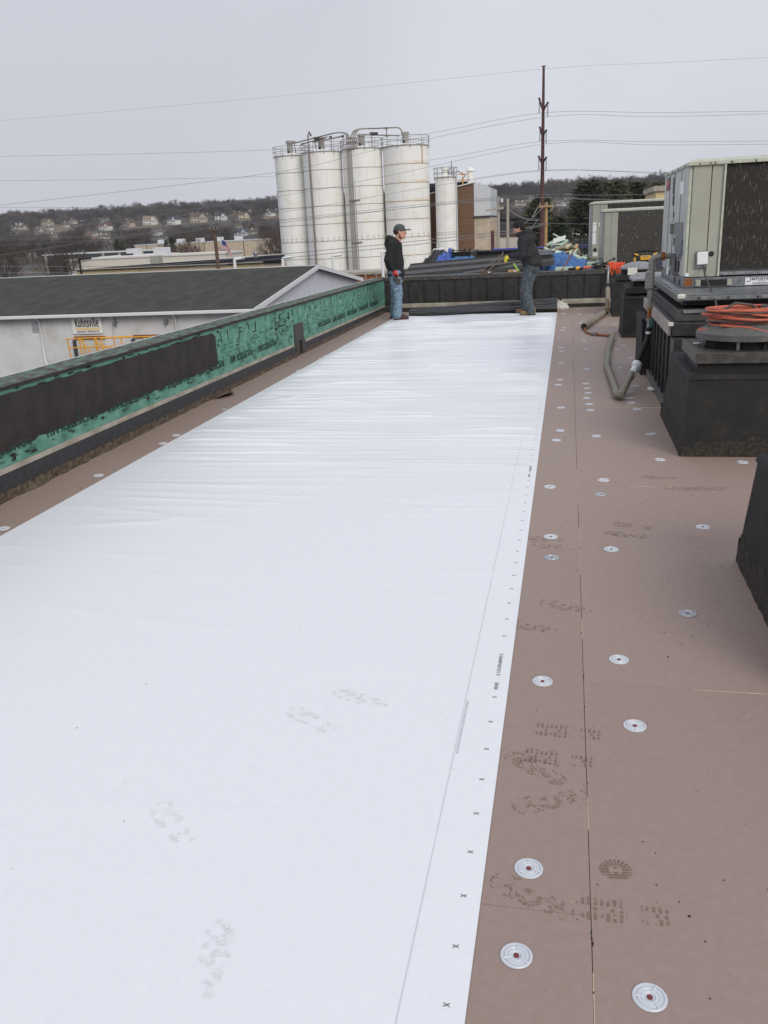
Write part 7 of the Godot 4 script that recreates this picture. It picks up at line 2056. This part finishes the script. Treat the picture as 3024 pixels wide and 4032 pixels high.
	for q in [[-0.075, -0.19, 0.0], [0.03, 0.24, 0.0]]:
		var sf := Field.new(Vector3(q[0] - 0.12, 0.0, q[1] - 0.09), Vector3(q[0] + 0.32, 0.18, q[1] + 0.09), 0.009)
		sf.cap(Vector3(q[0], 0.058, q[1]), Vector3(q[0] + 0.2, 0.05, q[1]), 0.052, 0.046, 0.02)
		sf.cap(Vector3(q[0], 0.12, q[1]), Vector3(q[0] + 0.09, 0.085, q[1]), 0.05, 0.042, 0.03)
		var sm := MB.new(); sf.net(sm)
		var bo := part("boot", sm, tone(rgb(122, 96, 70), 0.12, 0.05, 517, 4.0, 0.8), t)
		pbox("sole", Vector3(q[0] + 0.09, 0.013, q[1]), Vector3(0.29, 0.024, 0.088), M.grime, bo, 0.01)
	var yel := tone(rgb(214, 196, 62), 0.1, 0.05, 518, 5.0, 0.8)
	for s in [-1.0, 1.0]:
		var gf := Field.new(Vector3(0.28, 0.94, s * 0.19 - 0.13), Vector3(0.54, 1.16, s * 0.19 + 0.13), 0.0055)
		glove_hand(gf, Vector3(0.345, 1.085, s * 0.185), Vector3(0.405, 1.06, s * 0.18), Vector3(0.85, -0.5, 0.0).normalized(), Vector3(0.2, 0.5, s * -0.8).normalized(), Vector3(-0.2, -0.9, -s * 0.3).normalized())
		var gm := MB.new(); gf.net(gm)
		part("glove", gm, yel, t)
	var hr := MB.new()
	var hrf := Field.new(Vector3(0.06, 1.48, -0.12), Vector3(0.28, 1.66, 0.12), 0.0075)
	hrf.ball(Vector3(0.165, 1.575, 0), Vector3(0.085, 0.08, 0.081), 0.01)
	hrf.net(hr); part("hair", hr, plain(rgb(34, 27, 23), 0.9), t)
	var cf := Field.new(Vector3(0.04, 1.52, -0.13), Vector3(0.36, 1.74, 0.13), 0.0075)
	cf.ball(Vector3(0.2, 1.615, 0), Vector3(0.106, 0.09, 0.09), 0.01)
	cf.cap(Vector3(0.2, 1.59, -0.03), Vector3(0.2, 1.59, 0.03), 0.085, 0.085, 0.02, Vector3(1.12, 0.35, 0.75))
	var cm := MB.new(); cf.net(cm)
	part("cap", cm, tone(rgb(26, 25, 25), 0.1, 0.05, 519, 5.0, 0.9), t)
	for s in [-1.0, 1.0]:
		pbox("eye", Vector3(0.275, 1.55, s * 0.03), Vector3(0.012, 0.008, 0.018), M.dark, t, 0.003)

# ---------- tools and odds and ends on the coping ----------
func small_things() -> void:
	var yel := plain(rgb(228, 172, 44), 0.5)
	var r := thing("jobsite_radio", "yellow and black jobsite radio standing behind the domed vent", "radio", Vector3(1.49, 0.7, -18.42))
	pbox("body", Vector3(0, 0.12, 0), Vector3(0.46, 0.24, 0.2), M.rubber, r, 0.04)
	pbox("front_panel", Vector3(0, 0.19, 0.1), Vector3(0.2, 0.085, 0.03), yel, r, 0.012)
	pbox("display", Vector3(0, 0.215, 0.118), Vector3(0.13, 0.05, 0.008), plain(rgb(176, 150, 92), 0.3), r, 0.002)
	for s in [-1.0, 1.0]:
		pbox("corner_guard", Vector3(s * 0.205, 0.13, 0.09), Vector3(0.035, 0.16, 0.05), yel, r, 0.015)
		pbox("speaker_grille", Vector3(s * 0.11, 0.08, 0.102), Vector3(0.15, 0.1, 0.012), M.dark, r, 0.004)
		ptube("panel_bar", [Vector3(s * 0.14, 0.24, 0.11), Vector3(s * 0.21, 0.27, 0.09)], 0.016, 0.016, yel, r, 8)
	ptube("handle", [Vector3(-0.23, 0.2, 0), Vector3(-0.19, 0.3, 0), Vector3(-0.08, 0.325, 0), Vector3(0.08, 0.325, 0), Vector3(0.19, 0.3, 0), Vector3(0.23, 0.2, 0)], 0.022, 0.022, M.dark, r, 8)
	var c := thing("cord_coil", "tangle of bright orange extension cord hanging over the metal parapet's coping", "extension cord", Vector3(0.9, 0.71, -18.34))
	var rng := RandomNumberGenerator.new(); rng.seed = 66
	for k in 13:
		var pts := []
		var ph := rng.randf() * TAU
		var rx := rng.randf_range(0.08, 0.17); var ox := rng.randf_range(-0.03, 0.1)
		for i in 25:
			var a := TAU * i / 24.0
			var z := sin(a) * rng.randf_range(0.1, 0.14) + 0.06
			var y := 0.02 + k * 0.0075 + 0.012 * sin(a * 3.0 + ph)
			if z > 0.16: y -= (z - 0.16) * 2.0
			pts.append(Vector3(ox + cos(a) * rx, y, z))
		ptube("loop", pts, 0.0065, 0.0065, M.orange_cord, c, 6)
	for q in [[-0.1, 0.1, 0.19], [0.0, 0.09, 0.205], [0.06, 0.07, 0.2]]:
		var pts := []
		for i in 17:
			var u := i / 16.0
			pts.append(Vector3(q[0] + q[1] * (1.0 - cos(u * PI)) * 0.5 + 0.02 * sin(u * 6.0), 0.07 - sin(u * PI) * q[2], 0.195))
		ptube("hanging_loop", pts, 0.0065, 0.0065, M.orange_cord, c, 6)
	ptube("hanging_tail", [Vector3(-0.1, 0.06, 0.17), Vector3(-0.12, 0.0, 0.2), Vector3(-0.115, -0.12, 0.21), Vector3(-0.135, -0.28, 0.24)], 0.0065, 0.0065, M.orange_cord, c, 6)
	ptube("hanging_tail", [Vector3(-0.05, 0.06, 0.17), Vector3(-0.08, -0.02, 0.2), Vector3(-0.125, -0.14, 0.21), Vector3(-0.12, -0.24, 0.24)], 0.0065, 0.0065, M.orange_cord, c, 6)
	# grinder and corded tools lying on the coping
	var g := thing("angle_grinder", "black and yellow angle grinder lying on the metal coping", "grinder", Vector3(0.13, 0.735, -18.35))
	ptube("handle", [Vector3(-0.13, -0.01, 0), Vector3(0.02, 0.0, 0)], 0.024, 0.028, M.dark, g, 10)
	ptube("motor", [Vector3(0.02, 0.0, 0), Vector3(0.1, 0.004, 0)], 0.033, 0.033, yel, g, 10)
	pbox("gear_head", Vector3(0.13, 0.005, 0), Vector3(0.05, 0.06, 0.06), M.galv, g, 0.01)
	var gd := MB.new(); gd.lathe([Vector2(0, 0), Vector2(0.055, 0.0), Vector2(0.055, 0.004), Vector2(0, 0.006)], 20, Vector3(0.14, -0.03, 0.0))
	part("disc", gd, M.dark_wall, g)
	var s := thing("reciprocating_saw", "orange and black power saw lying on the coping beside the grinder", "saw", Vector3(0.4, 0.735, -18.33))
	ptube("body", [Vector3(-0.1, 0.01, 0), Vector3(0.05, 0.012, 0)], 0.03, 0.026, plain(rgb(206, 96, 58), 0.5), s, 10)
	ptube("nose", [Vector3(0.05, 0.012, 0), Vector3(0.16, 0.004, 0.01)], 0.024, 0.016, M.dark, s, 10)
	ptube("grip", [Vector3(-0.1, 0.01, 0), Vector3(-0.17, -0.01, 0.02), Vector3(-0.15, -0.02, 0.0)], 0.018, 0.018, M.dark, s, 8)
	var k := thing("black_cable", "loops of black cable and hose heaped on the coping before the rear units", "cable", Vector3(0.62, 0.71, -18.36))
	for i in 6:
		var pts := []
		var ph := rng.randf() * TAU
		for j in 25:
			var a := TAU * j / 24.0
			pts.append(Vector3(cos(a) * (0.1 + i * 0.012) + rng.randf_range(-0.004, 0.004), 0.02 + i * 0.016 + 0.02 * sin(a * 2.0 + ph), sin(a) * 0.07))
		ptube("loop", pts, 0.009, 0.009, M.rubber, k, 6)
	ptube("torch_lance", [Vector3(-0.05, 0.06, 0.02), Vector3(0.12, 0.12, 0.0), Vector3(0.26, 0.18, -0.02)], 0.011, 0.011, M.dark, k, 8)
	ptube("torch_head", [Vector3(0.25, 0.175, -0.02), Vector3(0.29, 0.19, -0.025)], 0.028, 0.026, M.dark, k, 10)
	var b := thing("green_carry_frame", "dark green steel carry frame lying before the tall grey green unit", "frame", Vector3(0.5, 0.72, -18.8))
	ptube("bar", [Vector3(-0.15, 0.05, 0), Vector3(-0.12, 0.17, 0), Vector3(0.18, 0.17, 0), Vector3(0.2, 0.05, 0)], 0.014, 0.014, plain(rgb(40, 62, 52), 0.5), b, 8)
	pbox("tank", Vector3(0.0, 0.06, 0), Vector3(0.28, 0.1, 0.14), plain(rgb(150, 168, 160), 0.6), b, 0.02)
	# rags and a white bag on the membrane's far corner
	var w := thing("white_rag", "crumpled white rag lying between the black roll and the pale base trim", "rag")
	var wf := cloth(Vector3(-0.2, 0.0, -17.9), Vector3(-0.02, 0.14, -18.07), 91, 0.02)
	part("cloth", wf, M.pvc_white, w)
	var ch := thing("foam_chip", "small white chip of foam on the boards beside the ribbed kerb", "foam chip")
	pbox("chip", Vector3(0.83, 0.02, -8.85), Vector3(0.05, 0.04, 0.09), M.scrap_white, ch, 0.012, Basis(Vector3.UP, 0.4))
